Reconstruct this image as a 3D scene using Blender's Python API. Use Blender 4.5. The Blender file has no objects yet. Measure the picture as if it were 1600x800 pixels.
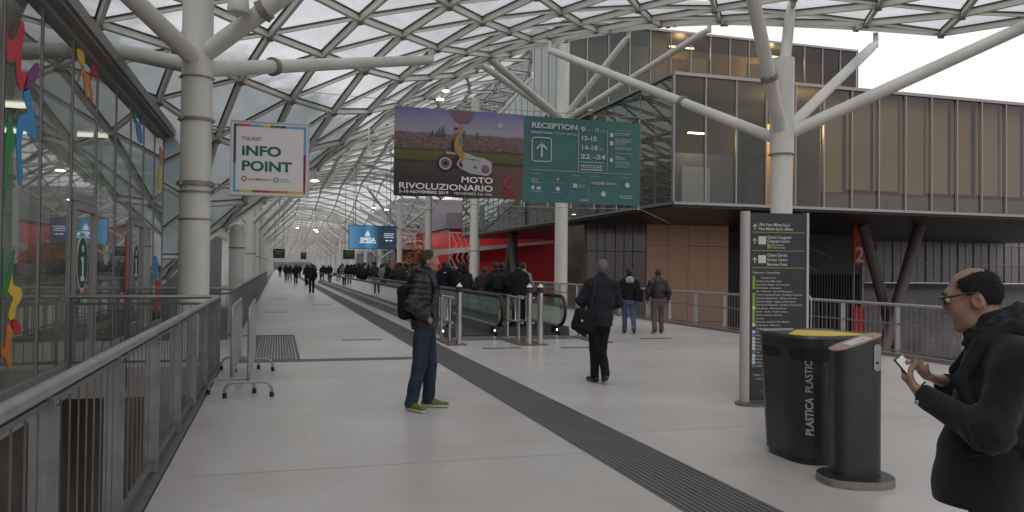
import bpy, bmesh, math, random
import numpy as np
from mathutils import Vector, Matrix
random.seed(7); rng = np.random.default_rng(7)
S = bpy.context.scene
C = S.collection
# ------------------------------------------------------------------ camera
EYE = 1.6
cam_d = bpy.data.cameras.new('camera'); cam = bpy.data.objects.new('camera', cam_d); C.objects.link(cam)
cam_d.sensor_width = 36.0; cam_d.lens = 36.0 * 1232.0 / 1600.0
cam_d.clip_start = 0.05; cam_d.clip_end = 3000
yaw, pitch, roll = 0.289354, 0.015, 0.011
f0 = Vector((math.sin(yaw), math.cos(yaw), 0)); r0 = Vector((math.cos(yaw), -math.sin(yaw), 0)); u0 = Vector((0, 0, 1))
fw = f0 * math.cos(pitch) + u0 * math.sin(pitch); u1 = u0 * math.cos(pitch) - f0 * math.sin(pitch)
rt = r0 * math.cos(roll) + u1 * math.sin(roll); up = u1 * math.cos(roll) - r0 * math.sin(roll)
M = Matrix((rt, up, -fw)).transposed().to_4x4(); M.translation = (0, 0, EYE)
cam.matrix_world = M
S.camera = cam
# ------------------------------------------------------------------ overcast sky
SUN_EL, SUN_AZ = math.radians(48), math.radians(205)
w = bpy.data.worlds.new('World'); S.world = w; w.use_nodes = True
nt = w.node_tree; nt.nodes.clear()
out = nt.nodes.new('ShaderNodeOutputWorld'); bg = nt.nodes.new('ShaderNodeBackground')
sky = nt.nodes.new('ShaderNodeTexSky'); sky.sky_type = 'NISHITA'; sky.sun_disc = False
sky.sun_elevation = SUN_EL; sky.sun_rotation = SUN_AZ; sky.air_density = 2.0; sky.dust_density = 4.0
hs = nt.nodes.new('ShaderNodeHueSaturation'); hs.inputs['Saturation'].default_value = 0.25
tc = nt.nodes.new('ShaderNodeTexCoord')
mp = nt.nodes.new('ShaderNodeMapping'); mp.inputs['Scale'].default_value = (1, 1, 2.2)
nz = nt.nodes.new('ShaderNodeTexNoise'); nz.inputs['Scale'].default_value = 3.2; nz.inputs['Detail'].default_value = 7
cr = nt.nodes.new('ShaderNodeValToRGB')
cr.color_ramp.elements[0].position = 0.3; cr.color_ramp.elements[0].color = (5.0, 4.8, 5.1, 1)
cr.color_ramp.elements[1].position = 0.62; cr.color_ramp.elements[1].color = (7.9, 7.5, 7.9, 1)
mx = nt.nodes.new('ShaderNodeMix'); mx.data_type = 'RGBA'; mx.inputs[0].default_value = 0.85
nt.links.new(tc.outputs['Generated'], mp.inputs['Vector']); nt.links.new(mp.outputs['Vector'], nz.inputs['Vector'])
nt.links.new(nz.outputs['Fac'], cr.inputs['Fac']); nt.links.new(sky.outputs['Color'], hs.inputs['Color'])
nt.links.new(hs.outputs['Color'], mx.inputs[6]); nt.links.new(cr.outputs['Color'], mx.inputs[7])
nt.links.new(mx.outputs[2], bg.inputs['Color']); bg.inputs['Strength'].default_value = 0.1
nt.links.new(bg.outputs['Background'], out.inputs['Surface'])
sun_d = bpy.data.lights.new('sun', 'SUN'); sun_d.energy = 0.6; sun_d.angle = math.radians(25); sun_d.color = (1, 0.97, 0.93)
sun = bpy.data.objects.new('sun', sun_d); C.objects.link(sun)
sd = Vector((math.sin(SUN_AZ) * math.cos(SUN_EL), math.cos(SUN_AZ) * math.cos(SUN_EL), math.sin(SUN_EL)))
sun.rotation_euler = sd.to_track_quat('Z', 'Y').to_euler(); sun.location = (0, 0, 60)
S.view_settings.view_transform = 'Standard'; S.view_settings.look = 'None'
S.view_settings.exposure = 0.66; S.view_settings.gamma = 1.0; S.view_settings.use_curve_mapping = False
S.cycles.max_bounces = 8; S.cycles.transparent_max_bounces = 24; S.cycles.diffuse_bounces = 4; S.cycles.glossy_bounces = 4
S.cycles.caustics_reflective = False; S.cycles.caustics_refractive = False
S.cycles.use_denoising = True
S.cycles.sample_clamp_indirect = 6.0

# ------------------------------------------------------------------ materials
MATS = {}
def mat(name, col, rough=0.6, metal=0.0, var=0.0, vscale=3.0, bump=0.0, bscale=40.0, spec=0.5, emit=None, estr=0.0, stretch=None, coat=0.0):
    if name in MATS: return MATS[name]
    m = bpy.data.materials.new(name); m.use_nodes = True; n = m.node_tree; b = n.nodes['Principled BSDF']
    b.inputs['Base Color'].default_value = (*col, 1); b.inputs['Roughness'].default_value = rough; b.inputs['Metallic'].default_value = metal
    b.inputs['Specular IOR Level'].default_value = spec; b.inputs['Coat Weight'].default_value = coat
    if var > 0 or bump > 0:
        t = n.nodes.new('ShaderNodeTexCoord'); src = t.outputs['Object']
        if stretch:
            mm = n.nodes.new('ShaderNodeMapping'); mm.inputs['Scale'].default_value = stretch
            n.links.new(src, mm.inputs['Vector']); src = mm.outputs['Vector']
    if var > 0:
        z = n.nodes.new('ShaderNodeTexNoise'); z.inputs['Scale'].default_value = vscale; z.inputs['Detail'].default_value = 6; z.inputs['Roughness'].default_value = 0.6
        n.links.new(src, z.inputs['Vector'])
        r = n.nodes.new('ShaderNodeValToRGB')
        r.color_ramp.elements[0].position = 0.3; r.color_ramp.elements[1].position = 0.7
        r.color_ramp.elements[0].color = (*[max(0, c * (1 - var)) for c in col], 1); r.color_ramp.elements[1].color = (*[min(1, c * (1 + var)) for c in col], 1)
        n.links.new(z.outputs['Fac'], r.inputs['Fac']); n.links.new(r.outputs['Color'], b.inputs['Base Color'])
        mr = n.nodes.new('ShaderNodeMapRange'); mr.inputs['To Min'].default_value = max(0.02, rough - 0.12); mr.inputs['To Max'].default_value = min(1, rough + 0.12)
        n.links.new(z.outputs['Fac'], mr.inputs['Value']); n.links.new(mr.outputs['Result'], b.inputs['Roughness'])
    if bump > 0:
        z2 = n.nodes.new('ShaderNodeTexNoise'); z2.inputs['Scale'].default_value = bscale; z2.inputs['Detail'].default_value = 4
        n.links.new(src, z2.inputs['Vector'])
        bp = n.nodes.new('ShaderNodeBump'); bp.inputs['Strength'].default_value = bump; bp.inputs['Distance'].default_value = 0.01
        n.links.new(z2.outputs['Fac'], bp.inputs['Height']); n.links.new(bp.outputs['Normal'], b.inputs['Normal'])
    if emit: b.inputs['Emission Color'].default_value = (*emit, 1); b.inputs['Emission Strength'].default_value = estr
    MATS[name] = m; return m
def glass(name, tint, body, body_fac, gloss_col=(1, 1, 1), rough=0.02, ior=1.5, dirt=0.0, island=0.0, gscale=1.0, low=None):
    """thin sheet glass: tinted transmission, a little dirt that scatters, mirror reflection by angle"""
    if name in MATS: return MATS[name]
    m = bpy.data.materials.new(name); m.use_nodes = True; n = m.node_tree; n.nodes.clear()
    o = n.nodes.new('ShaderNodeOutputMaterial'); tr = n.nodes.new('ShaderNodeBsdfTransparent'); tr.inputs['Color'].default_value = (*tint, 1)
    di = n.nodes.new('ShaderNodeBsdfDiffuse'); di.inputs['Color'].default_value = (*body, 1)
    tl = n.nodes.new('ShaderNodeBsdfTranslucent'); tl.inputs['Color'].default_value = (*body, 1)
    ds = n.nodes.new('ShaderNodeMixShader'); ds.inputs[0].default_value = 0.5
    n.links.new(di.outputs[0], ds.inputs[1]); n.links.new(tl.outputs[0], ds.inputs[2])
    m1 = n.nodes.new('ShaderNodeMixShader'); m1.inputs[0].default_value = body_fac
    n.links.new(tr.outputs[0], m1.inputs[1]); n.links.new(ds.outputs[0], m1.inputs[2])
    if dirt > 0 or island > 0:
        g = n.nodes.new('ShaderNodeNewGeometry'); t = n.nodes.new('ShaderNodeTexCoord')
        z = n.nodes.new('ShaderNodeTexNoise'); z.inputs['Scale'].default_value = 0.8; z.inputs['Detail'].default_value = 8; z.inputs['Roughness'].default_value = 0.7
        n.links.new(t.outputs['Object'], z.inputs['Vector'])
        a = n.nodes.new('ShaderNodeMath'); a.operation = 'MULTIPLY_ADD'; a.inputs[1].default_value = dirt * 2; a.inputs[2].default_value = body_fac - dirt
        n.links.new(z.outputs['Fac'], a.inputs[0])
        b2 = n.nodes.new('ShaderNodeMath'); b2.operation = 'MULTIPLY_ADD'; b2.inputs[1].default_value = island; b2.use_clamp = True
        n.links.new(g.outputs['Random Per Island'], b2.inputs[0]); n.links.new(a.outputs[0], b2.inputs[2]); n.links.new(b2.outputs[0], m1.inputs[0])
        if low:   # low funnel panes: teal dimness of the glass layers behind is painted in
            z0_, z1_, ymax, amount = low; sp = n.nodes.new('ShaderNodeSeparateXYZ'); n.links.new(t.outputs['Object'], sp.inputs[0])
            zn = n.nodes.new('ShaderNodeTexNoise'); zn.inputs['Scale'].default_value = 1.1; zn.inputs['Detail'].default_value = 7; zn.inputs['Roughness'].default_value = 0.65; n.links.new(t.outputs['Object'], zn.inputs['Vector'])
            za = n.nodes.new('ShaderNodeMath'); za.operation = 'MULTIPLY_ADD'; za.inputs[1].default_value = 1.1; n.links.new(zn.outputs['Fac'], za.inputs[0]); n.links.new(sp.outputs['Z'], za.inputs[2])
            zm = n.nodes.new('ShaderNodeMapRange'); zm.inputs['From Min'].default_value = z1_ + 0.55; zm.inputs['From Max'].default_value = z0_ + 0.55; n.links.new(za.outputs[0], zm.inputs['Value'])
            ym = n.nodes.new('ShaderNodeMapRange'); ym.inputs['From Min'].default_value = ymax + 4; ym.inputs['From Max'].default_value = ymax; ym.inputs['To Max'].default_value = amount; n.links.new(sp.outputs['Y'], ym.inputs['Value'])
            zz_ = n.nodes.new('ShaderNodeMath'); zz_.operation = 'MULTIPLY'; n.links.new(zm.outputs[0], zz_.inputs[0]); n.links.new(ym.outputs[0], zz_.inputs[1])
            ad2 = n.nodes.new('ShaderNodeMath'); ad2.operation = 'ADD'; ad2.use_clamp = True; n.links.new(b2.outputs[0], ad2.inputs[0]); n.links.new(zz_.outputs[0], ad2.inputs[1]); n.links.new(ad2.outputs[0], m1.inputs[0])
            cm = n.nodes.new('ShaderNodeMix'); cm.data_type = 'RGBA'; cm.inputs[6].default_value = (*body, 1); cm.inputs[7].default_value = (0.20, 0.255, 0.255, 1); n.links.new(zm.outputs[0], cm.inputs[0]); n.links.new(cm.outputs[2], di.inputs['Color']); n.links.new(cm.outputs[2], tl.inputs['Color'])
    gl = n.nodes.new('ShaderNodeBsdfGlossy'); gl.inputs['Color'].default_value = (*gloss_col, 1); gl.inputs['Roughness'].default_value = rough
    fr = n.nodes.new('ShaderNodeFresnel'); fr.inputs['IOR'].default_value = ior
    # both faces of one sheet: keep the outside value whichever side is seen
    ge = n.nodes.new('ShaderNodeNewGeometry'); mi = n.nodes.new('ShaderNodeMix'); mi.inputs[2].default_value = ior; mi.inputs[3].default_value = 1.0 / ior
    n.links.new(ge.outputs['Backfacing'], mi.inputs[0]); n.links.new(mi.outputs[0], fr.inputs['IOR'])
    gs = n.nodes.new('ShaderNodeMath'); gs.operation = 'MULTIPLY'; gs.inputs[1].default_value = gscale; gs.use_clamp = True
    n.links.new(fr.outputs[0], gs.inputs[0])
    m2 = n.nodes.new('ShaderNodeMixShader'); n.links.new(gs.outputs[0], m2.inputs[0]); n.links.new(m1.outputs[0], m2.inputs[1]); n.links.new(gl.outputs[0], m2.inputs[2])
    n.links.new(m2.outputs[0], o.inputs['Surface'])
    MATS[name] = m; return m

# ------------------------------------------------------------------ mesh builder
class MB:
    def __init__(s): s.v = []; s.f = []; s.mi = []; s.k = 0
    def add(s, vs, fs):
        o = len(s.v); s.v.extend([tuple(map(float, q)) for q in vs]); s.f.extend([tuple(i + o for i in q) for q in fs]); s.mi.extend([s.k] * len(fs)); return s
    def m(s, k): s.k = k; return s
    def box(s, lo, hi):
        x0, y0, z0 = lo; x1, y1, z1 = hi
        return s.add([(x0, y0, z0), (x1, y0, z0), (x1, y1, z0), (x0, y1, z0), (x0, y0, z1), (x1, y0, z1), (x1, y1, z1), (x0, y1, z1)],
                     [(0, 3, 2, 1), (4, 5, 6, 7), (0, 1, 5, 4), (1, 2, 6, 5), (2, 3, 7, 6), (3, 0, 4, 7)])
    def bar(s, a, b, wd, ht, upv=(0, 0, 1), off=0.0):
        a = Vector(a); b = Vector(b); d = (b - a).normalized(); upv = Vector(upv)
        sd = d.cross(upv)
        if sd.length < 1e-4: sd = d.cross(Vector((1, 0, 0)))
        sd.normalize(); u = sd.cross(d).normalized(); vs = []
        for p in (a, b):
            for i, j in ((-1, -1), (1, -1), (1, 1), (-1, 1)): vs.append(p + sd * (wd / 2 * i) + u * (ht / 2 * j + off))
        return s.add(vs, [(0, 1, 2, 3), (7, 6, 5, 4), (0, 4, 5, 1), (1, 5, 6, 2), (2, 6, 7, 3), (3, 7, 4, 0)])
    def tube(s, pts, r, n=12, caps=True):
        pts = [Vector(p) for p in pts]; rs = r if isinstance(r, (list, tuple)) else [r] * len(pts)
        vs = []; fs = []; pu = None
        for i, p in enumerate(pts):
            if i == 0: d = pts[1] - pts[0]
            elif i == len(pts) - 1: d = pts[-1] - pts[-2]
            else: d = (pts[i + 1] - p).normalized() + (p - pts[i - 1]).normalized()
            d.normalize()
            if pu is None:
                pu = Vector((0, 0, 1)) if abs(d.z) < 0.9 else Vector((1, 0, 0))
            sd = d.cross(pu).normalized(); pu = sd.cross(d).normalized()
            for k in range(n):
                t = 2 * math.pi * k / n; vs.append(p + (sd * math.cos(t) + pu * math.sin(t)) * rs[i])
        for i in range(len(pts) - 1):
            for k in range(n): fs.append((i * n + k, i * n + (k + 1) % n, (i + 1) * n + (k + 1) % n, (i + 1) * n + k))
        if caps: fs.append(tuple(range(n - 1, -1, -1))); fs.append(tuple((len(pts) - 1) * n + k for k in range(n)))
        return s.add(vs, fs)
    def prism(s, poly, z0, z1, top=None):
        n = len(poly); tp = top or poly
        vs = [(x, y, z0) for x, y in poly] + [(x, y, z1) for x, y in tp]
        return s.add(vs, [tuple(range(n - 1, -1, -1)), tuple(range(n, 2 * n))] + [(i, (i + 1) % n, n + (i + 1) % n, n + i) for i in range(n)])
    def sheet(s, poly, fn, th):
        """flat outline poly (u, v) laid out by fn(u, v, depth) with thickness th"""
        n = len(poly); vs = [fn(u, v, 0) for u, v in poly] + [fn(u, v, th) for u, v in poly]
        return s.add(vs, [tuple(range(n - 1, -1, -1)), tuple(range(n, 2 * n))] + [(i, (i + 1) % n, n + (i + 1) % n, n + i) for i in range(n)])
    def lathe(s, c, prof, n=20):
        cx, cy, cz = c; vs = []; fs = []
        for r, z in prof:
            for k in range(n): t = 2 * math.pi * k / n; vs.append((cx + r * math.cos(t), cy + r * math.sin(t), cz + z))
        for i in range(len(prof) - 1):
            for k in range(n): fs.append((i * n + k, i * n + (k + 1) % n, (i + 1) * n + (k + 1) % n, (i + 1) * n + k))
        fs.append(tuple(range(n - 1, -1, -1))); fs.append(tuple((len(prof) - 1) * n + k for k in range(n)))
        return s.add(vs, fs)
    def build(s, name, mats, parent=None, smooth=False, bevel=0.0):
        me = bpy.data.meshes.new(name); me.from_pydata(s.v, [], s.f); mats = mats if isinstance(mats, (list, tuple)) else [mats]
        for m_ in mats: me.materials.append(m_)
        for i, k in enumerate(s.mi): me.polygons[i].material_index = k
        bm = bmesh.new(); bm.from_mesh(me); bmesh.ops.recalc_face_normals(bm, faces=bm.faces); bm.to_mesh(me); bm.free()
        if smooth:
            for p in me.polygons: p.use_smooth = True
            me.set_sharp_from_angle(angle=math.radians(40))
        o = bpy.data.objects.new(name, me); C.objects.link(o)
        if bevel > 0:
            bv = o.modifiers.new('bevel', 'BEVEL'); bv.width = bevel; bv.segments = 2; bv.limit_method = 'ANGLE'
        if parent: attach(o, parent)
        return o
def attach(o, parent):
    # geometry is written in place: an Empty is undone by its own position, a part's own mesh already sits at the origin
    o.parent = parent; o.matrix_parent_inverse = Matrix.Translation(-parent.location); return o
def tag(o, label, cat, group=None, kind=None):
    if label: o['label'] = label
    if cat: o['category'] = cat
    if group: o['group'] = group
    o['kind'] = kind or 'thing'
    return o
def thing(name, loc, label, cat, group=None):
    o = bpy.data.objects.new(name, None); o.empty_display_size = 0.3; C.objects.link(o); o.location = loc
    return tag(o, label, cat, group)
def structure(o, label=None):
    o['kind'] = 'structure'
    if label: o['label'] = label
    return o
def copy_tree(o, parent=None):
    c = o.copy(); C.objects.link(c)
    if parent: c.parent = parent
    for ch in list(o.children): copy_tree(ch, c)
    return c
def noclean(o): return o

# ------------------------------------------------------------------ lettering (built-in font turned into mesh)
def text_mesh(txt, size=1.0, bold=0.0, xs=1.0, align='LEFT', th=0.002):
    cu = bpy.data.curves.new('lettering', 'FONT'); cu.body = txt; cu.size = size; cu.offset = bold * size; cu.align_x = align; cu.extrude = th / 2; cu.resolution_u = 4
    o = bpy.data.objects.new('lettering', cu); C.objects.link(o)
    dg = bpy.context.evaluated_depsgraph_get(); me = bpy.data.meshes.new_from_object(o.evaluated_get(dg))
    vs = np.array([v.co[:] for v in me.vertices]).reshape(-1, 3); fs = [tuple(p.vertices) for p in me.polygons]
    bpy.data.objects.remove(o); bpy.data.curves.remove(cu); bpy.data.meshes.remove(me)
    if len(vs): vs[:, 0] *= xs
    return vs, fs
def put_text(mb, txt, org, ux, uy, size, bold=0.0, xs=1.0, align='LEFT', width=None, th=0.002):
    """lay lettering on a surface: org = left end of the base line, ux/uy = directions of writing and of 'up'"""
    vs, fs = text_mesh(txt, size, bold, xs, 'LEFT', th)
    if not len(vs): return
    if width: vs[:, 0] *= width / max(1e-6, vs[:, 0].max())
    wd = vs[:, 0].max()
    if align == 'CENTER': vs[:, 0] -= wd / 2
    if align == 'RIGHT': vs[:, 0] -= wd
    ux = np.array(ux, float); uy = np.array(uy, float); uz = np.cross(ux, uy); org = np.array(org, float)
    mb.add(org + vs[:, :1] * ux + vs[:, 1:2] * uy + vs[:, 2:3] * uz, fs)
# ================================================================== setting: decks and ground
def floor_material():
    m = bpy.data.materials.new('deck_coating'); m.use_nodes = True; n = m.node_tree; b = n.nodes['Principled BSDF']
    t = n.nodes.new('ShaderNodeTexCoord')
    z = n.nodes.new('ShaderNodeTexNoise'); z.inputs['Scale'].default_value = 0.35; z.inputs['Detail'].default_value = 8; z.inputs['Roughness'].default_value = 0.62
    n.links.new(t.outputs['Object'], z.inputs['Vector'])
    r = n.nodes.new('ShaderNodeValToRGB'); r.color_ramp.elements[0].position = 0.32; r.color_ramp.elements[1].position = 0.68
    r.color_ramp.elements[0].color = (0.425, 0.395, 0.370, 1); r.color_ramp.elements[1].color = (0.58, 0.555, 0.53, 1)
    n.links.new(z.outputs['Fac'], r.inputs['Fac'])
    # scuffs: stretched fine noise and small dark specks
    mm = n.nodes.new('ShaderNodeMapping'); mm.inputs['Scale'].default_value = (1.2, 0.5, 1); mm.inputs['Rotation'].default_value = (0, 0, 0.5)
    n.links.new(t.outputs['Object'], mm.inputs['Vector'])
    z2 = n.nodes.new('ShaderNodeTexNoise'); z2.inputs['Scale'].default_value = 5; z2.inputs['Detail'].default_value = 9; z2.inputs['Roughness'].default_value = 0.75
    n.links.new(mm.outputs['Vector'], z2.inputs['Vector'])
    r2 = n.nodes.new('ShaderNodeValToRGB'); r2.color_ramp.elements[0].position = 0.28; r2.color_ramp.elements[1].position = 0.42
    r2.color_ramp.elements[0].color = (0.74, 0.70, 0.66, 1); r2.color_ramp.elements[1].color = (1, 1, 1, 1)
    n.links.new(z2.outputs['Fac'], r2.inputs['Fac'])
    v = n.nodes.new('ShaderNodeTexVoronoi'); v.inputs['Scale'].default_value = 2.3; n.links.new(t.outputs['Object'], v.inputs['Vector'])
    r3 = n.nodes.new('ShaderNodeValToRGB'); r3.color_ramp.elements[0].position = 0.018; r3.color_ramp.elements[1].position = 0.03
    r3.color_ramp.elements[0].color = (0.45, 0.43, 0.42, 1); r3.color_ramp.elements[1].color = (1, 1, 1, 1)
    n.links.new(v.outputs['Distance'], r3.inputs['Fac'])
    a = n.nodes.new('ShaderNodeMix'); a.data_type = 'RGBA'; a.blend_type = 'MULTIPLY'; a.inputs[0].default_value = 1
    c = n.nodes.new('ShaderNodeMix'); c.data_type = 'RGBA'; c.blend_type = 'MULTIPLY'; c.inputs[0].default_value = 1
    n.links.new(r.outputs['Color'], a.inputs[6]); n.links.new(r2.outputs['Color'], a.inputs[7])
    n.links.new(a.outputs[2], c.inputs[6]); n.links.new(r3.outputs['Color'], c.inputs[7]); n.links.new(c.outputs[2], b.inputs['Base Color'])
    mr = n.nodes.new('ShaderNodeMapRange'); mr.inputs['To Min'].default_value = 0.22; mr.inputs['To Max'].default_value = 0.42
    n.links.new(z2.outputs['Fac'], mr.inputs['Value']); n.links.new(mr.outputs['Result'], b.inputs['Roughness'])
    return m
DECK_L, DECK_R = -0.80, 11.34
mb = MB(); mb.box((DECK_L, -14, -0.45), (DECK_R, 300, 0)); mb.box((-3.04, 13.3, -0.45), (DECK_L - 0.001, 17.9, 0))
structure(mb.build('deck', floor_material()))
mb = MB()
mb.add([(-400, -200, -6), (400, -200, -6), (400, 500, -6), (-400, 500, -6)], [(0, 1, 2, 3)])
structure(mb.build('ground', mat('lower_paving', (0.13, 0.115, 0.10), 0.85, var=0.45, vscale=0.25, bump=0.3, bscale=6)))
mb = MB(); mb.add([(-9, -6, -5.99), (-1.3, -6, -5.99), (-1.3, 10.5, -5.99), (-9, 10.5, -5.99)], [(0, 1, 2, 3)])
structure(mb.build('lower_path', mat('red_paving', (0.34, 0.12, 0.07), 0.85, var=0.6, vscale=0.9)))
# hairline joints in the coating
mb = MB()
for y_ in (2.9, 6.4, 11.7, 22.0, 29.5, 37.0, 44.5, 52, 60): mb.box((DECK_L + 0.2, y_, 0.0004), (2.59, y_ + 0.006, 0.0012)); mb.box((3.25, y_ + 0.7, 0.0004), (DECK_R - 0.2, y_ + 0.706, 0.0012))
mb.box((7.4, -5, 0.0004), (7.406, 60, 0.0012))
structure(mb.build('floor_joints', mat('joint_grey', (0.20, 0.19, 0.18), 0.7)))
# ribbed tactile strip
M_RIB = mat('tactile_rubber', (0.115, 0.113, 0.118), 0.62, var=0.15, vscale=2.0)
mb = MB(); mb.box((2.60, -14, 0.0005), (3.24, 150, 0.006))
for k in range(13):
    x = 2.625 + k * 0.0475; mb.box((x, -14, 0.006), (x + 0.022, 70, 0.0125))
structure(mb.build('tactile_strip', M_RIB))
mb = MB(); mb.box((DECK_L + 0.15, 13.58, 0.0005), (2.598, 13.92, 0.006))
structure(mb.build('cross_strip', M_RIB))
mb = MB()
for k in range(14):
    x = -0.36 + k * 0.05; mb.box((x, 13.93, 0.0005), (x + 0.034, 18.6, 0.012))
mb.box((-0.42, 13.93, 0.0005), (-0.365, 18.66, 0.016)); mb.box((0.35, 13.93, 0.0005), (0.40, 18.66, 0.016)); mb.box((-0.75, 18.66, 0.0005), (0.40, 18.80, 0.010))
tag(mb.build('floor_grate', M_RIB), 'dark ribbed grate set in the pale floor beside the left railing', 'floor grate')
DR = [(1.37, 17.35, 0.85, 'between the cross strip and the standing man'), (3.92, 15.1, 0.78, 'in front of the left moving walkway'), (5.5, 14.92, 0.66, 'just left of the man with the shoulder bag'),
      (8.02, 16.55, 0.78, 'in front of the two men by the right railing'), (-0.33, 39.2, 0.8, 'far along beside the left railing'), (1.36, 33.4, 0.85, 'right beneath the man walking far off'), (-0.4, 28.0, 0.8, 'further along beside the left railing')]
for x, y, wd, where in DR:
    mb = MB(); mb.box((x, y - 0.07, 0.0005), (x + wd, y + 0.07, 0.005))
    for k in range(8): mb.box((x + 0.02 + k * wd / 8, y - 0.055, 0.005), (x + 0.02 + k * wd / 8 + wd / 14, y + 0.055, 0.008))
    tag(mb.build('drain_slot', mat('drain_iron', (0.10, 0.095, 0.095), 0.5, 0.4, var=0.2)), 'narrow dark drain slot ' + where, 'floor drain', 'drain slots in the pale floor')

# ================================================================== glazed diagrid roof
CP = [ # plan position and height of the sail-like roof
 (3.75,18.02,7.8),(5.03,19.92,8.11),(6.31,21.81,8.51),(7.59,23.7,8.9),(8.87,25.6,9.5),(1.74,18.51,7.41),(3.02,20.41,7.7),(4.31,22.3,7.96),(5.59,24.19,8.46),(6.87,26.09,8.96),
 (-0.26,19.0,6.97),(1.02,20.9,7.11),(2.3,22.79,7.28),(3.58,24.68,7.54),(4.86,26.58,8.14),(-2.27,19.49,6.61),(-0.98,21.39,6.4),(0.3,23.28,6.4),(1.58,25.17,6.47),(2.86,27.07,6.91),(-2.99,21.88,5.85),
 (0.86,27.56,5.57),(2.14,29.45,6.21),(1.41,31.84,5.5),
 (12.0,33.6,12.3),(12.7,31.3,11.75),(13.4,28.9,11.3),(14.16,26.5,10.9),(14.9,24.1,10.3),(15.6,21.7,9.6),(16.3,19.35,8.9),(17,17,8.1),(17.7,14.6,7.9),
 (11.3,36,13.0),(10,40,12.4),(7.5,36,10.2),(9,31,10.4),
 (11.5,16.4,8.3),(9.4,14.2,8.1),(6,14,8.0),(1,14,7.5),(-3,14,6.7),(-4,9,6.6),(2,6,8.2),(8,6,8.4),(15,6,8.2),(0,-8,9),(8,-8,9),(16,-8,9),(-6,-8,8),
 (-3.6,24.2,4.3),(-1.5,24.4,4.9),(-5,26.5,1.6),(-3.0,27.0,2.6),(-1.4,27.4,3.7),(-1.2,30.5,3.6),(0.3,30.4,4.6),(-6,30,-1.0),(-3.2,31.0,1.8),(-2.6,35,3.6),(-1,36,4.8),(-6,36,2.0),(-7,20,4.8),
 (-5,45,5.0),(0,45,7.2),(5,45,8.8),(9,46,11.2),(15,46,13.5),(12,46,12.8),
 (-4,60,6.0),(0,60,7.6),(5,60,9.2),(8,60,10.6),(12,60,12.6),(15,60,12.2),
 (-4,75,6.3),(3,75,8.6),(9,75,9.6),(12,75,9.3),(15,72,8.3),(15,82,6.6),(11,84,7.0),
 (-4,92,6.4),(3,92,8.0),(10,92,6.0),(15,92,4.9),(-4,110,7),(5,110,8.0),(15,108,6.6),(-4,130,7.4),(5,130,10),(15,130,8.5),(-4,160,6.8),(5,160,8),(15,160,7.2),(-4,195,7),(5,195,7),(15,195,7),(-4,240,6),(5,240,6.6),(15,240,6),(-4,300,5.5),(5,300,5.8),(15,300,5.5)]
CPa = np.array(CP); P2 = CPa[:, :2]
def _phi(r2): return 0.5 * r2 * np.log(np.maximum(r2, 1e-12))
_n = len(CPa); _K = _phi(((P2[:, None] - P2[None]) ** 2).sum(-1)) + np.eye(_n) * 0.6
_P = np.c_[np.ones(_n), P2]; _A = np.block([[_K, _P], [_P.T, np.zeros((3, 3))]]); _w = np.linalg.solve(_A, np.r_[CPa[:, 2], np.zeros(3)])
def roof_z(x, y):
    q = np.c_[np.atleast_1d(x), np.atleast_1d(y)].astype(float)
    z = _phi(((q[:, None] - P2[None]) ** 2).sum(-1)) @ _w[:_n] + np.c_[np.ones(len(q)), q] @ _w[_n:]
    return z if len(z) > 1 else float(z[0])
LO = np.array([1.744, 18.512]); LA = np.array([-0.7233, 2.3843]); LB = np.array([1.2813, 1.8940])
def lat(i, j):
    p = LO + LA * i + LB * j; x, y = p
    s_ = max(0.0, y - 33.7); x += 0.303 * s_
    t_ = min(1, max(0, (y - 35) / 14)); x += 3.0 * t_ * t_ * (3 - 2 * t_)
    s2 = max(0.0, 6 - y); x -= 0.303 * s2
    return x, y
I0, I1, J0, J1 = -14, 120, -6, 8
ij = [(i, j) for i in range(I0, I1 + 1) for j in range(J0, J1 + 1)]
xy = np.array([lat(i, j) for i, j in ij]); zz = roof_z(xy[:, 0], xy[:, 1])
keep = {}
for (i, j), (x, y), z in zip(ij, xy, zz):
    if y < -13 or y > 296: continue
    if x < -2.75 and y < 23.75 and z < 5.5: continue      # behind the pavilion
    if z < -2.5: continue
    keep[(i, j)] = Vector((x, y, max(z, -6)))
M_STEEL = mat('roof_steel', (0.64, 0.625, 0.565), 0.5, var=0.15, vscale=0.7)
M_GASK = mat('roof_gasket', (0.045, 0.045, 0.05), 0.6)
M_RUST = mat('roof_node', (0.23, 0.22, 0.20), 0.5, 0.3)
M_VGLASS = glass('roof_glass', (0.82, 0.86, 0.86), (0.47, 0.52, 0.525), 0.22, dirt=0.15, island=0.10, rough=0.05, gscale=0.8, low=(6.4, 6.95, 40, 0.55))
def nrm(x, y):
    e = 0.25; a = roof_z([x + e, x - e, x, x], [y, y, y + e, y - e]); v = Vector((-(a[0] - a[1]) / (2 * e), -(a[2] - a[3]) / (2 * e), 1)); return v.normalized()
NR = {k: nrm(v.x, v.y) for k, v in keep.items()}
lt = MB(); gp = MB()
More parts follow.
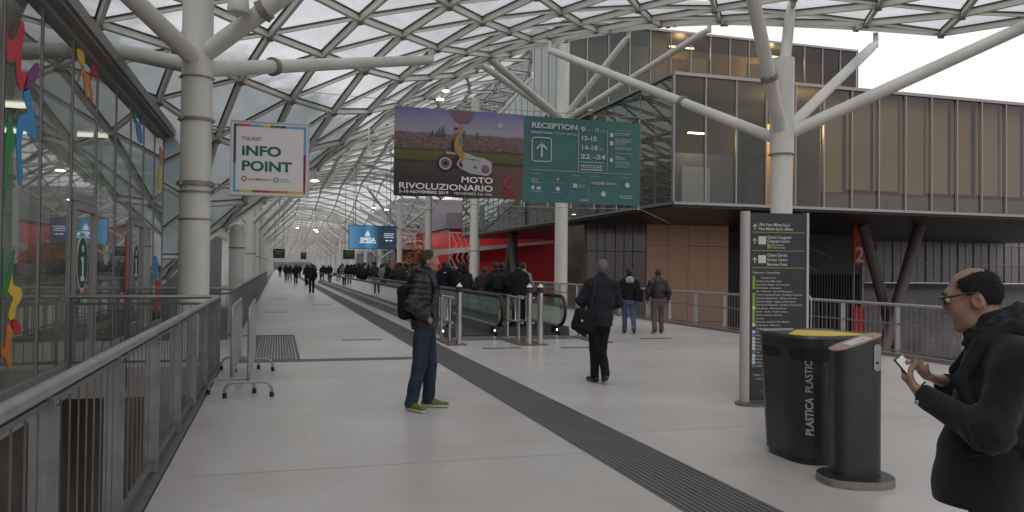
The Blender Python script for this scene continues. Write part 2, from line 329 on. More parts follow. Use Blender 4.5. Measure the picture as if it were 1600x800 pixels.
for (i, j), p in keep.items():
    nv = NR[(i, j)]
    far = p.y > 75
    for di, dj, wd, ht in ((1, 0, 0.09, 0.15), (0, 1, 0.09, 0.15), (1, -1, 0.05, 0.08)):
        q = keep.get((i + di, j + dj))
        if q is None: continue
        if (p - q).length > 6: continue
        nn = (nv + NR[(i + di, j + dj)]).normalized()
        lt.m(0).bar(p, q, wd, ht, nn, -ht / 2)
        if not far: lt.m(1).bar(p, q, wd + 0.055, 0.028, nn, 0.012)
    if not far:
        lt.m(2).tube([p - nv * 0.20, p - nv * 0.02], 0.085, 8)
    for a_, b_ in (((1, 0), (1, -1)), ((1, 0), (0, 1))):
        k1 = (i + a_[0], j + a_[1]); k2 = (i + b_[0], j + b_[1])
        q, r_ = keep.get(k1), keep.get(k2)
        if q is None or r_ is None or (q - r_).length > 6: continue
        gp.add([p + nv * 0.03, q + NR[k1] * 0.03, r_ + NR[k2] * 0.03], [(0, 1, 2)])
roof = thing('glass_roof', (4, 20, 0), 'undulating sail of triangular glass panes on a white steel grid above the walkway', 'glass roof')
lt.build('steel_grid', [M_STEEL, M_GASK, M_RUST], roof)
o = gp.build('glazing', M_VGLASS, roof)

# ================================================================== tree columns
M_COL = mat('column_paint', (0.63, 0.622, 0.57), 0.42, var=0.13, vscale=0.8, stretch=(1, 1, 0.3))
M_COL2 = mat('column_paint_white', (0.72, 0.70, 0.64), 0.42, var=0.06, vscale=0.8, stretch=(1, 1, 0.3))
M_BAND = mat('column_band', (0.27, 0.25, 0.21), 0.5, 0.3, var=0.3, vscale=6)
def tree_column(x, y, zj, ztop, branches, label, rad=0.27, lower=None, bands=(), group='white tree columns carrying the glass roof'):
    t = thing('tree_column', (x, y, -6), label, 'column', group)
    mb = MB()
    if lower:
        mb.tube([(x, y, -6), (x, y, lower[0])], lower[1], 28); mb.tube([(x, y, lower[0] + 0.001), (x, y, ztop)], rad, 28)
    else: mb.tube([(x, y, -6), (x, y, ztop)], rad, 28)
    mb.build('pole', M_COL, t, smooth=True)
    for zb, rb, h in bands:
        mb = MB(); mb.lathe((x, y, zb), [(rad + 0.002, 0), (rad + rb, 0.004), (rad + rb, h - 0.004), (rad + 0.002, h)], 28)
        for k in range(8):
            a = k * math.pi / 4; cx, cy = x + math.cos(a) * (rad + rb), y + math.sin(a) * (rad + rb); mb.box((cx - 0.02, cy - 0.02, zb + 0.01), (cx + 0.02, cy + 0.02, zb + h - 0.01))
        mb.build('band', M_BAND, t)
    for b in branches:
        z0, end, rb = b[0], Vector(b[1]), b[2]; a = Vector((x, y, z0)); d = (end - a).normalized()
        flange = b[3] if len(b) > 3 else None
        rb2 = rb * 0.92
        mb = MB(); mb.tube([a, end - d * 0.35, end], [rb, rb2, rb2 * 0.6], 18)
        br = mb.build('branch', M_COL, t, smooth=True)
        if flange:
            c = a.lerp(end, flange); mb = MB(); mb.tube([c - d * 0.045, c + d * 0.045], rb + 0.035, 18); mb.tube([c - d * 0.075, c - d * 0.046], rb + 0.05, 18)
            mb.build('collar', M_BAND, br, smooth=True)
        mb = MB(); mb.tube([end - Vector((0, 0, 0.12)), end + Vector((0, 0, 0.30))], 0.075, 10); mb.build('bracket', M_STEEL, br, smooth=True)
    return t
def RZ(x, y, dz=0.45): return (x, y, roof_z(x, y) - dz)
A = (-1.45, 15.4)
tree_column(*A, 5.2, 8.5, [(5.15, RZ(4.1, 22.0), 0.145, 0.24), (5.35, RZ(0.9, 14.2), 0.165, 0.5), (5.3, RZ(-3.0, 12.2), 0.165), (5.2, RZ(-3.9, 17.4), 0.15)],
            'nearest white tree column on the left, carrying the tourist info sign', bands=((4.98, 0.025, 0.035), (4.20, 0.035, 0.06), (3.02, 0.04, 0.09), (2.90, 0.035, 0.035), (2.40, 0.010, 0.035)))
ORD = ['second', 'third', 'fourth', 'fifth', 'sixth', 'seventh', 'eighth', 'ninth', 'tenth', 'eleventh', 'twelfth', 'thirteenth', 'fourteenth', 'fifteenth', 'sixteenth', 'seventeenth', 'eighteenth']
for k in range(1, 18):
    y = 15.4 + 15.6 * k; x = -1.45; zt = roof_z(x, y) - 0.3; zj = max(2.2, zt - 2.6)
    brs = [(zj, RZ(x + 3.4, y + 3.0), 0.13), (zj, RZ(x + 3.4, y - 3.0), 0.13)] if k > 1 else []
    tree_column(x, y, zj, zt, brs, ORD[k - 1] + ' white column away along the left railing', bands=((2.2, 0.012, 0.06),), rad=0.27)
E_ = (11.7, 16.45)
tree_column(*E_, 4.9, 6.75, [(4.75, (8.75, 25.2, 9.0), 0.135, 0.35), (4.85, (9.55, 14.6, 7.8), 0.16, 0.42), (6.1, (12.35, 17.0, 8.35), 0.14), (4.9, (16.6, 18.9, 8.25), 0.14), (4.85, (16.9, 14.0, 7.5), 0.155)],
            'near right white tree column behind the directory sign', rad=0.285, lower=(4.42, 0.255), bands=((4.40, 0.02, 0.04),))
F_ = (11.7, 31.9)
tree_column(*F_, 8.2, 11.6, [(8.0, (6.9, 26.4, 8.9), 0.15), (8.0, (7.2, 28.8, 9.3), 0.14), (8.0, (13.3, 28.7, 10.9), 0.13), (7.9, (14.5, 24.6, 10.1), 0.135), (10.6, (12.2, 33.0, 12.0), 0.12)],
            'second white tree column on the right, behind the green banner', rad=0.28, bands=())
for k in range(2, 18):
    y = 16.6 + 15.6 * k; x = 11.75; zt = roof_z(x, y) - 0.3; zj = zt - 2.8
    tree_column(x, y, zj, zt, [(zj, RZ(x - 3.6, y - 3.2), 0.13), (zj, RZ(x - 3.6, y + 3.2), 0.13), (zj, RZ(x + 2.8, y - 2.8), 0.12)],
                ORD[k - 1] + ' white column away along the right railing', bands=((2.6, 0.012, 0.06), (6.2, 0.012, 0.06)) if k < 4 else ())
# ================================================================== info pavilion on the left
M_ALU = mat('aluminium_frame', (0.36, 0.355, 0.35), 0.45, 0.5, var=0.08)
M_ALUD = mat('dark_aluminium', (0.10, 0.10, 0.10), 0.5, 0.3)
M_PGL = glass('pavilion_glass', (0.66, 0.715, 0.665), (0.46, 0.49, 0.43), 0.23, dirt=0.07, gscale=1.4, ior=1.52)
FX = -3.05
pv = thing('info_pavilion', (FX, 12, -6), 'glass walled tourist pavilion with coloured squiggles on its panes along the left edge', 'pavilion')
SE = [-6.0, -3.0, 0.2, 3.2, 6.0, 8.4, 10.33, 11.85, 13.5, 15.2, 16.9, 18.5, 20.2, 21.9, 23.55]
ZT = 5.02
mb = MB()
for y in SE: mb.box((FX - 0.04, y - 0.024, 0.0), (FX + 0.014, y + 0.024, ZT))
mb.box((FX - 0.10, -6, -0.02), (FX + 0.05, 23.6, 0.09)); mb.box((FX - 0.10, -6, ZT), (FX + 0.05, 23.6, ZT + 0.10))
for a, b in ((13.5, 15.2), (18.5, 20.2)): mb.box((FX - 0.09, a + 0.036, 2.58), (FX + 0.02, b - 0.036, 2.72))
for x in (-4.6, -6.2, -7.8): mb.box((x - 0.04, 23.50, 0), (x + 0.04, 23.62, ZT))
mb.m(1)
for y in SE: mb.box((FX + 0.0145, y + 0.010, 0.1), (FX + 0.019, y + 0.024, ZT - 0.002))
mb.build('frame', [M_ALU, M_GASK], pv)
for a, b in zip(SE[:-1], SE[1:]):
    mb = MB(); z0 = 2.72 if a in (13.5, 18.5) else 0.09
    mb.add([(FX, a + 0.024, z0), (FX, b - 0.024, z0), (FX, b - 0.024, ZT), (FX, a + 0.024, ZT)], [(0, 1, 2, 3)])
    mb.build('window', M_PGL, pv)
for a, b in ((13.5, 15.2), (18.5, 20.2)):
    mb = MB(); y0, y1 = a + 0.06, b - 0.06
    for (p, q) in (((y0, 0.1), (y0 + 0.1, 2.56)), ((y1 - 0.1, 0.1), (y1, 2.56)), ((y0 + 0.1, 0.1), (y1 - 0.1, 0.3)), ((y0 + 0.1, 2.44), (y1 - 0.1, 2.56))):
        mb.box((FX - 0.03, p[0], p[1]), (FX + 0.06, q[0], q[1]))
    d = mb.build('door', M_ALU, pv)
    mb = MB(); mb.add([(FX + 0.01, y0 + 0.1, 0.3), (FX + 0.01, y1 - 0.1, 0.3), (FX + 0.01, y1 - 0.1, 2.44), (FX + 0.01, y0 + 0.1, 2.44)], [(0, 1, 2, 3)]); mb.build('door_pane', M_PGL, d)
    mb = MB(); mb.tube([(FX + 0.061, y0 + 0.05, 1.0), (FX + 0.13, y0 + 0.05, 1.0), (FX + 0.13, y0 + 0.05, 1.25), (FX + 0.061, y0 + 0.05, 1.25)], 0.014, 8); mb.build('handle', M_ALUD, d)
# far end wall, roof, interior, basement
mb = MB(); mb.add([(FX - 0.1, 23.56, 0.09), (-9, 23.56, 0.09), (-9, 23.56, ZT), (FX - 0.1, 23.56, ZT)], [(0, 1, 2, 3)]); mb.build('window', M_PGL, pv)
mb = MB(); mb.box((-10, -6.2, 5.10), (FX + 0.22, 23.75, 5.42)); mb.box((FX + 0.22, -6.2, 5.16), (FX + 0.28, 23.75, 5.36)); mb.build('roof_edge', mat('fascia_metal', (0.26, 0.25, 0.24), 0.5, 0.3, var=0.1), pv)
mb = MB(); mb.box((-10, -6, -0.40), (FX + 0.10, 23.5, -0.025)); mb.build('floor_slab', mat('slab_edge', (0.45, 0.43, 0.40), 0.7, var=0.15), pv)
mb = MB(); mb.box((-8.2, -6, 0), (-8.0, 23.5, 5.0)); mb.build('back_wall', mat('inner_wall', (0.46, 0.43, 0.36), 0.7, var=0.25, vscale=0.5), pv)
mb = MB(); mb.box((-8, -6, 4.75), (FX - 0.12, 23.4, 4.85)); mb.build('ceiling', mat('inner_ceiling', (0.42, 0.42, 0.40), 0.7), pv)
mb = MB(); mb.box((-10, -6, -6), (FX - 0.3, 23.5, -0.41)); mb.build('basement_wall', mat('basement_wall', (0.24, 0.21, 0.175), 0.6, var=0.5, vscale=0.6), pv)
mb = MB(); mb.lathe((-3.62, 14.85, 0), [(0.34, 0), (0.34, 1.9), (0.355, 1.91), (0.355, 1.95), (0.34, 1.96), (0.34, 3.55), (0.36, 3.56), (0.36, 3.64), (0.34, 3.65), (0.34, 4.75)], 28); mb.build('inner_column', M_COL2, pv, smooth=True)
mb = MB(); mb.box((-5.6, 15.5, 0), (-4.9, 18.2, 1.05)); mb.box((-5.7, 15.4, 1.05), (-4.8, 18.3, 1.1)); mb.build('counter', mat('counter_white', (0.55, 0.54, 0.52), 0.5), pv)
for y0_, y1_, z1_ in ((8, 12, 2.6), (18.5, 22, 2.5)): mb = MB(); mb.box((-7.99, y0_, 0.9), (-7.93, y1_, z1_)); mb.build('wall_poster', mat('poster_teal', (0.05, 0.22, 0.28), 0.5, var=0.6, vscale=1.2), pv)
mb = MB(); mb.box((-5.2, 9.6, 0), (-4.6, 11.6, 0.74)); mb.build('desk', mat('desk_beige', (0.42, 0.33, 0.22), 0.6), pv)
mb = MB(); mb.box((-7.9, 13.0, 0), (-7.4, 17.5, 2.2)); mb.build('brochure_rack', mat('rack_colours', (0.30, 0.26, 0.22), 0.7, var=0.9, vscale=5), pv)
for x0_, x1_, y_ in ((-7.9, -4.2, 4.5), (-7.9, -5.2, 11.0), (-7.5, -4.0, 17.5), (-7.5, -4.0, 21.0)): mb = MB(); mb.box((x0_, y_, 4.66), (x1_, y_ + 0.25, 4.72)); mb.build('ceiling_lamp', mat('lamp_tube', (0.8, 0.8, 0.8), 0.5, emit=(1, 0.93, 0.80), estr=1.3), pv)
# stickers on the panes
SCOL = {'red': (0.58, 0.035, 0.050), 'purple': (0.22, 0.035, 0.24), 'blue': (0.045, 0.29, 0.60), 'green': (0.02, 0.28, 0.08), 'yellow': (0.80, 0.58, 0.06), 'orange': (0.78, 0.23, 0.04)}
DECALS = [
    ('red', [(10.4, 4.33), (10.48, 4.21), (10.62, 4.24), (10.79, 4.39), (10.87, 4.52), (10.98, 4.57), (11.05, 4.54), (11.06, 4.44), (11.0, 4.3), (10.97, 4.14), (10.96, 3.99), (11.0, 3.94), (11.14, 3.98), (11.24, 3.97), (11.18, 3.85), (11.08, 3.74), (10.94, 3.72), (10.82, 3.79), (10.76, 3.92), (10.74, 4.03), (10.59, 3.97), (10.42, 3.96)]),
    ('purple', [(11.67, 4.22), (11.71, 4.11), (11.5, 3.92), (11.28, 3.8), (11.09, 3.73), (11.16, 3.89), (11.29, 4.01), (11.49, 4.14)]),
    ('blue', [(11.08, 3.73), (11.31, 3.8), (11.41, 3.67), (11.51, 3.53), (11.64, 3.4), (11.67, 3.25), (11.55, 3.2), (11.34, 3.22), (11.14, 3.24), (11.07, 3.19), (11.03, 3.0), (11.1, 2.77), (11.09, 2.58), (10.97, 2.57), (10.91, 2.75), (10.84, 3.03), (10.83, 3.2), (10.9, 3.36), (11.03, 3.43), (11.24, 3.48), (11.14, 3.59)]),
    ('green', [(10.56, 3.35), (10.69, 3.2), (10.8, 3.0), (10.7, 2.96), (10.6, 2.81), (10.52, 2.48), (10.47, 2.23), (10.44, 2.41), (10.43, 2.86), (10.46, 3.13)]),
    ('green', [(10.43, 1.78), (10.55, 1.4), (10.65, 1.49), (10.8, 1.73), (10.88, 1.72), (10.71, 1.37), (10.52, 1.17), (10.44, 1.38)]),
    ('yellow', [(10.77, 1.49), (10.83, 1.34), (11.11, 1.28), (11.18, 1.23), (11.14, 1.14), (10.96, 1.05), (10.9, 0.92), (10.8, 0.88), (10.68, 0.95), (10.73, 1.06), (10.84, 1.17), (10.68, 1.23), (10.65, 1.28)]),
    ('red', [(10.73, 0.89), (10.91, 0.91), (11.11, 0.84), (11.16, 0.76), (11.09, 0.71), (10.92, 0.75), (10.79, 0.82)]),
    ('orange', [(10.72, 0.89), (10.87, 0.77), (10.78, 0.63), (10.77, 0.48), (10.82, 0.34), (10.73, 0.33), (10.59, 0.47), (10.46, 0.52), (10.45, 0.62), (10.55, 0.59), (10.61, 0.71), (10.62, 0.83)]),
    ('yellow', [(13.71, 4.95), (14.1, 5.0), (14.23, 4.9), (14.12, 4.76), (13.8, 4.81)]),
    ('orange', [(14.12, 4.79), (14.24, 4.71), (14.59, 4.71), (14.9, 4.37), (14.76, 4.34), (14.53, 4.6), (14.44, 4.34), (14.33, 4.33), (14.13, 4.66), (13.91, 4.48), (13.84, 4.48)]),
    ('red', [(14.74, 4.98), (15.17, 4.99), (15.12, 4.81), (14.81, 4.8), (14.7, 4.65), (14.7, 4.82)]),
    ('green', [(18.82, 4.95), (19.15, 4.93), (19.09, 4.72), (18.85, 4.71)]),
    ('blue', [(19.08, 4.78), (19.77, 4.76), (19.99, 4.43), (19.55, 4.36), (19.19, 4.55)]),
    ('purple', [(19.66, 4.92), (20.11, 4.97), (20.03, 4.84), (19.68, 4.81)]),
    ('orange', [(22.87, 4.76), (23.38, 4.62), (23.17, 4.31), (22.8, 4.37)]),
    ('yellow', [(22.71, 4.15), (23.19, 4.11), (23.13, 3.63), (22.65, 3.67)]),
    ('blue', [(22.08, 1.77), (22.77, 1.73), (22.71, 1.22), (22.04, 1.26)]),
    ('red', [(22.61, 1.13), (23.33, 1.08), (23.26, 0.6), (23.06, 0.33), (22.58, 0.46)]),
]
def on_facade(u, v, d): return (FX + 0.004 + d, u, v)
for cname, poly in DECALS:
    # round the outline (closed Catmull-Rom)
    P = np.array(poly); Q = []
    for i in range(len(P)):
        p0, p1, p2, p3 = P[i - 1], P[i], P[(i + 1) % len(P)], P[(i + 2) % len(P)]
        for t in (0, 0.25, 0.5, 0.75): Q.append(0.5 * ((2 * p1) + (p2 - p0) * t + (2 * p0 - 5 * p1 + 4 * p2 - p3) * t * t + (3 * p1 - p0 - 3 * p2 + p3) * t ** 3))
    mb = MB(); mb.sheet([tuple(q) for q in Q], on_facade, 0.003); mb.build('sticker', mat('sticker_' + cname, SCOL[cname], 0.55), pv)
M_SW = mat('sticker_white', (0.7, 0.7, 0.68), 0.5)
for cy, cz, dx in ((14.28, 1.60, 0.012), (19.35, 1.60, 0.012)):
    mb = MB(); k_ = 0
    for a0, a1, c_ in ((20, 110, 1), (110, 160, 2), (160, 250, 3), (250, 290, 4), (290, 340, 3), (340, 380, 1)):
        q = [(cy + 0.40 * math.cos(math.radians(a)), cz + 0.49 * math.sin(math.radians(a))) for a in np.linspace(a0, a1, 9)]; q.append((cy, cz))
        mb.m(c_ - 1).sheet(q, lambda u, v, d: (FX + dx + d, u, v), 0.002)
    mb.m(4).sheet([(cy + 0.385 * math.cos(t), cz + 0.445 * math.sin(t)) for t in np.linspace(0, 2 * math.pi, 36)[:-1]], lambda u, v, d: (FX + dx + 0.003 + d, u, v), 0.002)
    mb.m(5).sheet([(cy + 0.355 * math.cos(t), cz + 0.415 * math.sin(t)) for t in np.linspace(0, 2 * math.pi, 36)[:-1]], lambda u, v, d: (FX + dx + 0.006 + d, u, v), 0.002)
    mb.m(4).sheet([(cy + 0.06 * math.cos(t), cz + 0.235 + 0.062 * math.sin(t)) for t in np.linspace(0, 2 * math.pi, 16)[:-1]], lambda u, v, d: (FX + dx + 0.009 + d, u, v), 0.002)
    mb.m(4).sheet([(cy - 0.11, cz + 0.10), (cy + 0.06, cz + 0.10), (cy + 0.06, cz - 0.22), (cy + 0.13, cz - 0.22), (cy + 0.13, cz - 0.29), (cy - 0.13, cz - 0.29), (cy - 0.13, cz - 0.22), (cy - 0.05, cz - 0.22), (cy - 0.05, cz + 0.04), (cy - 0.11, cz + 0.04)], lambda u, v, d: (FX + dx + 0.009 + d, u, v), 0.002)
    mb.build('info_sticker', [mat('sticker_blue', SCOL['blue']), mat('sticker_yellow', SCOL['yellow']), mat('sticker_red', SCOL['red']), mat('sticker_orange', SCOL['orange']), M_SW, mat('sticker_darkgreen', (0.006, 0.085, 0.04), 0.5)], pv)
mb = MB(); mb.sheet([(18.08, 0.02), (18.30, 0.02), (18.30, 2.2), (18.08, 2.2)], on_facade, 0.004); mb.build('height_strip', mat('strip_red', (0.45, 0.05, 0.02), 0.5), pv)

# ================================================================== office building on the right
M_MULL = mat('mullion_silver', (0.28, 0.27, 0.265), 0.45, 0.4)
M_MULD = mat('mullion_dark', (0.16, 0.17, 0.165), 0.5, 0.3)
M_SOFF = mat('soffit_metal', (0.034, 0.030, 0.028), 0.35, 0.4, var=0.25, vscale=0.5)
M_GBR = glass('office_glass_brown', (0.54, 0.50, 0.385), (0.20, 0.18, 0.13), 0.04, gscale=1.25, ior=1.5)
M_GGR = glass('office_glass_green', (0.36, 0.42, 0.39), (0.15, 0.18, 0.165), 0.08, gloss_col=(0.50, 0.56, 0.53), gscale=2.2, ior=1.6, dirt=0.04)
M_GMID = glass('office_glass_mid', (0.50, 0.52, 0.48), (0.16, 0.18, 0.17), 0.03, gloss_col=(0.6, 0.68, 0.66), gscale=1.5, ior=1.5)
M_BLI = [mat('blind_a', (0.40, 0.345, 0.225), 0.8, var=0.06, vscale=1.5, stretch=(6, 1, 0.2)), mat('blind_b', (0.31, 0.265, 0.165), 0.8, var=0.06, vscale=1.5, stretch=(6, 1, 0.2)), mat('blind_c', (0.45, 0.395, 0.28), 0.8, var=0.05, stretch=(6, 1, 0.2))]
M_DIN = mat('office_inside', (0.12, 0.115, 0.10), 0.8, var=0.3, vscale=0.4)
ob = thing('office_building', (39, 50, -6), 'long glazed office block raised on dark struts right of the walkway', 'office building')
def facade(root, p0, u, n, wd, z0, z1, gl, inward, spandrel=None, name='mullions', start=0):
    """a row of n panes of width wd from p0 along unit vector u; each pane its own part"""
    p0 = Vector(p0); u = Vector(u); inn = Vector(inward)
    fr = MB()
    for k in range(n + 1):
        c = p0 + u * (k * wd) - inn * 0.05
        fr.bar((c.x, c.y, z0), (c.x, c.y, z1), 0.055 if abs(u.x) > 0.5 else 0.11, 0.10 if abs(u.x) > 0.5 else 0.028, (0, 1, 0)) if abs(u.x) > 0.5 else fr.box((c.x + 0.03, c.y - 0.014, z0), (c.x + 0.09, c.y + 0.014, z1))
    e = p0 + u * (n * wd)
    for zc, h in ((z0 - 0.06, 0.12), (z1 + 0.07, 0.14)):
        fr.bar(p0 - inn * 0.04 + Vector((0, 0, zc)), e - inn * 0.04 + Vector((0, 0, zc)), 0.16, h)
    if spandrel:
        fr.bar(p0 - inn * 0.0 + Vector((0, 0, spandrel)), e + Vector((0, 0, spandrel)), 0.05, 0.05)
    fr.build(name, M_MULL if abs(u.x) > 0.5 else M_MULD, root)
    for k in range(start, n):
        a = p0 + u * (k * wd + 0.033); b = p0 + u * ((k + 1) * wd - 0.033)
        mb = MB(); mb.add([(a.x, a.y, z0), (b.x, b.y, z0), (b.x, b.y, z1), (a.x, a.y, z1)], [(0, 1, 2, 3)])
        mb.build('window', gl(k) if callable(gl) else gl, root)
def blind(root, x0, x1, y, z0, z1, m):
    mb = MB(); n = 4
    mb.box((x0, y, z0), (x1, y + 0.03, z1)); mb.build('blind', m, root)
BX, BY, BZ0, BZ1 = 16.0, 30.0, 4.48, 9.85
facade(ob, (BX, BY, 0), (1, 0, 0), 31, 1.5, BZ0, BZ1, lambda k: M_GMID if k < 3 else M_GBR, (0, 1, 0))
facade(ob, (BX, BY + 0.12, 0), (0, 1, 0), 26, 1.52, BZ0, BZ1, M_GGR, (1, 0, 0), name='side_mullions')
# structure inside the lower block
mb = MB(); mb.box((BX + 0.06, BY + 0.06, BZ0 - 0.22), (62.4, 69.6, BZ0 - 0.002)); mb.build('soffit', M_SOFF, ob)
mb = MB(); mb.box((BX + 0.05, BY + 0.05, BZ1 + 0.003), (62.4, 69.6, BZ1 + 0.13)); mb.build('roof', mat('office_roof', (0.2, 0.2, 0.2), 0.8), ob)
mb = MB(); mb.box((BX + 0.3, BY + 4.0, BZ0), (62, BY + 4.2, BZ1)); mb.box((BX + 3.8, BY + 4.3, BZ0), (BX + 4.0, 69.4, BZ1)); mb.build('inner_wall', M_DIN, ob)
mb = MB(); mb.box((22.2, BY + 2.5, BZ0), (23.9, BY + 2.7, 8.6)); mb.build('lit_wall', mat('lit_wall', (0.58, 0.38, 0.16), 0.7), ob)
mb = MB(); mb.box((17.0, BY + 2.0, BZ0), (20.2, BY + 2.08, 6.9)); mb.build('room_screen', mat('lilac_screen', (0.17, 0.165, 0.21), 0.7), ob)
mb = MB(); mb.box((17.2, BY + 1.4, BZ0), (18.6, BY + 1.46, 6.2)); mb.build('white_panel', mat('panel_white', (0.6, 0.6, 0.58), 0.7), ob)
mb = MB(); mb.box((20.4, BY + 1.2, BZ0), (21.2, BY + 1.6, 8.2))
for k in range(7): mb.box((20.38, BY + 1.18, 4.9 + k * 0.5), (21.22, BY + 1.62, 4.95 + k * 0.5))
mb.build('bookcase', mat('bookcase_dark', (0.07, 0.065, 0.07), 0.7, var=0.8, vscale=4), ob)
mb = MB(); mb.box((17.3, BY + 1.0, 7.62), (18.1, BY + 1.12, 7.68)); mb.box((22.0, BY + 0.9, 8.5), (22.9, BY + 1.1, 8.56)); mb.build('room_lamp', mat('warm_tube', (0.9, 0.8, 0.5), 0.5, emit=(1, 0.72, 0.35), estr=5.0), ob)
for (px_, py_, pz_, e_) in ((22.6, BY + 1.4, 8.2, 150.0), (18.0, BY + 1.3, 7.4, 40.0)):
    ld = bpy.data.lights.new('room_light', 'POINT'); ld.energy = e_; ld.color = (1, 0.68, 0.36); ld.shadow_soft_size = 0.25
    lo = bpy.data.objects.new('room_light', ld); C.objects.link(lo); lo.location = (px_, py_, pz_)
rr = random.Random(3)
for k in range(5, 31):
    x0 = BX + k * 1.5 + 0.12
    m_ = M_BLI[rr.choice((0, 0, 1, 2))]
    if k == 5: blind(ob, x0 + 0.02, x0 + 1.2, BY + 0.35, BZ0 + 0.75, BZ1, m_)
    else: blind(ob, x0 - 0.05, x0 + rr.choice((1.15, 1.25, 1.33)), BY + 0.35, BZ0 + rr.choice((0.80, 0.84, 0.9)), BZ1 - 0.02, m_)
mb = MB(); mb.box((BX + 8.0, BY + 0.45, BZ0), (62, BY + 0.95, BZ0 + 0.72)); mb.build('sill_cabinet', mat('cabinet_brown', (0.20, 0.17, 0.13), 0.7, var=0.3, vscale=0.7), ob)
# set back upper storey
UX, UY, UZ0, UZ1 = 17.0, 46.0, 11.6, 17.0
facade(ob, (UX, UY, 0), (1, 0, 0), 15, 1.455, UZ0, UZ1, lambda k: M_GGR if k < 4 else M_GBR, (0, 1, 0), name='upper_mullions')
facade(ob, (UX, UY + 0.12, 0), (0, 1, 0), 19, 1.5, UZ0, UZ1, M_GGR, (1, 0, 0), name='upper_side_mullions')
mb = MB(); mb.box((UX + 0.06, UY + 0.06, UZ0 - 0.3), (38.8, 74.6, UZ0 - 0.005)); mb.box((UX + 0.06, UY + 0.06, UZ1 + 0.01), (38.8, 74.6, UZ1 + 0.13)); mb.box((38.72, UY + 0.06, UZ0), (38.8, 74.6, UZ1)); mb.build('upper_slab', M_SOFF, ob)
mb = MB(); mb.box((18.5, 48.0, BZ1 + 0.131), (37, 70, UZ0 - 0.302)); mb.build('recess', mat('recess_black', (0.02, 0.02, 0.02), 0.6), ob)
mb = MB(); mb.box((UX + 0.5, UY + 3.5, UZ0), (38.6, UY + 3.6, UZ1)); mb.box((UX + 3.0, UY + 3.7, UZ0), (UX + 3.1, 74, UZ1)); mb.build('upper_inner_wall', mat('upper_inside', (0.36, 0.29, 0.18), 0.8, var=0.4, vscale=0.5), ob)
for k in (4, 6, 9):
    x0 = UX + k * 1.455; blind(ob, x0 + 0.05, x0 + 1.36, UY + 0.35, UZ0 + rr.choice((0.1, 0.3)), UZ1 - 1.4 if k != 4 else UZ1, M_BLI[0])
mb = MB(); mb.box((UX + 7.4, UY + 0.8, 12.4), (UX + 9.6, UY + 1.2, 15.6)); mb.box((UX + 9.8, UY + 1.2, 13.2), (UX + 14.4, UY + 1.8, 13.9)); mb.box((UX + 10.2, UY + 0.9, 14.6), (UX + 13.8, UY + 1.5, 14.8)); mb.build('office_furniture', mat('furniture_tan', (0.36, 0.25, 0.13), 0.7, var=0.5, vscale=0.8), ob)
for px_, e_ in ((26.0, 60.0), (33.0, 80.0)):
    mb = MB(); mb.box((px_ - 0.9, UY + 1.6, 16.6), (px_ + 0.9, UY + 1.75, 16.66)); mb.build('room_lamp', mat('warm_tube', (0.9, 0.8, 0.5)), ob)
    ld = bpy.data.lights.new('room_light', 'POINT'); ld.energy = e_; ld.color = (1, 0.74, 0.42); ld.shadow_soft_size = 0.3
    lo = bpy.data.objects.new('room_light', ld); C.objects.link(lo); lo.location = (px_, UY + 1.9, 16.3)
# parts under the soffit
M_BRONZE = mat('bronze_cladding', (0.33, 0.200, 0.120), 0.36, 0.45, var=0.10, vscale=0.6)
M_DGL = mat('dark_glazing', (0.075, 0.052, 0.036), 0.09, 0.0, var=0.5, vscale=0.35, spec=0.5)  # brown reflection of the bronze cladding is put into the base colour
WY = 42.0
mb = MB()
for k in range(4):
    for z0, z1 in ((-6, -1.51), (-1.49, 3.0), (3.02, 4.25)): mb.box((20.72 + k * 1.365, WY, z0), (20.72 + k * 1.365 + 1.35, WY + 0.1, z1))
mb.box((26.09, WY + 0.101, -6), (26.18, 48, 4.25)); mb.build('bronze_wall', M_BRONZE, ob, bevel=0.006)
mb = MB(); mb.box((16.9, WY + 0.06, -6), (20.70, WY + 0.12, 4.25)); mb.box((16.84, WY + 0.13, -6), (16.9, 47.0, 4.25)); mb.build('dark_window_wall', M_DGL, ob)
mb = MB()
for k, x in enumerate((16.95, 17.6, 18.1, 18.75, 19.3, 19.85)): mb.box((x, WY + 0.03, -6), (x + 0.028, WY + 0.058, 4.25))
for z in (-1.5, 0.4, 2.6): mb.box((16.9, WY + 0.02, z), (20.7, WY + 0.057, z + 0.05))
mb.build('dark_wall_mullions', mat('mullion_brown', (0.035, 0.026, 0.02), 0.5), ob)
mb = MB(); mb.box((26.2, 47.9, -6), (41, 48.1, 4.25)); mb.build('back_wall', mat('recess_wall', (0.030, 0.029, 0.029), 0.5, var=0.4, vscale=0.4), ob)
mb = MB()
for k in range(24): mb.box((33.2 + k * 0.22, 45.0, -6), (33.2 + k * 0.22 + 0.1, 45.15, 1.4))
mb.box((33.2, 44.95, 1.4), (38.5, 45.2, 1.5)); mb.build('slat_screen', mat('slat_black', (0.022, 0.022, 0.022), 0.5), ob)
M_CW = mat('curtain_wall_grey', (0.20, 0.188, 0.185), 0.25, 0.0, var=0.5, vscale=0.30, spec=0.6)
mb = MB(); mb.box((41.5, 55.1, 0.7), (80, 55.2, 9)); mb.box((41.5, 57, -6), (80, 57.1, 0.6)); mb.build('curtain_wall', M_CW, ob)
mb = MB()
for k in range(26): mb.box((41.5 + k * 1.74, 55.0, 0.7), (41.5 + k * 1.74 + 0.045, 55.09, 9)); mb.box((42.37 + k * 1.74, 55.06, 0.7), (42.37 + k * 1.74 + 0.02, 55.09, 9))
for z in (0.62, 2.3, 4.0, 5.7, 7.4): mb.box((41.5, 54.98, z), (80, 55.085, z + 0.06))
mb.build('curtain_wall_frame', mat('frame_pale', (0.35, 0.34, 0.34), 0.5), ob)
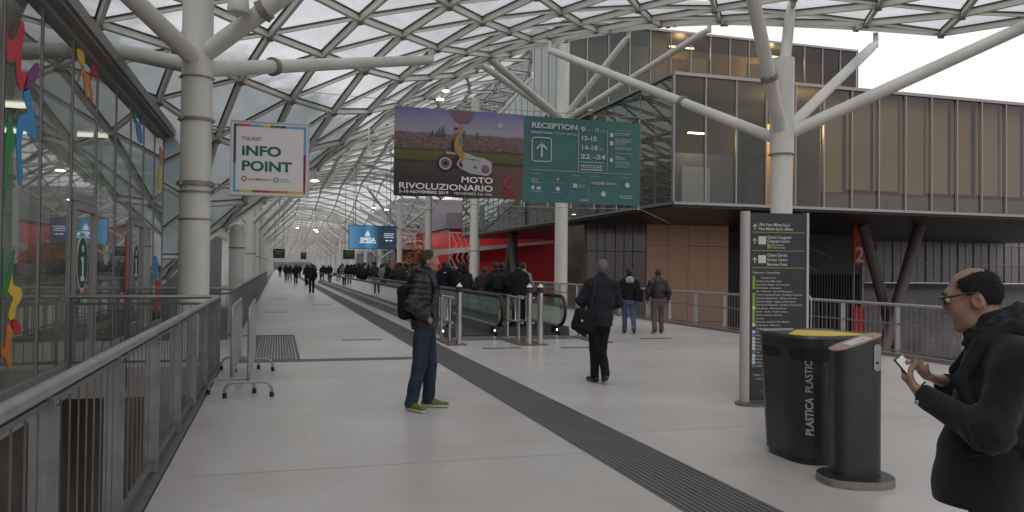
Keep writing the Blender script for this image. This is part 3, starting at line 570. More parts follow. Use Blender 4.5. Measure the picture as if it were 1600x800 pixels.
mb = MB(); mb.box((41, 54.5, 0.2), (80, 56.9, 0.6)); mb.build('floor_edge', mat('floor_edge_dark', (0.05, 0.048, 0.046), 0.6), ob)
M_STRUT = mat('strut_paint', (0.115, 0.10, 0.092), 0.5, var=0.1)
st = ob
mb = MB(); mb.tube([(31.65, 37.0, 4.26), (35.1, 37.0, -6)], 0.31, 18); mb.build('strut', M_STRUT, st, smooth=True)
mb = MB(); mb.tube([(34.75, 36.1, 4.26), (31.2, 36.1, -6)], 0.31, 18); mb.build('strut', M_STRUT, st, smooth=True)
mb = MB(); mb.tube([(17.6, 58.7, 4.26), (17.1, 62.5, -6)], 0.34, 14); mb.build('strut', M_STRUT, st, smooth=True)
mb = MB(); mb.tube([(17.6, 58.9, 4.26), (17.1, 55.4, -6)], 0.34, 14); mb.build('strut', M_STRUT, st, smooth=True)
# red blade sign with the number 2
M_RED = mat('sign_red', (0.55, 0.045, 0.03), 0.5); M_WHITE = mat('lettering_white', (0.75, 0.74, 0.72), 0.55)
gs = thing('gate_sign', (32.4, 38.2, -6), 'tall red blade sign with a white figure 2 behind the crossed struts', 'sign')
mb = MB(); mb.box((32.05, 38.2, 2.0), (33.05, 38.3, 4.25)); mb.box((32.05, 38.2, -6), (32.85, 38.3, -0.45)); mb.build('red_panel', M_RED, gs)
mb = MB(); mb.box((32.08, 38.22, -0.45), (32.16, 38.28, 2.0)); mb.box((32.7, 38.22, -0.45), (32.78, 38.28, 2.0)); mb.build('post', M_ALU, gs)
mb = MB(); put_text(mb, '2', (32.17, 38.196, 2.16), (1, 0, 0), (0, 0, 1), 1.25, bold=0.02); mb.build('numeral', M_WHITE, gs)
sc_ = thing('staircase', (36, 46.5, -6), 'grey steel stair flight rising in the dark recess behind the directory sign', 'staircase')
mb = MB()
for x in (0, 1): mb.bar((30.5, 46.2 + x * 1.2, 3.6), (35.8, 46.2 + x * 1.2, 1.6), 0.06, 0.16)
mb.bar((32.2, 46.1, 4.2), (37, 46.1, 2.5), 0.05, 0.08)
mb.build('stringer', mat('stair_steel', (0.16, 0.16, 0.16), 0.5), sc_)
mb = MB()
for k in range(12): mb.box((30.6 + k * 0.44, 46.24, 3.5 - k * 0.166), (30.9 + k * 0.44, 47.36, 3.54 - k * 0.166))
mb.box((30.5, 46.3, -6), (30.6, 46.4, 3.5)); mb.box((35.7, 46.3, -6), (35.8, 46.4, 1.5)); mb.build('tread', M_STRUT, sc_)

# ================================================================== halls and things beyond
rh = thing('red_hall', (30, 81, -6), 'low hall with a bright red wall seen under the raised office block', 'hall')
M_REDW = mat('red_cladding', (0.72, 0.042, 0.048), 0.45, var=0.12, vscale=0.2, stretch=(1, 1, 0.1))
mb = MB(); mb.box((17.0, 80, -6), (52, 95, 5.6)); mb.build('wall', M_REDW, rh)
mb = MB(); mb.box((16.6, 79.6, 5.601), (52, 95.2, 7.2)); mb.build('roof_band', mat('hall_grey', (0.17, 0.16, 0.18), 0.7, var=0.1), rh)
mb = MB(); mb.box((17.1, 79.9, -0.55), (52, 79.998, -0.25)); mb.build('trim', mat('trim_pale', (0.5, 0.45, 0.45), 0.6), rh)
mb = MB(); mb.add([(15.2, 78.6, 2.75), (28, 78.9, 4.3), (28, 79.9, 4.3), (15.2, 79.9, 2.75), (15.2, 78.6, 3.35), (28, 78.9, 4.5), (28, 79.9, 4.5), (15.2, 79.9, 3.35)], [(0, 3, 2, 1), (4, 5, 6, 7), (0, 1, 5, 4), (1, 2, 6, 5), (2, 3, 7, 6), (3, 0, 4, 7)])
mb.build('canopy', mat('canopy_white', (0.55, 0.54, 0.54), 0.5, var=0.1), rh)
lw = thing('lattice_tower', (16, 73, -6), 'white zigzag lattice tower in front of the red wall', 'tower')
mb = MB()
for k in range(5):
    x = 16.0 + k * 0.55
    for q in range(9):
        z = -5.5 + q * 1.15; s = 1 if q % 2 else -1
        mb.bar((x - 0.28 * s, 73 + 0.1 * k, z), (x + 0.28 * s, 73 + 0.1 * k, z + 1.15), 0.08, 0.08)
for x in (15.7, 18.6): mb.bar((x, 73.6, -6), (x, 73.6, 5.0), 0.1, 0.1)
for z in (-1.5, 1.6, 4.9): mb.bar((15.7, 73.6, z), (18.6, 73.6, z), 0.08, 0.08)
mb.build('lattice', mat('lattice_white', (0.62, 0.60, 0.60), 0.5), lw)
bh = thing('exhibition_hall', (50, 160, -6), 'distant grey hall with a dull red front below its roof band', 'hall')
mb = MB(); mb.box((24, 150, -6), (90, 200, 9.4)); mb.build('front', mat('dull_red_front', (0.24, 0.035, 0.045), 0.6, var=0.2, vscale=0.1), bh)
mb = MB(); mb.box((22, 148, 9.41), (92, 202, 14.5)); mb.build('roof_band', mat('hall_grey', (0.17, 0.16, 0.18), 0.7, var=0.1), bh)
mb = MB(); mb.lathe((60, 175, 14.5), [(26, 0), (22, 3), (12, 6), (2, 7)], 24); mb.build('roof_dome', mat('hall_pale', (0.5, 0.48, 0.5), 0.7), bh, smooth=True)
mb = MB()
for k in range(9): mb.box((25 + k * 4.5, 149.85, -6), (25.4 + k * 4.5, 149.99, 9.4))
mb.box((24, 149.8, 6.2), (90, 149.98, 6.7)); mb.build('pilaster', mat('pilaster_grey', (0.3, 0.28, 0.29), 0.6), bh)
lh = thing('grey_hall', (-45, 60, -6), 'big grey teal hall seen dimly through the glazed roof on the left', 'hall')
mb = MB(); mb.box((-80, 52, -6), (-9.5, 150, 13.6)); mb.build('wall', mat('hall_teal', (0.17, 0.205, 0.21), 0.6, var=0.25, vscale=0.15), lh)
mb = MB()
for k in range(12): mb.box((-80 + k * 6, 51.8, -6), (-79.7 + k * 6, 51.99, 13.6))
mb.build('pilaster', mat('hall_teal_dark', (0.12, 0.14, 0.145), 0.6), lh)
kk = thing('shop_kiosk', (15, 110, -6), 'row of dark glazed shop fronts with a red disc under the far roof edge', 'kiosk')
mb = MB(); mb.box((13.2, 92, -6), (19, 140, 3.6)); mb.build('wall', mat('kiosk_dark', (0.06, 0.05, 0.05), 0.4, var=0.6, vscale=0.4), kk)
mb = MB(); mb.box((13.0, 91.6, 3.61), (19.2, 140.4, 4.1)); mb.build('roof', mat('kiosk_roof', (0.4, 0.4, 0.4), 0.6), kk)
mb = MB()
for k in range(10): mb.box((13.05, 92.2 + k * 4.8, 0), (13.19, 92.5 + k * 4.8, 3.6))
mb.box((13.05, 91.9, 2.4), (13.18, 139, 2.5)); mb.build('frame', mat('frame_pale', (0.35, 0.34, 0.34)), kk)
mb = MB(); mb.lathe((13.6, 91.5, 1.4), [(0.01, 0), (0.9, 0.002), (0.9, 0.1), (0.01, 0.102)], 20)
for i, v in enumerate(mb.v): mb.v[i] = (13.7 + (v[0] - 13.6), 91.6 - (v[2] - 1.4), 1.5 + (v[1] - 91.5))
mb.build('red_disc', M_RED, kk)
et = thing('far_hall', (4, 306, -6), 'pale grey hall front closing off the far end of the walkway', 'hall')
mb = MB(); mb.box((-40, 303, -6), (60, 310, 16)); mb.build('front', mat('far_front', (0.30, 0.31, 0.31), 0.7, var=0.3, vscale=0.12), et)
mb = MB(); mb.box((-3, 302.5, 0), (14, 302.99, 2.8)); mb.build('entrance', mat('far_entrance', (0.12, 0.13, 0.135), 0.5, var=0.6, vscale=0.4), et)
# autumn tree beside the far columns
def tree(x, y, z0, h, rad, label, cols, n=2600, seed=1):
    r_ = np.random.default_rng(seed); t = thing('autumn_tree', (x, y, z0), label, 'tree')
    mb = MB(); top = z0 + h * 0.75
    mb.tube([(x, y, z0), (x + 0.1, y, z0 + h * 0.3), (x - 0.05, y + 0.1, top)], [0.22, 0.17, 0.05], 10)
    ends = []
    for k in range(14):
        a = r_.uniform(0, 6.28); zb = z0 + h * r_.uniform(0.28, 0.65); L = rad * r_.uniform(0.5, 0.95)
        e = (x + math.cos(a) * L, y + math.sin(a) * L, zb + L * r_.uniform(0.4, 0.9)); ends.append(e); mb.tube([(x, y, zb), e], [0.09, 0.025], 6)
    mb.build('trunk', mat('bark', (0.05, 0.04, 0.03), 0.9), t)
    mb = MB()
    cl = [np.array(e) for e in ends] + [np.array((x + r_.normal(0, rad * 0.35), y + r_.normal(0, rad * 0.35), z0 + h * r_.uniform(0.5, 0.98))) for _ in range(16)]
    for k in range(n):
        c = cl[r_.integers(len(cl))] + r_.normal(0, rad * 0.2, 3); s = r_.uniform(0.07, 0.17)
        u = r_.normal(0, 1, 3); u /= np.linalg.norm(u); v = np.cross(u, r_.normal(0, 1, 3)); v /= np.linalg.norm(v)
        mb.m(int(r_.integers(len(cols)))); mb.add([c - u * s, c + v * s * 0.6, c + u * s, c - v * s * 0.6], [(0, 1, 2, 3)])
    mb.build('crown', cols, t)
tree(15.5, 87.5, -6, 11.0, 2.6, 'orange leaved autumn tree standing below the far right edge of the walkway', [mat('leaf_orange', (0.46, 0.16, 0.025), 0.8), mat('leaf_yellow', (0.50, 0.26, 0.04), 0.8), mat('leaf_rust', (0.26, 0.08, 0.02), 0.8)])
# ================================================================== railings
M_GALV = mat('galvanised_steel', (0.33, 0.33, 0.33), 0.42, 0.55, var=0.22, vscale=5)
M_BALU = mat('baluster_steel', (0.15, 0.15, 0.152), 0.5, 0.35, var=0.2, vscale=6)
M_GALVD = mat('galvanised_dull', (0.25, 0.25, 0.252), 0.5, 0.4, var=0.25, vscale=6)
def left_rail(y0, y1, label, posts, cross=None):
    r = thing('railing', (-0.87, y0, 0), label, 'railing', 'galvanised railings along the left edge')
    X = -0.885
    mb = MB(); pts = [(X, y0, 1.09), (X, y1, 1.09)]
    mb.tube(pts, 0.033, 16)
    if cross == 'end': mb.tube([(X - 0.03, y1 - 0.02, 1.09), (-2.98, y1 - 0.02, 1.09)], 0.03, 12)
    if cross == 'start': mb.tube([(X - 0.03, y0 + 0.02, 1.09), (-2.98, y0 + 0.02, 1.09)], 0.03, 12)
    mb.build('handrail', M_GALV, r, smooth=True)
    for y in posts:
        mb = MB(); mb.box((X - 0.06, y - 0.009, -0.2), (X + 0.045, y + 0.009, 1.02)); mb.box((X - 0.03, y - 0.008, 1.02), (X + 0.03, y + 0.008, 1.06)); mb.build('post', M_GALVD, r)
    mb = MB()
    for z, hh_ in ((0.10, 0.022), (1.035, 0.012)): mb.box((X - 0.012, y0, z - hh_), (X + 0.012, y1, z + hh_))
    y = y0 + 0.06
    while y < y1:
        if all(abs(y - p) > 0.05 for p in posts): mb.box((X - 0.0035, y - 0.0035, 0.122), (X + 0.0035, y + 0.0035, 1.023))
        y += 0.165
    mb.box((X - 0.05, y0, -0.20), (X + 0.074, y1, 0.03))
    if cross:
        yy = y1 - 0.02 if cross == 'end' else y0 + 0.02
        for z in (0.1, 0.985): mb.box((-2.98, yy - 0.010, z - 0.02), (X - 0.02, yy + 0.010, z + 0.02))
        x = -2.9
        while x < X - 0.1: mb.box((x - 0.006, yy - 0.009, 0.12), (x + 0.006, yy + 0.009, 0.965)); x += 0.125
        for px_ in (-2.2, -2.95): mb.box((px_ - 0.02, yy - 0.03, -0.3), (px_ + 0.02, yy + 0.03, 1.06))
    mb.build('balusters', M_BALU, r)
    return r
left_rail(-4.0, 13.27, 'galvanised railing running beside us in the left foreground up to the pavilion landing', [-2.2, -0.75, 0.7, 2.15, 3.60, 5.05, 6.5, 7.95, 9.4, 10.85, 12.3, 13.22], 'end')
left_rail(17.9, 44.5, 'galvanised railing past the landing, behind the crowd barriers', [17.95 + 1.48 * k for k in range(18)], 'start')
left_rail(46.2, 75.0, 'third stretch of galvanised railing far along the left edge', [46.25 + 1.6 * k for k in range(18)])
M_RR = mat('rail_stainless', (0.36, 0.35, 0.345), 0.38, 0.5, var=0.1)
def right_rail(y0, y1, label, step=1.5):
    r = thing('railing', (11.25, y0, 0), label, 'railing', 'railings along the right edge'); X = 11.24
    mb = MB(); mb.tube([(X, y0, 0.98), (X, y1, 0.98)], 0.030, 12); mb.build('handrail', M_RR, r, smooth=True)
    y = y0 + 0.2
    while y < y1:
        mb = MB(); mb.box((X - 0.05, y - 0.012, 0.0), (X + 0.05, y + 0.012, 0.95)); mb.build('post', M_RR, r); y += step
    mb = MB()
    for z in (0.12, 0.62): mb.box((X - 0.01, y0, z - 0.015), (X + 0.01, y1, z + 0.015))
    mb.box((X - 0.06, y0, 0.0005), (X + 0.06, y1, 0.07))
    y = y0 + 0.05
    while y < y1: mb.box((X - 0.005, y - 0.005, 0.135), (X + 0.005, y + 0.005, 0.945)); y += 0.13
    mb.build('balusters', mat('baluster_grey', (0.20, 0.195, 0.19), 0.5, 0.4), r)
right_rail(-3, 24.3, 'steel railing along the right edge in front of the bronze wall and the dark recess')
right_rail(24.6, 70, 'steel railing further along the right edge behind the moving walkways', 2.0)
# crowd barriers
def barrier(x, y0, y1, label, group, h=1.08, lean=0.0):
    b = thing('crowd_barrier', (x, y0, 0), label, 'barrier', group); z0 = 0.22
    fr = []; R_ = 0.12
    for cy, cz, a0 in ((y0 + R_, h - R_, 180), (y1 - R_, h - R_, 90), (y1 - R_, z0 + R_, 0), (y0 + R_, z0 + R_, -90)):
        for k in range(5):
            a = math.radians(a0 - k * 22.5); fr.append((x + lean * (cz + R_ * math.sin(a)), cy + R_ * math.cos(a), cz + R_ * math.sin(a)))
    fr.append(fr[0]); mb = MB(); mb.tube(fr, 0.0185, 10, caps=False); mb.build('frame', M_GALV, b, smooth=True)
    mb = MB(); n = int((y1 - y0) / 0.11)
    for k in range(1, n):
        y = y0 + k * (y1 - y0) / n; mb.tube([(x + lean * z0, y, z0), (x + lean * h, y, h)], 0.0065, 6)
    mb.build('bars', M_GALV, b, smooth=True)
    for y in (y0 + 0.08, y1 - 0.08):
        mb = MB(); mb.tube([(x, y, 0.20), (x, y, 0.30)], 0.022, 8)
        mb.tube([(x - 0.27, y, 0.0), (x - 0.27, y, 0.10), (x - 0.235, y, 0.16), (x - 0.18, y, 0.185), (x + 0.18, y, 0.185), (x + 0.235, y, 0.16), (x + 0.27, y, 0.10), (x + 0.27, y, 0.0)], 0.0175, 8)
        f = mb.build('foot', M_GALV, b, smooth=True)
        for s in (-1, 1):
            mb = MB(); mb.tube([(x + 0.27 * s, y, 0.001), (x + 0.27 * s, y, 0.06)], 0.026, 8); mb.build('rubber_cap', mat('rubber_black', (0.012, 0.012, 0.012), 0.6), f)
    return b
barrier(-0.52, 10.30, 12.85, 'crowd barrier nearest the left railing', 'pair of crowd barriers beside the left railing')
barrier(-0.31, 9.98, 12.55, 'crowd barrier on the walkway side of the pair by the left railing', 'pair of crowd barriers beside the left railing')
barrier(10.85, 14.2, 16.3, 'crowd barrier pushed against the right railing behind the directory sign', 'pair of crowd barriers at the right railing')

# ================================================================== moving walkways
M_RUB = mat('handrail_rubber', (0.015, 0.015, 0.015), 0.45)
M_SKIRT = mat('skirt_steel', (0.25, 0.24, 0.225), 0.42, 0.4, var=0.2, vscale=2)
M_SKIRTD = mat('newel_black', (0.018, 0.018, 0.018), 0.4)
M_BGL = glass('balustrade_glass', (0.66, 0.77, 0.70), (0.46, 0.57, 0.51), 0.18, gscale=1.6)
def walkway(xl, xr, y0, y1, label):
    t = thing('moving_walkway', ((xl + xr) / 2, y0, 0), label, 'moving walkway', 'pair of moving walkways')
    for x, s in ((xl, -1), (xr, 1)):
        mb = MB(); mb.prism([(x - 0.10, y0 + 0.5), (x + 0.10, y0 + 0.5), (x + 0.10, y1), (x - 0.10, y1)], 0.0005, 0.24); bal = mb.build('balustrade', M_SKIRT, t)
        pts = [(x, y1, 0.93), (x, y0 + 0.40, 0.93)]
        for k in range(1, 12):
            a = math.radians(90 + k * 15); pts.append((x, y0 + 0.40 + 0.34 * math.cos(a), 0.59 + 0.34 * math.sin(a)))
        pts.append((x, y0 + 0.45, 0.22))
        mb = MB(); mb.tube(pts, 0.042, 10); mb.build('handrail', M_RUB, bal, smooth=True)
        out = [(y1, 0.24), (y1, 0.90), (y0 + 0.40, 0.90)] + [(y0 + 0.40 + 0.30 * math.cos(math.radians(90 + k * 15)), 0.59 + 0.30 * math.sin(math.radians(90 + k * 15))) for k in range(1, 12)] + [(y0 + 0.5, 0.24)]
        mb = MB(); n = len(out); mb.add([(x, a, b) for a, b in out], [tuple(range(n))]); mb.build('glass_panel', M_BGL, bal)
        mb = MB(); mb.prism([(x - 0.12, y0 + 0.06), (x + 0.12, y0 + 0.06), (x + 0.12, y0 + 0.75), (x - 0.12, y0 + 0.75)], 0.0005, 0.22, [(x - 0.12, y0 + 0.14), (x + 0.12, y0 + 0.14), (x + 0.12, y0 + 0.72), (x - 0.12, y0 + 0.72)]); mb.build('newel_base', M_SKIRTD, bal, bevel=0.01)
        mb = MB(); mb.tube([(x - 0.13, y0 - 0.02 + 0.3, 0.13), (x - 0.121, y0 + 0.28, 0.13)], 0.022, 10)
        mb.build('sensor_lamp', mat('sensor_white', (0.9, 0.9, 0.9), 0.4, emit=(1, 1, 1), estr=6), bal)
        mb = MB(); mb.m(0).box((x - 0.004, y0 + 0.24, 0.62), (x - 0.0025, y0 + 0.40, 0.72)); mb.m(1).box((x - 0.004, y0 + 0.24, 0.54), (x - 0.0025, y0 + 0.40, 0.62)); mb.m(2).box((x - 0.004, y0 + 0.24, 0.36), (x - 0.0025, y0 + 0.40, 0.54))
        mb.build('notice', [mat('notice_blue', (0.12, 0.15, 0.3)), mat('notice_yellow', (0.6, 0.45, 0.05)), mat('notice_pale', (0.55, 0.45, 0.48))], bal)
    mb = MB(); mb.box((xl + 0.12, y0 + 0.2, 0.0005), (xr - 0.12, y1, 0.03)); mb.build('belt', mat('belt_rubber', (0.03, 0.03, 0.032), 0.6), t)
    mb = MB(); mb.box((xl + 0.05, y0 - 0.75, 0.0005), (xr - 0.05, y0 + 0.2, 0.008)); mb.build('comb_plate', mat('comb_plate', (0.16, 0.15, 0.15), 0.45, 0.4, var=0.2), t)
    return t
walkway(3.80, 5.03, 17.55, 76, 'left moving walkway, nearer the tactile strip, with a tinted glass side and black handrails')
walkway(5.30, 6.58, 17.55, 76, 'right moving walkway carrying most of the crowd, nearer the right railing')
mb = MB(); mb.box((3.30, 18.2, 0.0005), (3.66, 76, 0.004)); structure(mb.build('floor_band', mat('pale_band', (0.5, 0.485, 0.475), 0.5)))
M_CHROME = mat('polished_steel', (0.55, 0.545, 0.53), 0.16, 1.0, var=0.08, vscale=3)
def gate(xs, y, label, tubes):
    t = thing('queue_gate', (xs[0], y, 0), label, 'gate post', 'steel gate posts at the start of the moving walkways')
    for x in xs:
        mb = MB(); mb.tube([(x, y, 0.02), (x, y, 1.08)], 0.062, 18); p = mb.build('bollard', M_CHROME, t, smooth=True)
        mb = MB(); mb.lathe((x, y, 1.08), [(0.075, 0), (0.075, 0.11), (0.06, 0.12)], 18); mb.build('cap', M_SKIRTD, p)
        mb = MB(); mb.lathe((x, y, 1.201), [(0.062, 0), (0.05, 0.03), (0.02, 0.055), (0.018, 0.075)], 18); mb.build('dome', M_WHITE, p, smooth=True)
    for x in tubes:
        mb = MB(); mb.tube([(x, y + 0.1, 0.45), (x, y + 0.62, 0.45), (x, y + 0.66, 0.49), (x, y + 0.66, 0.93), (x, y + 0.62, 0.97), (x, y + 0.1, 0.97)], 0.021, 10)
        mb.tube([(x, y + 0.40, 0.02), (x, y + 0.40, 0.97)], 0.03, 12); mb.tube([(x, y + 1.25, 0.02), (x, y + 1.25, 0.97)], 0.03, 12)
        mb.tube([(x, y + 0.62, 0.97), (x, y + 1.25, 0.97)], 0.021, 10); mb.tube([(x, y + 0.62, 0.45), (x, y + 1.25, 0.45)], 0.021, 10)
        mb.build('tube_guard', M_CHROME, t, smooth=True)
    mb = MB(); x0, x1 = min(xs + tubes) - 0.14, max(xs + tubes) + 0.14; mb.box((x0, y - 0.14, 0.0005), (x1, y + 1.5, 0.02)); mb.build('floor_plate', mat('plate_brown', (0.14, 0.12, 0.10), 0.5, 0.4), t)
gate([3.61], 15.9, 'single polished gate post right of the standing man', [3.50])
gate([5.03, 5.27], 15.6, 'pair of polished gate posts between the two moving walkways', [4.93, 5.17])
gate([6.86], 15.9, 'polished gate post behind the bag of the man walking away', [6.74])

# ================================================================== signs
def arrow(mb, c, ux, uy, h, w_, fn_off=0.002):
    c = np.array(c, float); ux = np.array(ux, float); uy = np.array(uy, float); nz_ = np.cross(ux, uy)
    for poly in ([(-w_ * 0.09, -h / 2), (w_ * 0.09, -h / 2), (w_ * 0.09, h * 0.42), (-w_ * 0.09, h * 0.42)],
                 [(-w_ / 2, h * 0.08), (-w_ * 0.42, -h * 0.04), (0, h * 0.36), (0, h / 2)], [(w_ / 2, h * 0.08), (0, h / 2), (0, h * 0.36), (w_ * 0.42, -h * 0.04)]):
        mb.sheet(poly, lambda u, v, d: c + ux * u + uy * v + nz_ * d, fn_off); 
U, V = (1, 0, 0), (0, 0, 1)
# tourist info sign
si = thing('info_sign', (-0.1, 15.4, 2.9), 'square white tourist info point sign with multicoloured border on the nearest left column', 'sign')
x0, x1, z0, z1, yf = -0.84, 0.53, 2.90, 4.24, 15.30
mb = MB(); mb.box((x0, yf, z0), (x1, yf + 0.12, z1)); mb.build('sign_box', mat('sign_face', (0.66, 0.63, 0.62), 0.5), si, bevel=0.008)
mb = MB()
for (a, b, c, d) in ((x0 - 0.02, x1 + 0.02, z1, z1 + 0.02), (x0 - 0.02, x1 + 0.02, z0 - 0.02, z0), (x0 - 0.02, x0, z0, z1), (x1, x1 + 0.02, z0, z1)): mb.box((a, yf - 0.015, c), (b, yf + 0.13, d))
mb.build('frame', mat('sign_frame', (0.5, 0.49, 0.47), 0.5, 0.2), si)
BC = {'r': (0.5, 0.02, 0.05), 'b': (0.08, 0.33, 0.55), 'y': (0.62, 0.42, 0.06), 'g': (0.03, 0.16, 0.05), 'k': (0.02, 0.02, 0.02), 'n': (0.015, 0.06, 0.15), 'p': (0.17, 0.01, 0.12), 'o': (0.55, 0.14, 0.03)}
ks = list(BC); mb = MB(); t_ = 0.045
def seg(ax, a, b, c_):
    L_ = x1 - x0 - 0.08
    mb.m(ks.index(c_))
    if ax == 't': mb.box((x0 + 0.04 + L_ * a, yf - 0.003, z1 - 0.04 - t_), (x0 + 0.04 + L_ * b, yf - 0.0005, z1 - 0.04))
    if ax == 'd': mb.box((x0 + 0.04 + L_ * a, yf - 0.003, z0 + 0.04), (x0 + 0.04 + L_ * b, yf - 0.0005, z0 + 0.04 + t_))
    H_ = z1 - z0 - 0.08 - 2 * t_
    if ax == 'l': mb.box((x0 + 0.04, yf - 0.003, z0 + 0.04 + t_ + H_ * a), (x0 + 0.04 + t_, yf - 0.0005, z0 + 0.04 + t_ + H_ * b))
    if ax == 'r': mb.box((x1 - 0.04 - t_, yf - 0.003, z0 + 0.04 + t_ + H_ * a), (x1 - 0.04, yf - 0.0005, z0 + 0.04 + t_ + H_ * b))
for a, b, c_ in ((0, 0.04, 'n'), (0.04, 0.08, 'g'), (0.08, 0.23, 'r'), (0.23, 0.39, 'b'), (0.39, 0.5, 'y'), (0.5, 0.66, 'g'), (0.66, 0.71, 'k'), (0.71, 1, 'b')): seg('t', a, b, c_)
for a, b, c_ in ((0, 0.1, 'b'), (0.1, 0.26, 'y'), (0.26, 0.34, 'g'), (0.34, 0.5, 'r'), (0.5, 0.76, 'o'), (0.76, 0.97, 'y'), (0.97, 1, 'r')): seg('d', a, b, c_)
for a, b, c_ in ((0, 0.42, 'b'), (0.42, 1, 'n')): seg('l', a, b, c_)
for a, b, c_ in ((0, 0.12, 'r'), (0.12, 0.6, 'p'), (0.6, 1, 'b')): seg('r', a, b, c_)
mb.build('border', [mat('border_' + k, BC[k], 0.5) for k in ks], si)
M_DG = mat('lettering_green', (0.012, 0.10, 0.055), 0.5); M_DK = mat('lettering_dark', (0.04, 0.05, 0.05), 0.5)
mb = MB(); yy = yf - 0.0015
put_text(mb, 'TOURIST', (x0 + 0.18, yy, 3.90), U, V, 0.092, 0.012, width=0.36)
mb.build('lettering', M_DK, si)
mb = MB()
put_text(mb, 'iNFO', (x0 + 0.18, yy, 3.625), U, V, 0.25, 0.035, width=0.70); put_text(mb, 'POINT', (x0 + 0.18, yy, 3.345), U, V, 0.25, 0.035, width=0.90)
mb.box((x0 + 0.75, yf - 0.003, 3.14), (x0 + 0.84, yf - 0.0005, 3.23)); mb.build('lettering', M_DG, si)
mb = MB()
put_text(mb, 'inLOMBARDIA', (x0 + 0.31, yy, 3.165), U, V, 0.055, 0.008, width=0.40); put_text(mb, 'Regione', (x0 + 0.855, yy, 3.195), U, V, 0.036, 0, width=0.16); put_text(mb, 'Lombardia', (x0 + 0.855, yy, 3.15), U, V, 0.036, 0, width=0.20); mb.build('lettering', M_DK, si)
mb = MB()
for k in range(9):
    a = k * 0.698; mb.m(k % 3); c = (x0 + 0.235 + 0.04 * math.cos(a), 3.19 + 0.04 * math.sin(a)); mb.box((c[0] - 0.012, yf - 0.003, c[1] - 0.012), (c[0] + 0.012, yf - 0.0005, c[1] + 0.012))
for dx, dz in ((0.022, 0.022), (0.022, -0.022), (-0.022, 0.022), (-0.022, -0.022), (0, 0)): mb.m(3).box((x0 + 0.795 + dx - 0.012, yf - 0.005, 3.185 + dz - 0.012), (x0 + 0.795 + dx + 0.012, yf - 0.0032, 3.185 + dz + 0.012))
mb.build('emblem', [mat('border_o', BC['o']), mat('border_g', BC['g']), mat('emblem_grey', (0.2, 0.2, 0.2)), M_WHITE], si)
mb = MB()
for z in (4.10, 3.04): mb.box((-1.22, 15.36, z - 0.05), (x0 - 0.021, 15.40, z - 0.01)); mb.box((-1.22, 15.36, z + 0.02), (x0 - 0.021, 15.40, z + 0.045))
mb.build('bracket', M_BAND, si)

# hanging banners
YB = 25.0
def banner_frame(root, xa, xb, za, zb, n):
    mb = MB()
    for k in range(n + 1):
        x = xa + (xb - xa) * (k + 0.05) / (n + 0.1); mb.box((x - 0.012, YB - 0.01, zb), (x + 0.012, YB + 0.01, zb + 0.13)); mb.box((x - 0.012, YB - 0.01, za - 0.16), (x + 0.012, YB + 0.01, za))
    mb.build('ties', mat('tie_white', (0.55, 0.55, 0.53), 0.6), root)
ADV = (3.50, 7.80, 3.86, 6.70); REC = (7.80, 12.05, 3.80, 6.68)
def cloth(x0, x1, z0, z1, wav, seed, nx=40, nz=24):
    r_ = np.random.default_rng(seed); vs = []; fs = []
    for j in range(nz + 1):
        for i in range(nx + 1):
            u, v = i / nx, j / nz; sag = -0.05 * math.sin(u * 14) * 0.3 * (1 - v)
            d = wav * (math.sin(u * 9 + v * 4 + seed) * 0.5 + math.sin(u * 3.1 - v * 7) * 0.5) * math.sin(math.pi * u) ** 0.5 * (1.2 - v)
            vs.append((x0 + (x1 - x0) * u, YB + d, z0 + (z1 - z0) * v + sag * (1 if j == 0 else 0)))
    for j in range(nz):
        for i in range(nx): a = j * (nx + 1) + i; fs.append((a, a + 1, a + nx + 2, a + nx + 1))
    return vs, fs
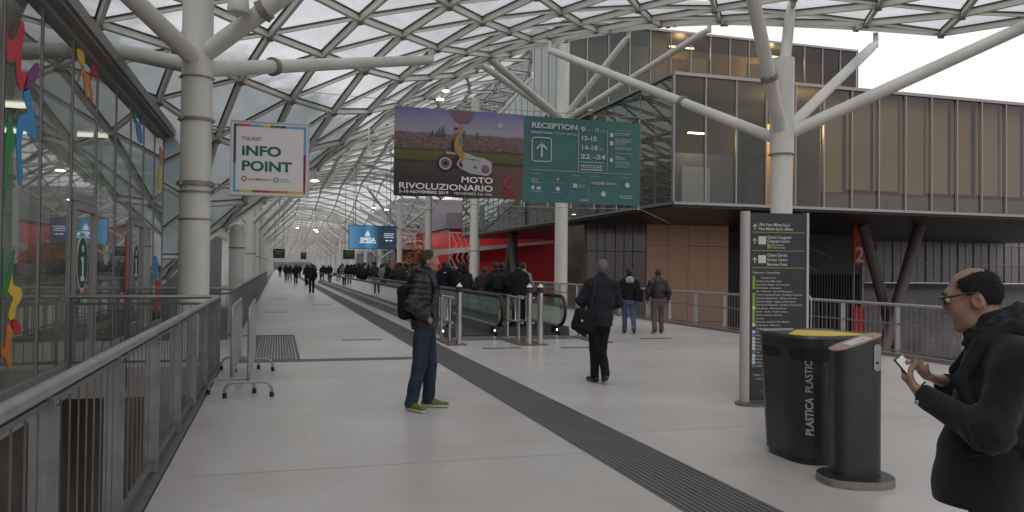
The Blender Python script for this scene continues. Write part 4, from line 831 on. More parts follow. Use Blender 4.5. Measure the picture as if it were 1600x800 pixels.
def poster_material():
    """printed picture: evening sky, far city, grass bank, dark track (by position on the banner)"""
    m = bpy.data.materials.new('printed_picture'); m.use_nodes = True; n = m.node_tree; b = n.nodes['Principled BSDF']; b.inputs['Roughness'].default_value = 0.5
    t = n.nodes.new('ShaderNodeTexCoord'); s = n.nodes.new('ShaderNodeSeparateXYZ'); n.links.new(t.outputs['Generated'], s.inputs[0])
    ns = n.nodes.new('ShaderNodeTexNoise'); ns.inputs['Scale'].default_value = 9; ns.inputs['Detail'].default_value = 5; n.links.new(t.outputs['Generated'], ns.inputs['Vector'])
    ad = n.nodes.new('ShaderNodeMath'); ad.operation = 'MULTIPLY_ADD'; ad.inputs[1].default_value = 0.05; n.links.new(ns.outputs['Fac'], ad.inputs[0])
    sb = n.nodes.new('ShaderNodeMath'); sb.operation = 'SUBTRACT'; sb.inputs[1].default_value = 0.025; n.links.new(s.outputs['Z'], sb.inputs[0]); n.links.new(sb.outputs[0], ad.inputs[2])
    r = n.nodes.new('ShaderNodeValToRGB'); e = r.color_ramp.elements; e[0].position = 0; e[0].color = (0.018, 0.012, 0.013, 1); e[1].position = 1.0; e[1].color = (0.13, 0.15, 0.30, 1)
    for p, c in ((0.22, (0.030, 0.020, 0.018, 1)), (0.38, (0.055, 0.034, 0.028, 1)), (0.405, (0.012, 0.012, 0.008, 1)), (0.42, (0.075, 0.07, 0.016, 1)), (0.52, (0.10, 0.088, 0.022, 1)), (0.535, (0.018, 0.022, 0.012, 1)), (0.56, (0.09, 0.055, 0.05, 1)), (0.68, (0.17, 0.11, 0.105, 1)), (0.715, (0.12, 0.10, 0.12, 1)), (0.735, (0.31, 0.26, 0.30, 1)), (0.86, (0.24, 0.225, 0.33, 1))):
        x = e.new(p); x.color = c
    n.links.new(ad.outputs[0], r.inputs['Fac'])
    # houses: small light and dark specks in the city band
    mp_ = n.nodes.new('ShaderNodeMapping'); mp_.inputs['Scale'].default_value = (120, 1, 80); n.links.new(t.outputs['Generated'], mp_.inputs['Vector'])
    v = n.nodes.new('ShaderNodeTexVoronoi'); v.inputs['Scale'].default_value = 1.0; n.links.new(mp_.outputs['Vector'], v.inputs['Vector'])
    band = n.nodes.new('ShaderNodeValToRGB'); be = band.color_ramp.elements; be[0].position = 0.535; be[0].color = (0, 0, 0, 1); be[1].position = 0.72; be[1].color = (0, 0, 0, 1)
    for p, c in ((0.55, 1), (0.69, 1)): x = be.new(p); x.color = (c, c, c, 1)
    n.links.new(ad.outputs[0], band.inputs['Fac'])
    mu = n.nodes.new('ShaderNodeMath'); mu.operation = 'MULTIPLY'; mu.inputs[1].default_value = 0.6; n.links.new(band.outputs['Color'], mu.inputs[0])
    hr = n.nodes.new('ShaderNodeValToRGB'); h = hr.color_ramp.elements; h[0].position = 0; h[0].color = (0.03, 0.025, 0.025, 1); h[1].position = 1; h[1].color = (0.25, 0.20, 0.19, 1); x = h.new(0.5); x.color = (0.13, 0.06, 0.05, 1)
    sp = n.nodes.new('ShaderNodeSeparateColor'); n.links.new(v.outputs['Color'], sp.inputs[0]); n.links.new(sp.outputs[0], hr.inputs['Fac'])
    mx_ = n.nodes.new('ShaderNodeMix'); mx_.data_type = 'RGBA'; n.links.new(mu.outputs[0], mx_.inputs[0]); n.links.new(r.outputs['Color'], mx_.inputs[6]); n.links.new(hr.outputs['Color'], mx_.inputs[7])
    # reddish ground at lower right
    gr = n.nodes.new('ShaderNodeValToRGB'); g = gr.color_ramp.elements; g[0].position = 0.55; g[0].color = (0, 0, 0, 1); g[1].position = 0.85; g[1].color = (1, 1, 1, 1); n.links.new(s.outputs['X'], gr.inputs['Fac'])
    gz = n.nodes.new('ShaderNodeValToRGB'); q = gz.color_ramp.elements; q[0].position = 0.36; q[0].color = (0.75, 0.75, 0.75, 1); q[1].position = 0.40; q[1].color = (0, 0, 0, 1); n.links.new(s.outputs['Z'], gz.inputs['Fac'])
    mm_ = n.nodes.new('ShaderNodeMath'); mm_.operation = 'MULTIPLY'; n.links.new(gr.outputs['Color'], mm_.inputs[0]); n.links.new(gz.outputs['Color'], mm_.inputs[1])
    m3 = n.nodes.new('ShaderNodeMix'); m3.data_type = 'RGBA'; n.links.new(mm_.outputs[0], m3.inputs[0]); n.links.new(mx_.outputs[2], m3.inputs[6]); m3.inputs[7].default_value = (0.14, 0.068, 0.055, 1)
    n.links.new(m3.outputs[2], b.inputs['Base Color']); return m
ad_ = thing('advert_banner', (5.6, YB, 3.8), 'wide picture banner of a futuristic motorbike and rider hung above the moving walkways', 'banner', 'pair of hanging banners')
vs, fs = cloth(*ADV, 0.012, 1); mb = MB(); mb.add(vs, fs); mb.build('cloth', poster_material(), ad_, smooth=True)
banner_frame(ad_, ADV[0], ADV[1], ADV[2], ADV[3], 4)
AW, AH = ADV[1] - ADV[0], ADV[3] - ADV[2]
def ap(u, v, d): return (ADV[0] + AW * u, YB - 0.03 - d, ADV[2] + AH * v)
def disc(cu, cv, ru, n=24, k=AW / AH, a0=0, a1=360): return [(cu + ru * math.cos(math.radians(a)), cv + ru * k * math.sin(math.radians(a))) for a in np.linspace(a0, a1, n, endpoint=(a1 - a0) < 360)]
mb = MB()
PC = [mat('print_grey', (0.36, 0.34, 0.37), 0.5), mat('print_black', (0.012, 0.012, 0.014), 0.5), mat('print_yellow', (0.36, 0.21, 0.03), 0.5), mat('print_teal', (0.03, 0.20, 0.20), 0.5), mat('print_mauve', (0.17, 0.085, 0.12), 0.5), mat('print_skin', (0.35, 0.18, 0.12), 0.5), mat('print_red', (0.28, 0.025, 0.03), 0.5), mat('print_slate', (0.05, 0.09, 0.12), 0.5), mat('print_pale', (0.40, 0.36, 0.42), 0.5), mat('print_blue', (0.17, 0.19, 0.42), 0.5)]
def ring(cu, cv, r_o, r_i, m_, off):
    o_ = disc(cu, cv, r_o, 28); i_ = disc(cu, cv, r_i, 28); mb.m(m_)
    for k in range(28): mb.sheet([o_[k], o_[(k + 1) % 28], i_[(k + 1) % 28], i_[k]], lambda u, v, d: ap(u, v, d + off), 0.001)
sh = lambda m_, poly, off: mb.m(m_).sheet(poly, lambda u, v, d: ap(u, v, d + off), 0.001)
sh(4, [(0.43, 0.995)] + disc(0.515, 0.985, 0.086, 20, a0=180, a1=360) + [(0.60, 0.995)], 0.0)
for cu, w_, h_ in ((0.283, 0.010, 0.05), (0.315, 0.007, 0.04), (0.335, 0.008, 0.07), (0.352, 0.006, 0.09), (0.368, 0.008, 0.10), (0.527, 0.010, 0.06), (0.63, 0.012, 0.055), (0.72, 0.008, 0.03), (0.05, 0.006, 0.03)): sh(7, [(cu - w_, 0.69), (cu + w_, 0.69), (cu + w_ * 0.7, 0.70 + h_), (cu - w_ * 0.3, 0.71 + h_)], 0.0)
sh(8, disc(0.81, 0.85, 0.018, 16), 0.001)
ring(0.385, 0.385, 0.062, 0.047, 1, 0.004); ring(0.385, 0.385, 0.048, 0.036, 8, 0.005); sh(4, disc(0.385, 0.385, 0.036, 18), 0.004); sh(1, disc(0.385, 0.385, 0.018, 14), 0.006)
sh(0, [(0.47, 0.375), (0.50, 0.33), (0.58, 0.28), (0.70, 0.26), (0.745, 0.32), (0.745, 0.42), (0.69, 0.46), (0.62, 0.475), (0.56, 0.51), (0.52, 0.52), (0.50, 0.47)], 0.003)
sh(3, [(0.54, 0.44), (0.60, 0.43), (0.66, 0.435), (0.60, 0.45)], 0.005); sh(3, [(0.60, 0.36), (0.615, 0.33), (0.635, 0.35), (0.62, 0.375)], 0.005)
ring(0.695, 0.335, 0.050, 0.034, 8, 0.006); sh(4, disc(0.695, 0.335, 0.034, 18), 0.006)
sh(1, [(0.42, 0.42), (0.48, 0.47), (0.50, 0.40), (0.48, 0.34), (0.44, 0.35)], 0.002); sh(0, [(0.385, 0.52), (0.46, 0.51), (0.47, 0.49), (0.40, 0.49)], 0.003)
sh(2, [(0.455, 0.53), (0.45, 0.62), (0.47, 0.71), (0.50, 0.74), (0.515, 0.68), (0.51, 0.56), (0.53, 0.50), (0.535, 0.44), (0.515, 0.41), (0.495, 0.46)], 0.007)
sh(3, [(0.48, 0.66), (0.505, 0.72), (0.512, 0.64), (0.50, 0.58)], 0.009); sh(5, [(0.495, 0.73), (0.51, 0.82), (0.488, 0.855), (0.482, 0.85), (0.50, 0.82), (0.485, 0.74)], 0.0085)
sh(2, [(0.492, 0.73), (0.515, 0.80), (0.522, 0.79), (0.512, 0.72)], 0.0088); sh(1, [(0.425, 0.62), (0.45, 0.66), (0.455, 0.54), (0.43, 0.54)], 0.006)
sh(5, disc(0.467, 0.755, 0.016, 14), 0.007); sh(1, disc(0.464, 0.775, 0.018, 14, a0=0, a1=180), 0.008); sh(1, [(0.50, 0.43), (0.52, 0.36), (0.505, 0.34), (0.488, 0.38)], 0.009)
sh(6, [(0.86, 0.27), (0.895, 0.265), (0.93, 0.30), (0.915, 0.24), (0.875, 0.22), (0.868, 0.17), (0.895, 0.135), (0.905, 0.115), (0.86, 0.12), (0.838, 0.17), (0.845, 0.235)], 0.004)
for k in range(4): sh(6, [(0.83, 0.095 - k * 0.019), (0.935, 0.095 - k * 0.019), (0.935, 0.086 - k * 0.019), (0.83, 0.086 - k * 0.019)], 0.004)
mb.build('printed_motif', PC, ad_)
mb = MB(); yt = YB - 0.034
def bt(txt, u, v, size, width=None, align='LEFT', bold=0.02, xs=1.25): put_text(mb, txt, (ADV[0] + AW * u, yt, ADV[2] + AH * v), U, V, size, bold, xs, align, width)
bt('MOTO', 0.755, 0.175, 0.27, 1.07, 'RIGHT', 0.02); bt('RIVOLUZIONARIO', 0.755, 0.082, 0.27, 3.10, 'RIGHT', 0.018)
bt('5-10 NOVEMBRE 2019', 0.038, 0.033, 0.125, 1.60, bold=0.025); bt('NOVEMBER 5th-10th', 0.75, 0.033, 0.12, 1.28, 'RIGHT', 0.0)
mb.build('lettering', M_WHITE, ad_)
rc = thing('reception_banner', (9.9, YB, 3.8), 'teal green reception banner with a white arrow and hall numbers', 'banner', 'pair of hanging banners')
vs, fs = cloth(*REC, 0.02, 5); mb = MB(); mb.add(vs, fs); mb.build('cloth', mat('banner_teal', (0.035, 0.130, 0.118), 0.5, var=0.08, vscale=0.8), rc, smooth=True)
banner_frame(rc, REC[0], REC[1], REC[2], REC[3], 5)
RW, RH = REC[1] - REC[0], REC[3] - REC[2]; mb = MB()
yt2 = YB - 0.045
def rp(u, v, d): return (REC[0] + RW * u, yt2 - d, REC[2] + RH * v)
def rtx(txt, u, v, size, width=None, bold=0.02, xs=1.2): put_text(mb, txt, (REC[0] + RW * u, yt2, REC[2] + RH * v), U, V, size, bold, xs, 'LEFT', width)
def rl(u0, v0, u1, v1, t=0.004): mb.sheet([(u0, v0 - t / 2), (u1, v0 - t / 2), (u1, v1 + t / 2), (u0, v1 + t / 2)], rp, 0.001)
rtx('RECEPTION', 0.06, 0.865, 0.25, 1.64, 0.03); rtx('BIGLIETTERIA', 0.06, 0.80, 0.10, 0.76, 0.02); rtx('TICKET OFFICE', 0.255, 0.80, 0.10, 0.78, 0.0)
arrow(mb, (REC[0] + RW * 0.148, yt2, REC[2] + RH * 0.615), U, V, 0.50, 0.38)
fo = []; fi = []
for cx, cy, a0 in ((0.205, 0.72, 0), (0.09, 0.72, 90), (0.09, 0.51, 180), (0.205, 0.51, 270)):
    for k in range(5):
        a = math.radians(a0 + k * 22.5); fo.append((cx + 0.026 * math.cos(a), cy + 0.038 * math.sin(a))); fi.append((cx + 0.018 * math.cos(a), cy + 0.027 * math.sin(a)))
for k in range(20): mb.sheet([fo[k], fo[(k + 1) % 20], fi[(k + 1) % 20], fi[k]], rp, 0.001)
mb.sheet([(0.456, 0.385), (0.460, 0.385), (0.460, 0.90), (0.456, 0.90)], rp, 0.001); mb.sheet([(0.705, 0.40), (0.708, 0.40), (0.708, 0.895), (0.705, 0.895)], rp, 0.001)
rtx('9', 0.475, 0.855, 0.22, 0.17, 0.03); rtx('11', 0.595, 0.855, 0.22, 0.14, 0.03); rtx('13-15', 0.475, 0.75, 0.22, 0.58, 0.03); rtx('14-18', 0.475, 0.64, 0.22, 0.62, 0.03); rtx('22 -24', 0.475, 0.535, 0.22, 0.92, 0.03)
rtx('ESPOSIZIONE', 0.52, 0.865, 0.04, 0.28, 0); rtx('CUSTOM', 0.645, 0.875, 0.04, 0.2, 0); rtx('AREA', 0.645, 0.855, 0.04, 0.2, 0); rtx('EICMA', 0.63, 0.66, 0.04, 0.18, 0); rtx('SHOP', 0.63, 0.64, 0.04, 0.18, 0)
rl(0.475, 0.495, 0.675, 0.495, 0.008); rtx('MOTOLIVE', 0.478, 0.425, 0.16, 0.78, 0.02); rl(0.48, 0.405, 0.665, 0.408, 0.01)
for v_, lines in ((0.83, 2), (0.73, 5), (0.53, 7)):
    mb.sheet([(0.728, v_ - 0.02), (0.757, v_ - 0.02), (0.757, v_ + 0.028), (0.728, v_ + 0.028)], rp, 0.001)
WORDS = ['UFFICIO STAMPA', 'PRESS OFFICE', 'CONFERENZE STAMPA', 'PRESS CONFERENCES', 'SALA GAMMA', 'GAMMA ROOM', 'CENTRO CONGRESSI', 'AREA', 'TEMPORARY', 'SHOWROOMS', 'BUSINESS AREA', 'MEETING POINT', 'SALA STELLA']
vv = [0.852, 0.832, 0.77, 0.75, 0.735, 0.715, 0.665, 0.58, 0.56, 0.54, 0.51, 0.49, 0.45]
for k, (wd_, v_) in enumerate(zip(WORDS, vv)): rtx(wd_, 0.775, v_, 0.055, min(0.6, 0.052 * len(wd_) * 0.8), 0.01 if k in (0, 2, 6, 8) else 0)
for v_ in (0.895, 0.795, 0.69, 0.62, 0.475): rl(0.775, v_, 0.925, v_, 0.003)
rl(0.06, 0.375, 0.93, 0.375, 0.004)
for u_, tx in ((0.06, 'ORGANIZED BY'), (0.41, 'SPONSORED BY'), (0.565, 'SUPPORTED BY'), (0.81, 'PARTNER')): rtx(tx, u_, 0.325, 0.035, 0.3, 0)
rtx('ELV', 0.065, 0.245, 0.16, 0.22, 0); rl(0.065, 0.23, 0.14, 0.23, 0.006); rtx('INTESA', 0.57, 0.235, 0.11, 0.36, 0.02); rtx('SANPAOLO', 0.685, 0.235, 0.11, 0.44, 0.02); mb.sheet([(0.658, 0.235), (0.675, 0.235), (0.675, 0.27), (0.658, 0.27)], rp, 0.001)
mb.sheet([(0.065, 0.15), (0.09, 0.15), (0.09, 0.19), (0.065, 0.19)], rp, 0.001); mb.sheet([(0.105, 0.15), (0.145, 0.15), (0.14, 0.185), (0.11, 0.18)], rp, 0.001); rl(0.06, 0.13, 0.15, 0.13, 0.006)
k_ = RW / RH
def dsc(cu, cv, r_): mb.sheet([(cu + r_ * math.cos(t), cv + r_ * k_ * math.sin(t)) for t in np.linspace(0, 6.283, 20)[:-1]], rp, 0.001)
dsc(0.285, 0.165, 0.018); rtx('Ministero', 0.25, 0.118, 0.05, 0.3, 0); dsc(0.283, 0.275, 0.008); rtx('Ministero dello Sviluppo', 0.20, 0.232, 0.032, 0.62, 0)
mb.sheet([(0.414, 0.185), (0.448, 0.185), (0.448, 0.235), (0.414, 0.235)], rp, 0.001); rtx('Regione', 0.455, 0.215, 0.05, 0.3, 0); rtx('Lombardia', 0.455, 0.19, 0.05, 0.3, 0)
dsc(0.675, 0.125, 0.022); dsc(0.885, 0.24, 0.022); rtx('MOTOLIVE', 0.815, 0.095, 0.10, 0.5, 0.01); rl(0.825, 0.083, 0.92, 0.083, 0.006); rtx('eicma.it', 0.475, 0.035, 0.10, 0.32, 0.02)
mb.sheet([(0.395, 0.10), (0.3965, 0.10), (0.3965, 0.25), (0.395, 0.25)], rp, 0.001); mb.sheet([(0.545, 0.10), (0.5465, 0.10), (0.5465, 0.25), (0.545, 0.25)], rp, 0.001)
mb.build('lettering', mat('banner_print', (0.46, 0.47, 0.46), 0.55), rc)
cbm = MB(); 
for z_, sg in ((6.86, 0.06), (3.66, 0.05)):
    pts = [(-1.2, YB, z_ + 0.15 + (0.0 if z_ > 5 else 0.35))] + [(3.4 + k * 1.45, YB, z_ + (0.02 * math.cos(k))) for k in range(7)] + [(16.0, YB + 5.2, z_ - 0.1)]
    cbm.tube(pts, 0.011, 6)
tag(cbm.build('steel_cable', mat('cable_steel', (0.3, 0.3, 0.3), 0.5, 0.5), None), 'pair of thin steel cables stretched across the walkway holding the banners', 'cable')

# distant screen and small gantry signs
sp_ = thing('screen_sign', (6.9, 60, 2.9), 'blue display screen hanging far off above the crowd', 'screen')
mb = MB(); mb.box((5.1, 60, 2.9), (8.66, 60.25, 4.68)); mb.build('casing', mat('screen_casing', (0.02, 0.022, 0.026), 0.4), sp_)
def screen_mat():
    m = bpy.data.materials.new('screen_picture'); m.use_nodes = True; n = m.node_tree; b = n.nodes['Principled BSDF']
    t = n.nodes.new('ShaderNodeTexCoord'); s = n.nodes.new('ShaderNodeSeparateXYZ'); n.links.new(t.outputs['Generated'], s.inputs[0]); r = n.nodes.new('ShaderNodeValToRGB'); e = r.color_ramp.elements
    e[0].position = 0; e[0].color = (0.08, 0.24, 0.42, 1); e[1].position = 1; e[1].color = (0.012, 0.03, 0.07, 1)
    for p, c in ((0.3, (0.03, 0.12, 0.24, 1)), (0.4, (0.05, 0.22, 0.38, 1)), (0.65, (0.015, 0.03, 0.06, 1))): x = e.new(p); x.color = c
    n.links.new(s.outputs['X'], r.inputs['Fac']); b.inputs['Base Color'].default_value = (0.01, 0.01, 0.01, 1); n.links.new(r.outputs['Color'], b.inputs['Emission Color']); b.inputs['Emission Strength'].default_value = 0.6; return m
mb = MB(); mb.box((5.14, 59.985, 2.94), (8.62, 59.998, 4.64)); mb.build('display', screen_mat(), sp_)
mb = MB(); put_text(mb, 'SPESA', (5.95, 59.98, 3.45), U, V, 0.44, 0.03, width=1.15); mb.box((5.9, 59.975, 3.34), (7.15, 59.982, 3.40))
for k in range(5): mb.sheet([(6.3 + 0.08 * k, 3.86), (6.36 + 0.08 * k, 3.86), (6.42 + 0.05 * k, 4.3 - 0.08 * abs(k - 2)), (6.38 + 0.05 * k, 4.3 - 0.08 * abs(k - 2))], lambda u, v, d: (u, 59.98 - d, v), 0.004)
for k, wd_ in enumerate((0.78, 0.7, 0.75)): mb.box((7.72, 59.975, 4.06 - k * 0.14), (7.72 + wd_, 59.982, 4.10 - k * 0.14))
for k in range(2): mb.box((7.85 + k * 0.3, 59.975, 3.52), (8.05 + k * 0.3, 59.982, 3.60))
mb.build('lettering', mat('screen_text', (0.7, 0.75, 0.8), 0.5, emit=(0.75, 0.85, 0.95), estr=0.35), sp_)
mb = MB(); mb.box((7.34, 59.975, 3.78), (7.5, 59.982, 3.95)); mb.build('red_mark', M_RED, sp_)
mb = MB()
for x in (5.6, 8.2): mb.tube([(x, 60.1, 4.68), (x, 60.1, roof_z(x, 60.1) - 0.1)], 0.03, 8)
mb.build('hanger', M_GALV, sp_)
for (xa, xb, y, za, zb, where) in ((-0.35, 0.62, 70, 2.2, 3.0, 'hanging above the left side of the far walkway'), (5.5, 6.5, 70, 2.2, 3.0, 'hanging left of the far display screen'), (2.9, 3.6, 105, 2.4, 3.3, 'farthest off over the middle of the walkway')):
    g = thing('gantry_sign', ((xa + xb) / 2, y, zb), 'small dark direction sign ' + where, 'sign', 'small dark direction signs')
    mb = MB(); mb.box((xa, y, za), (xb, y + 0.12, zb)); mb.build('panel', mat('gantry_black', (0.03, 0.032, 0.03), 0.5), g)
    mb = MB(); mb.box((xa + 0.2, y - 0.006, zb - 0.25), (xb - 0.15, y - 0.002, zb - 0.19)); mb.box((xa + 0.25, y - 0.006, zb - 0.42), (xb - 0.3, y - 0.002, zb - 0.38)); mb.build('lettering', mat('gantry_text', (0.20, 0.35, 0.15), 0.5), g)
    mb = MB(); xm = (xa + xb) / 2
    for x in (xa + 0.15, xb - 0.15): mb.tube([(x, y + 0.06, zb), (x, y + 0.06, roof_z(x, y) - 0.1)], 0.025, 6)
    mb.build('hanger', M_GALV, g)
# roof lamps
LP = [(6.9, 33.5, 9.25, 'upper of the twin lamps left of the big branch'), (6.55, 33.0, 8.75, 'lower of the twin lamps left of the big branch'), (1.35, 31.5, 4.9, 'single lamp just right of the info sign'), (0.35, 44, 5.4, 'single lamp low between info sign and walkway'), (7.4, 64, 6.3, 'left lamp of the far pair above the display screen'), (8.4, 64, 6.2, 'right lamp of the far pair above the display screen'), (3.2, 72, 4.8, 'lamp low over the middle of the far walkway'), (2.2, 95, 6.0, 'small lamp deep in the tunnel, left'), (4.4, 95, 5.6, 'small lamp deep in the tunnel, right')]
for x, y, z, where in LP:
    l = thing('roof_lamp', (x, y, z), 'white flood lamp under the roof, ' + where, 'lamp', 'lamps under the roof')
    mb = MB(); mb.lathe((x, y, z), [(0.14, 0.0), (0.17, 0.06), (0.12, 0.22), (0.03, 0.26)], 14); mb.build('housing', M_STEEL, l, smooth=True)
    mb = MB(); mb.lathe((x, y, z - 0.035), [(0.05, 0), (0.15, 0.015), (0.15, 0.034)], 14); mb.build('lens', mat('lamp_glow', (1, 1, 1), 0.5, emit=(1, 0.93, 0.82), estr=14), l)
    mb = MB(); mb.tube([(x, y, z + 0.26), (x, y, roof_z(x, y) - 0.05)], 0.018, 6); mb.build('hanger', M_GALV, l)
pl = thing('pendant_lamp', (3.28, 30.24, 5.3), 'grey pendant luminaire on a stem hanging left of the picture banner', 'lamp')
mb = MB(); mb.tube([(3.28, 30.24, 5.95), (3.28, 30.24, roof_z(3.28, 30.24) - 0.05)], 0.04, 8); mb.build('stem', M_COL2, pl)
mb = MB(); mb.lathe((3.28, 30.24, 5.72), [(0.27, 0), (0.27, 0.03), (0.12, 0.14), (0.06, 0.25)], 20); mb.lathe((3.28, 30.24, 5.38), [(0.10, 0), (0.27, 0.04), (0.27, 0.07), (0.2, 0.09)], 20)
for a in (0, 2.1, 4.2): mb.tube([(3.28 + 0.22 * math.cos(a), 30.24 + 0.22 * math.sin(a), 5.45), (3.28 + 0.22 * math.cos(a), 30.24 + 0.22 * math.sin(a), 5.73)], 0.012, 6)
mb.build('shade', M_COL2, pl, smooth=True)
spk = thing('loudspeaker', (-0.4, 15.0, 6.4), 'grey horn loudspeaker fixed high beside the nearest left column', 'loudspeaker')
mb = MB(); mb.lathe((-0.72, 14.6, 6.02), [(0.17, 0), (0.19, 0.03), (0.17, 0.25), (0.10, 0.45), (0.10, 0.6)], 18); mb.build('horn', M_COL, spk, smooth=True)
mb = MB(); mb.tube([(-0.72, 14.6, 6.6), (-0.72, 14.6, roof_z(-0.72, 14.6) - 0.05)], 0.03, 8); mb.build('bracket', M_STEEL, spk)
# directory totem
tt = thing('directory_totem', (5.75, 8.15, 0), 'tall black directory panel with a silver edge behind the plastic bin', 'directory sign')
a_ = Vector((5.42, 8.22, 0)); b_ = Vector((6.11, 8.10, 0)); ux = (b_ - a_).normalized(); nf = Vector((ux.y, -ux.x, 0)); L_ = (b_ - a_).length
def tp(u, v, d): q = a_ + ux * u + nf * d; return (q.x, q.y, v)
mb = MB(); mb.add([tp(0, 0.05, -0.09), tp(L_, 0.05, -0.09), tp(L_, 0.05, 0), tp(0, 0.05, 0), tp(0, 2.29, -0.09), tp(L_, 2.29, -0.09), tp(L_, 2.29, 0), tp(0, 2.29, 0)], [(0, 3, 2, 1), (4, 5, 6, 7), (0, 1, 5, 4), (1, 2, 6, 5), (2, 3, 7, 6), (3, 0, 4, 7)]); mb.build('panel', mat('totem_black', (0.016, 0.016, 0.019), 0.35, var=0.1), tt)
mb = MB(); c = a_ - ux * 0.008
hc = [(c - ux * (0.10 * math.sin(t)) + nf * (0.055 * math.cos(t) - 0.045)) for t in np.linspace(0, math.pi, 10)]; mb.prism([(q.x, q.y) for q in hc], 0.02, 2.31); mb.build('silver_edge', mat('totem_silver', (0.42, 0.40, 0.385), 0.42, 0.35), tt, smooth=True)
mb = MB(); q0 = b_ + ux * 0.004; mb.prism([(p.x, p.y) for p in (q0 + nf * 0.01, q0 + ux * 0.03 + nf * 0.01, q0 + ux * 0.03 - nf * 0.10, q0 - nf * 0.10)], 0.02, 2.30); mb.build('thin_edge', mat('totem_silver', (0.42, 0.40, 0.385)), tt)
mb = MB(); pc = (a_ + b_) / 2
mb.prism([tuple((pc + ux * (0.52 * math.copysign(abs(math.cos(t)) ** 0.5, math.cos(t))) + nf * (0.20 * math.sin(t)))[:2]) for t in np.linspace(0, 6.283, 32)[:-1]], 0.0005, 0.03); mb.build('base_plate', mat('totem_base', (0.16, 0.155, 0.15), 0.45, 0.4), tt)
tw = MB(); tg = MB(); tb = MB()
def tl(txt, u, z, size, width=None, bold=0.0, m_=None): put_text(m_ or tw, txt, tp(u, z, 0.0015), tuple(ux), (0, 0, 1), size, bold, 1.0, 'LEFT', width, 0.001)
def tr(m_, u0, u1, za, zb, d=0.002): m_.sheet([(u0, za), (u1, za), (u1, zb), (u0, zb)], lambda u, v, dd: tp(u, v, dd + 0.0005), d)
for z in (2.125, 1.955, 1.725): arrow(tw, tp(0.055, z, 0.001), tuple(ux), (0, 0, 1), 0.075, 0.055, 0.001)
tl('Uffici Fiera Milano S.p.A.', 0.10, 2.135, 0.05, 0.40, 0.012); tl('Fiera Milano S.p.A. offices', 0.10, 2.085, 0.05, 0.43, 0.012)
tl('Centro Congressi', 0.21, 1.985, 0.05, 0.30, 0.012); tl('Congress Centre', 0.21, 1.938, 0.05, 0.28, 0.012); tl('Sala Conferenze', 0.26, 1.898, 0.03, 0.16); tl('Conference room', 0.26, 1.868, 0.03, 0.18)
tl('Centro Servizi', 0.21, 1.77, 0.05, 0.25, 0.012); tl('Service Centre', 0.21, 1.715, 0.05, 0.255, 0.012); tl('Business Point', 0.21, 1.66, 0.05, 0.255, 0.012)
tr(tw, 0.10, 0.195, 1.915, 2.01); tr(tw, 0.10, 0.195, 1.69, 1.785)
for z in (2.055, 1.835, 1.63): tr(tg, 0.025, L_ - 0.02, z, z + 0.008)
tr(tg, 0.21, 0.25, 1.865, 1.92)
tl('Piano terra - Ground floor', 0.03, 1.565, 0.036, 0.345, 0.008)
ROWS = [('Customer Service', 'g2'), ('Reception Fiera Milano Expo', 'g'), ('Guardaroba Bagagli - Lost and found', 'g'), ('Informazioni - Information', 'g'), ('Bar - Ristorante - Bar and Restaurants', ''), ('Centro Prenotazioni Hotel - Hospitality Programme', 'g'), ('Controllo Abbonamenti - Filling up Controls', 'g'), ('Deposito Bagagli - Luggage storage deposit', 'g'), ('Parking Pass Espositori - Exhibitors Parking Pass', 'g'), ('Ristorazione - Catering Services', 'w'), ('Servizi - Banks - Postal services', 'g'), ('Pronto soccorso - First aid', 'gw'), ('Security', 'g'), ('Bancomat - Automatic Teller Machines', 'g2'), ('Parafarmacia - Health Care', 'w'), ('Carabinieri', 'r'), ('Guardia di Finanza', 'w'), ('Polizia - Police', 'c'), ('Ristorante - Medical Store', 'w'), ('Sicurezza - Security', 'w'), ('Fotografo - Photographer', 'w'), ('Consegne - Office Appointments', 'w'), ('Taxi', 'n'), ('Autonoleggio - Rent a car', 'w'), ('Edicola - Newsstand', 'w'), ('Tabaccheria', 'w'), ('Telefoni - Tickets', 'n')]
tcy = MB(); z = 1.505
for k, (tx, ic) in enumerate(ROWS):
    wd_ = 0.0165 * len(tx) * 0.72
    tl(tx, 0.075 if k else 0.13, z, 0.028, min(wd_, 0.6), 0.004)
    if ic.startswith('g'): tr(tg, 0.028, 0.062, z - 0.008, z + 0.032)
    if ic == 'w': tr(tw, 0.028, 0.066, z - 0.006, z + 0.03)
    if ic in ('c', 'n'): tr(tcy, 0.028, 0.066, z - 0.006, z + 0.03)
    if k > 13: tr(tb, 0.025, L_ - 0.02, z - 0.014, z - 0.0125)
    z -= 0.0405
tl("1° piano - 1st floor", 0.03, 0.345, 0.036, 0.22, 0.006); tl('Auditorium', 0.075, 0.30, 0.028, 0.12)
M_TW = mat('totem_print', (0.55, 0.54, 0.53), 0.5)
tw.build('lettering', M_TW, tt); tg.build('green_marks', mat('totem_green', (0.17, 0.36, 0.03), 0.5), tt); tcy.build('blue_marks', mat('totem_blue', (0.03, 0.22, 0.40), 0.5), tt); tb.build('row_lines', mat('totem_line', (0.12, 0.12, 0.12), 0.5), tt)
mb = MB(); tl('fieramilano', 0.14, 0.14, 0.06, 0.26, 0.012, mb); mb.build('red_lettering', M_RED, tt)

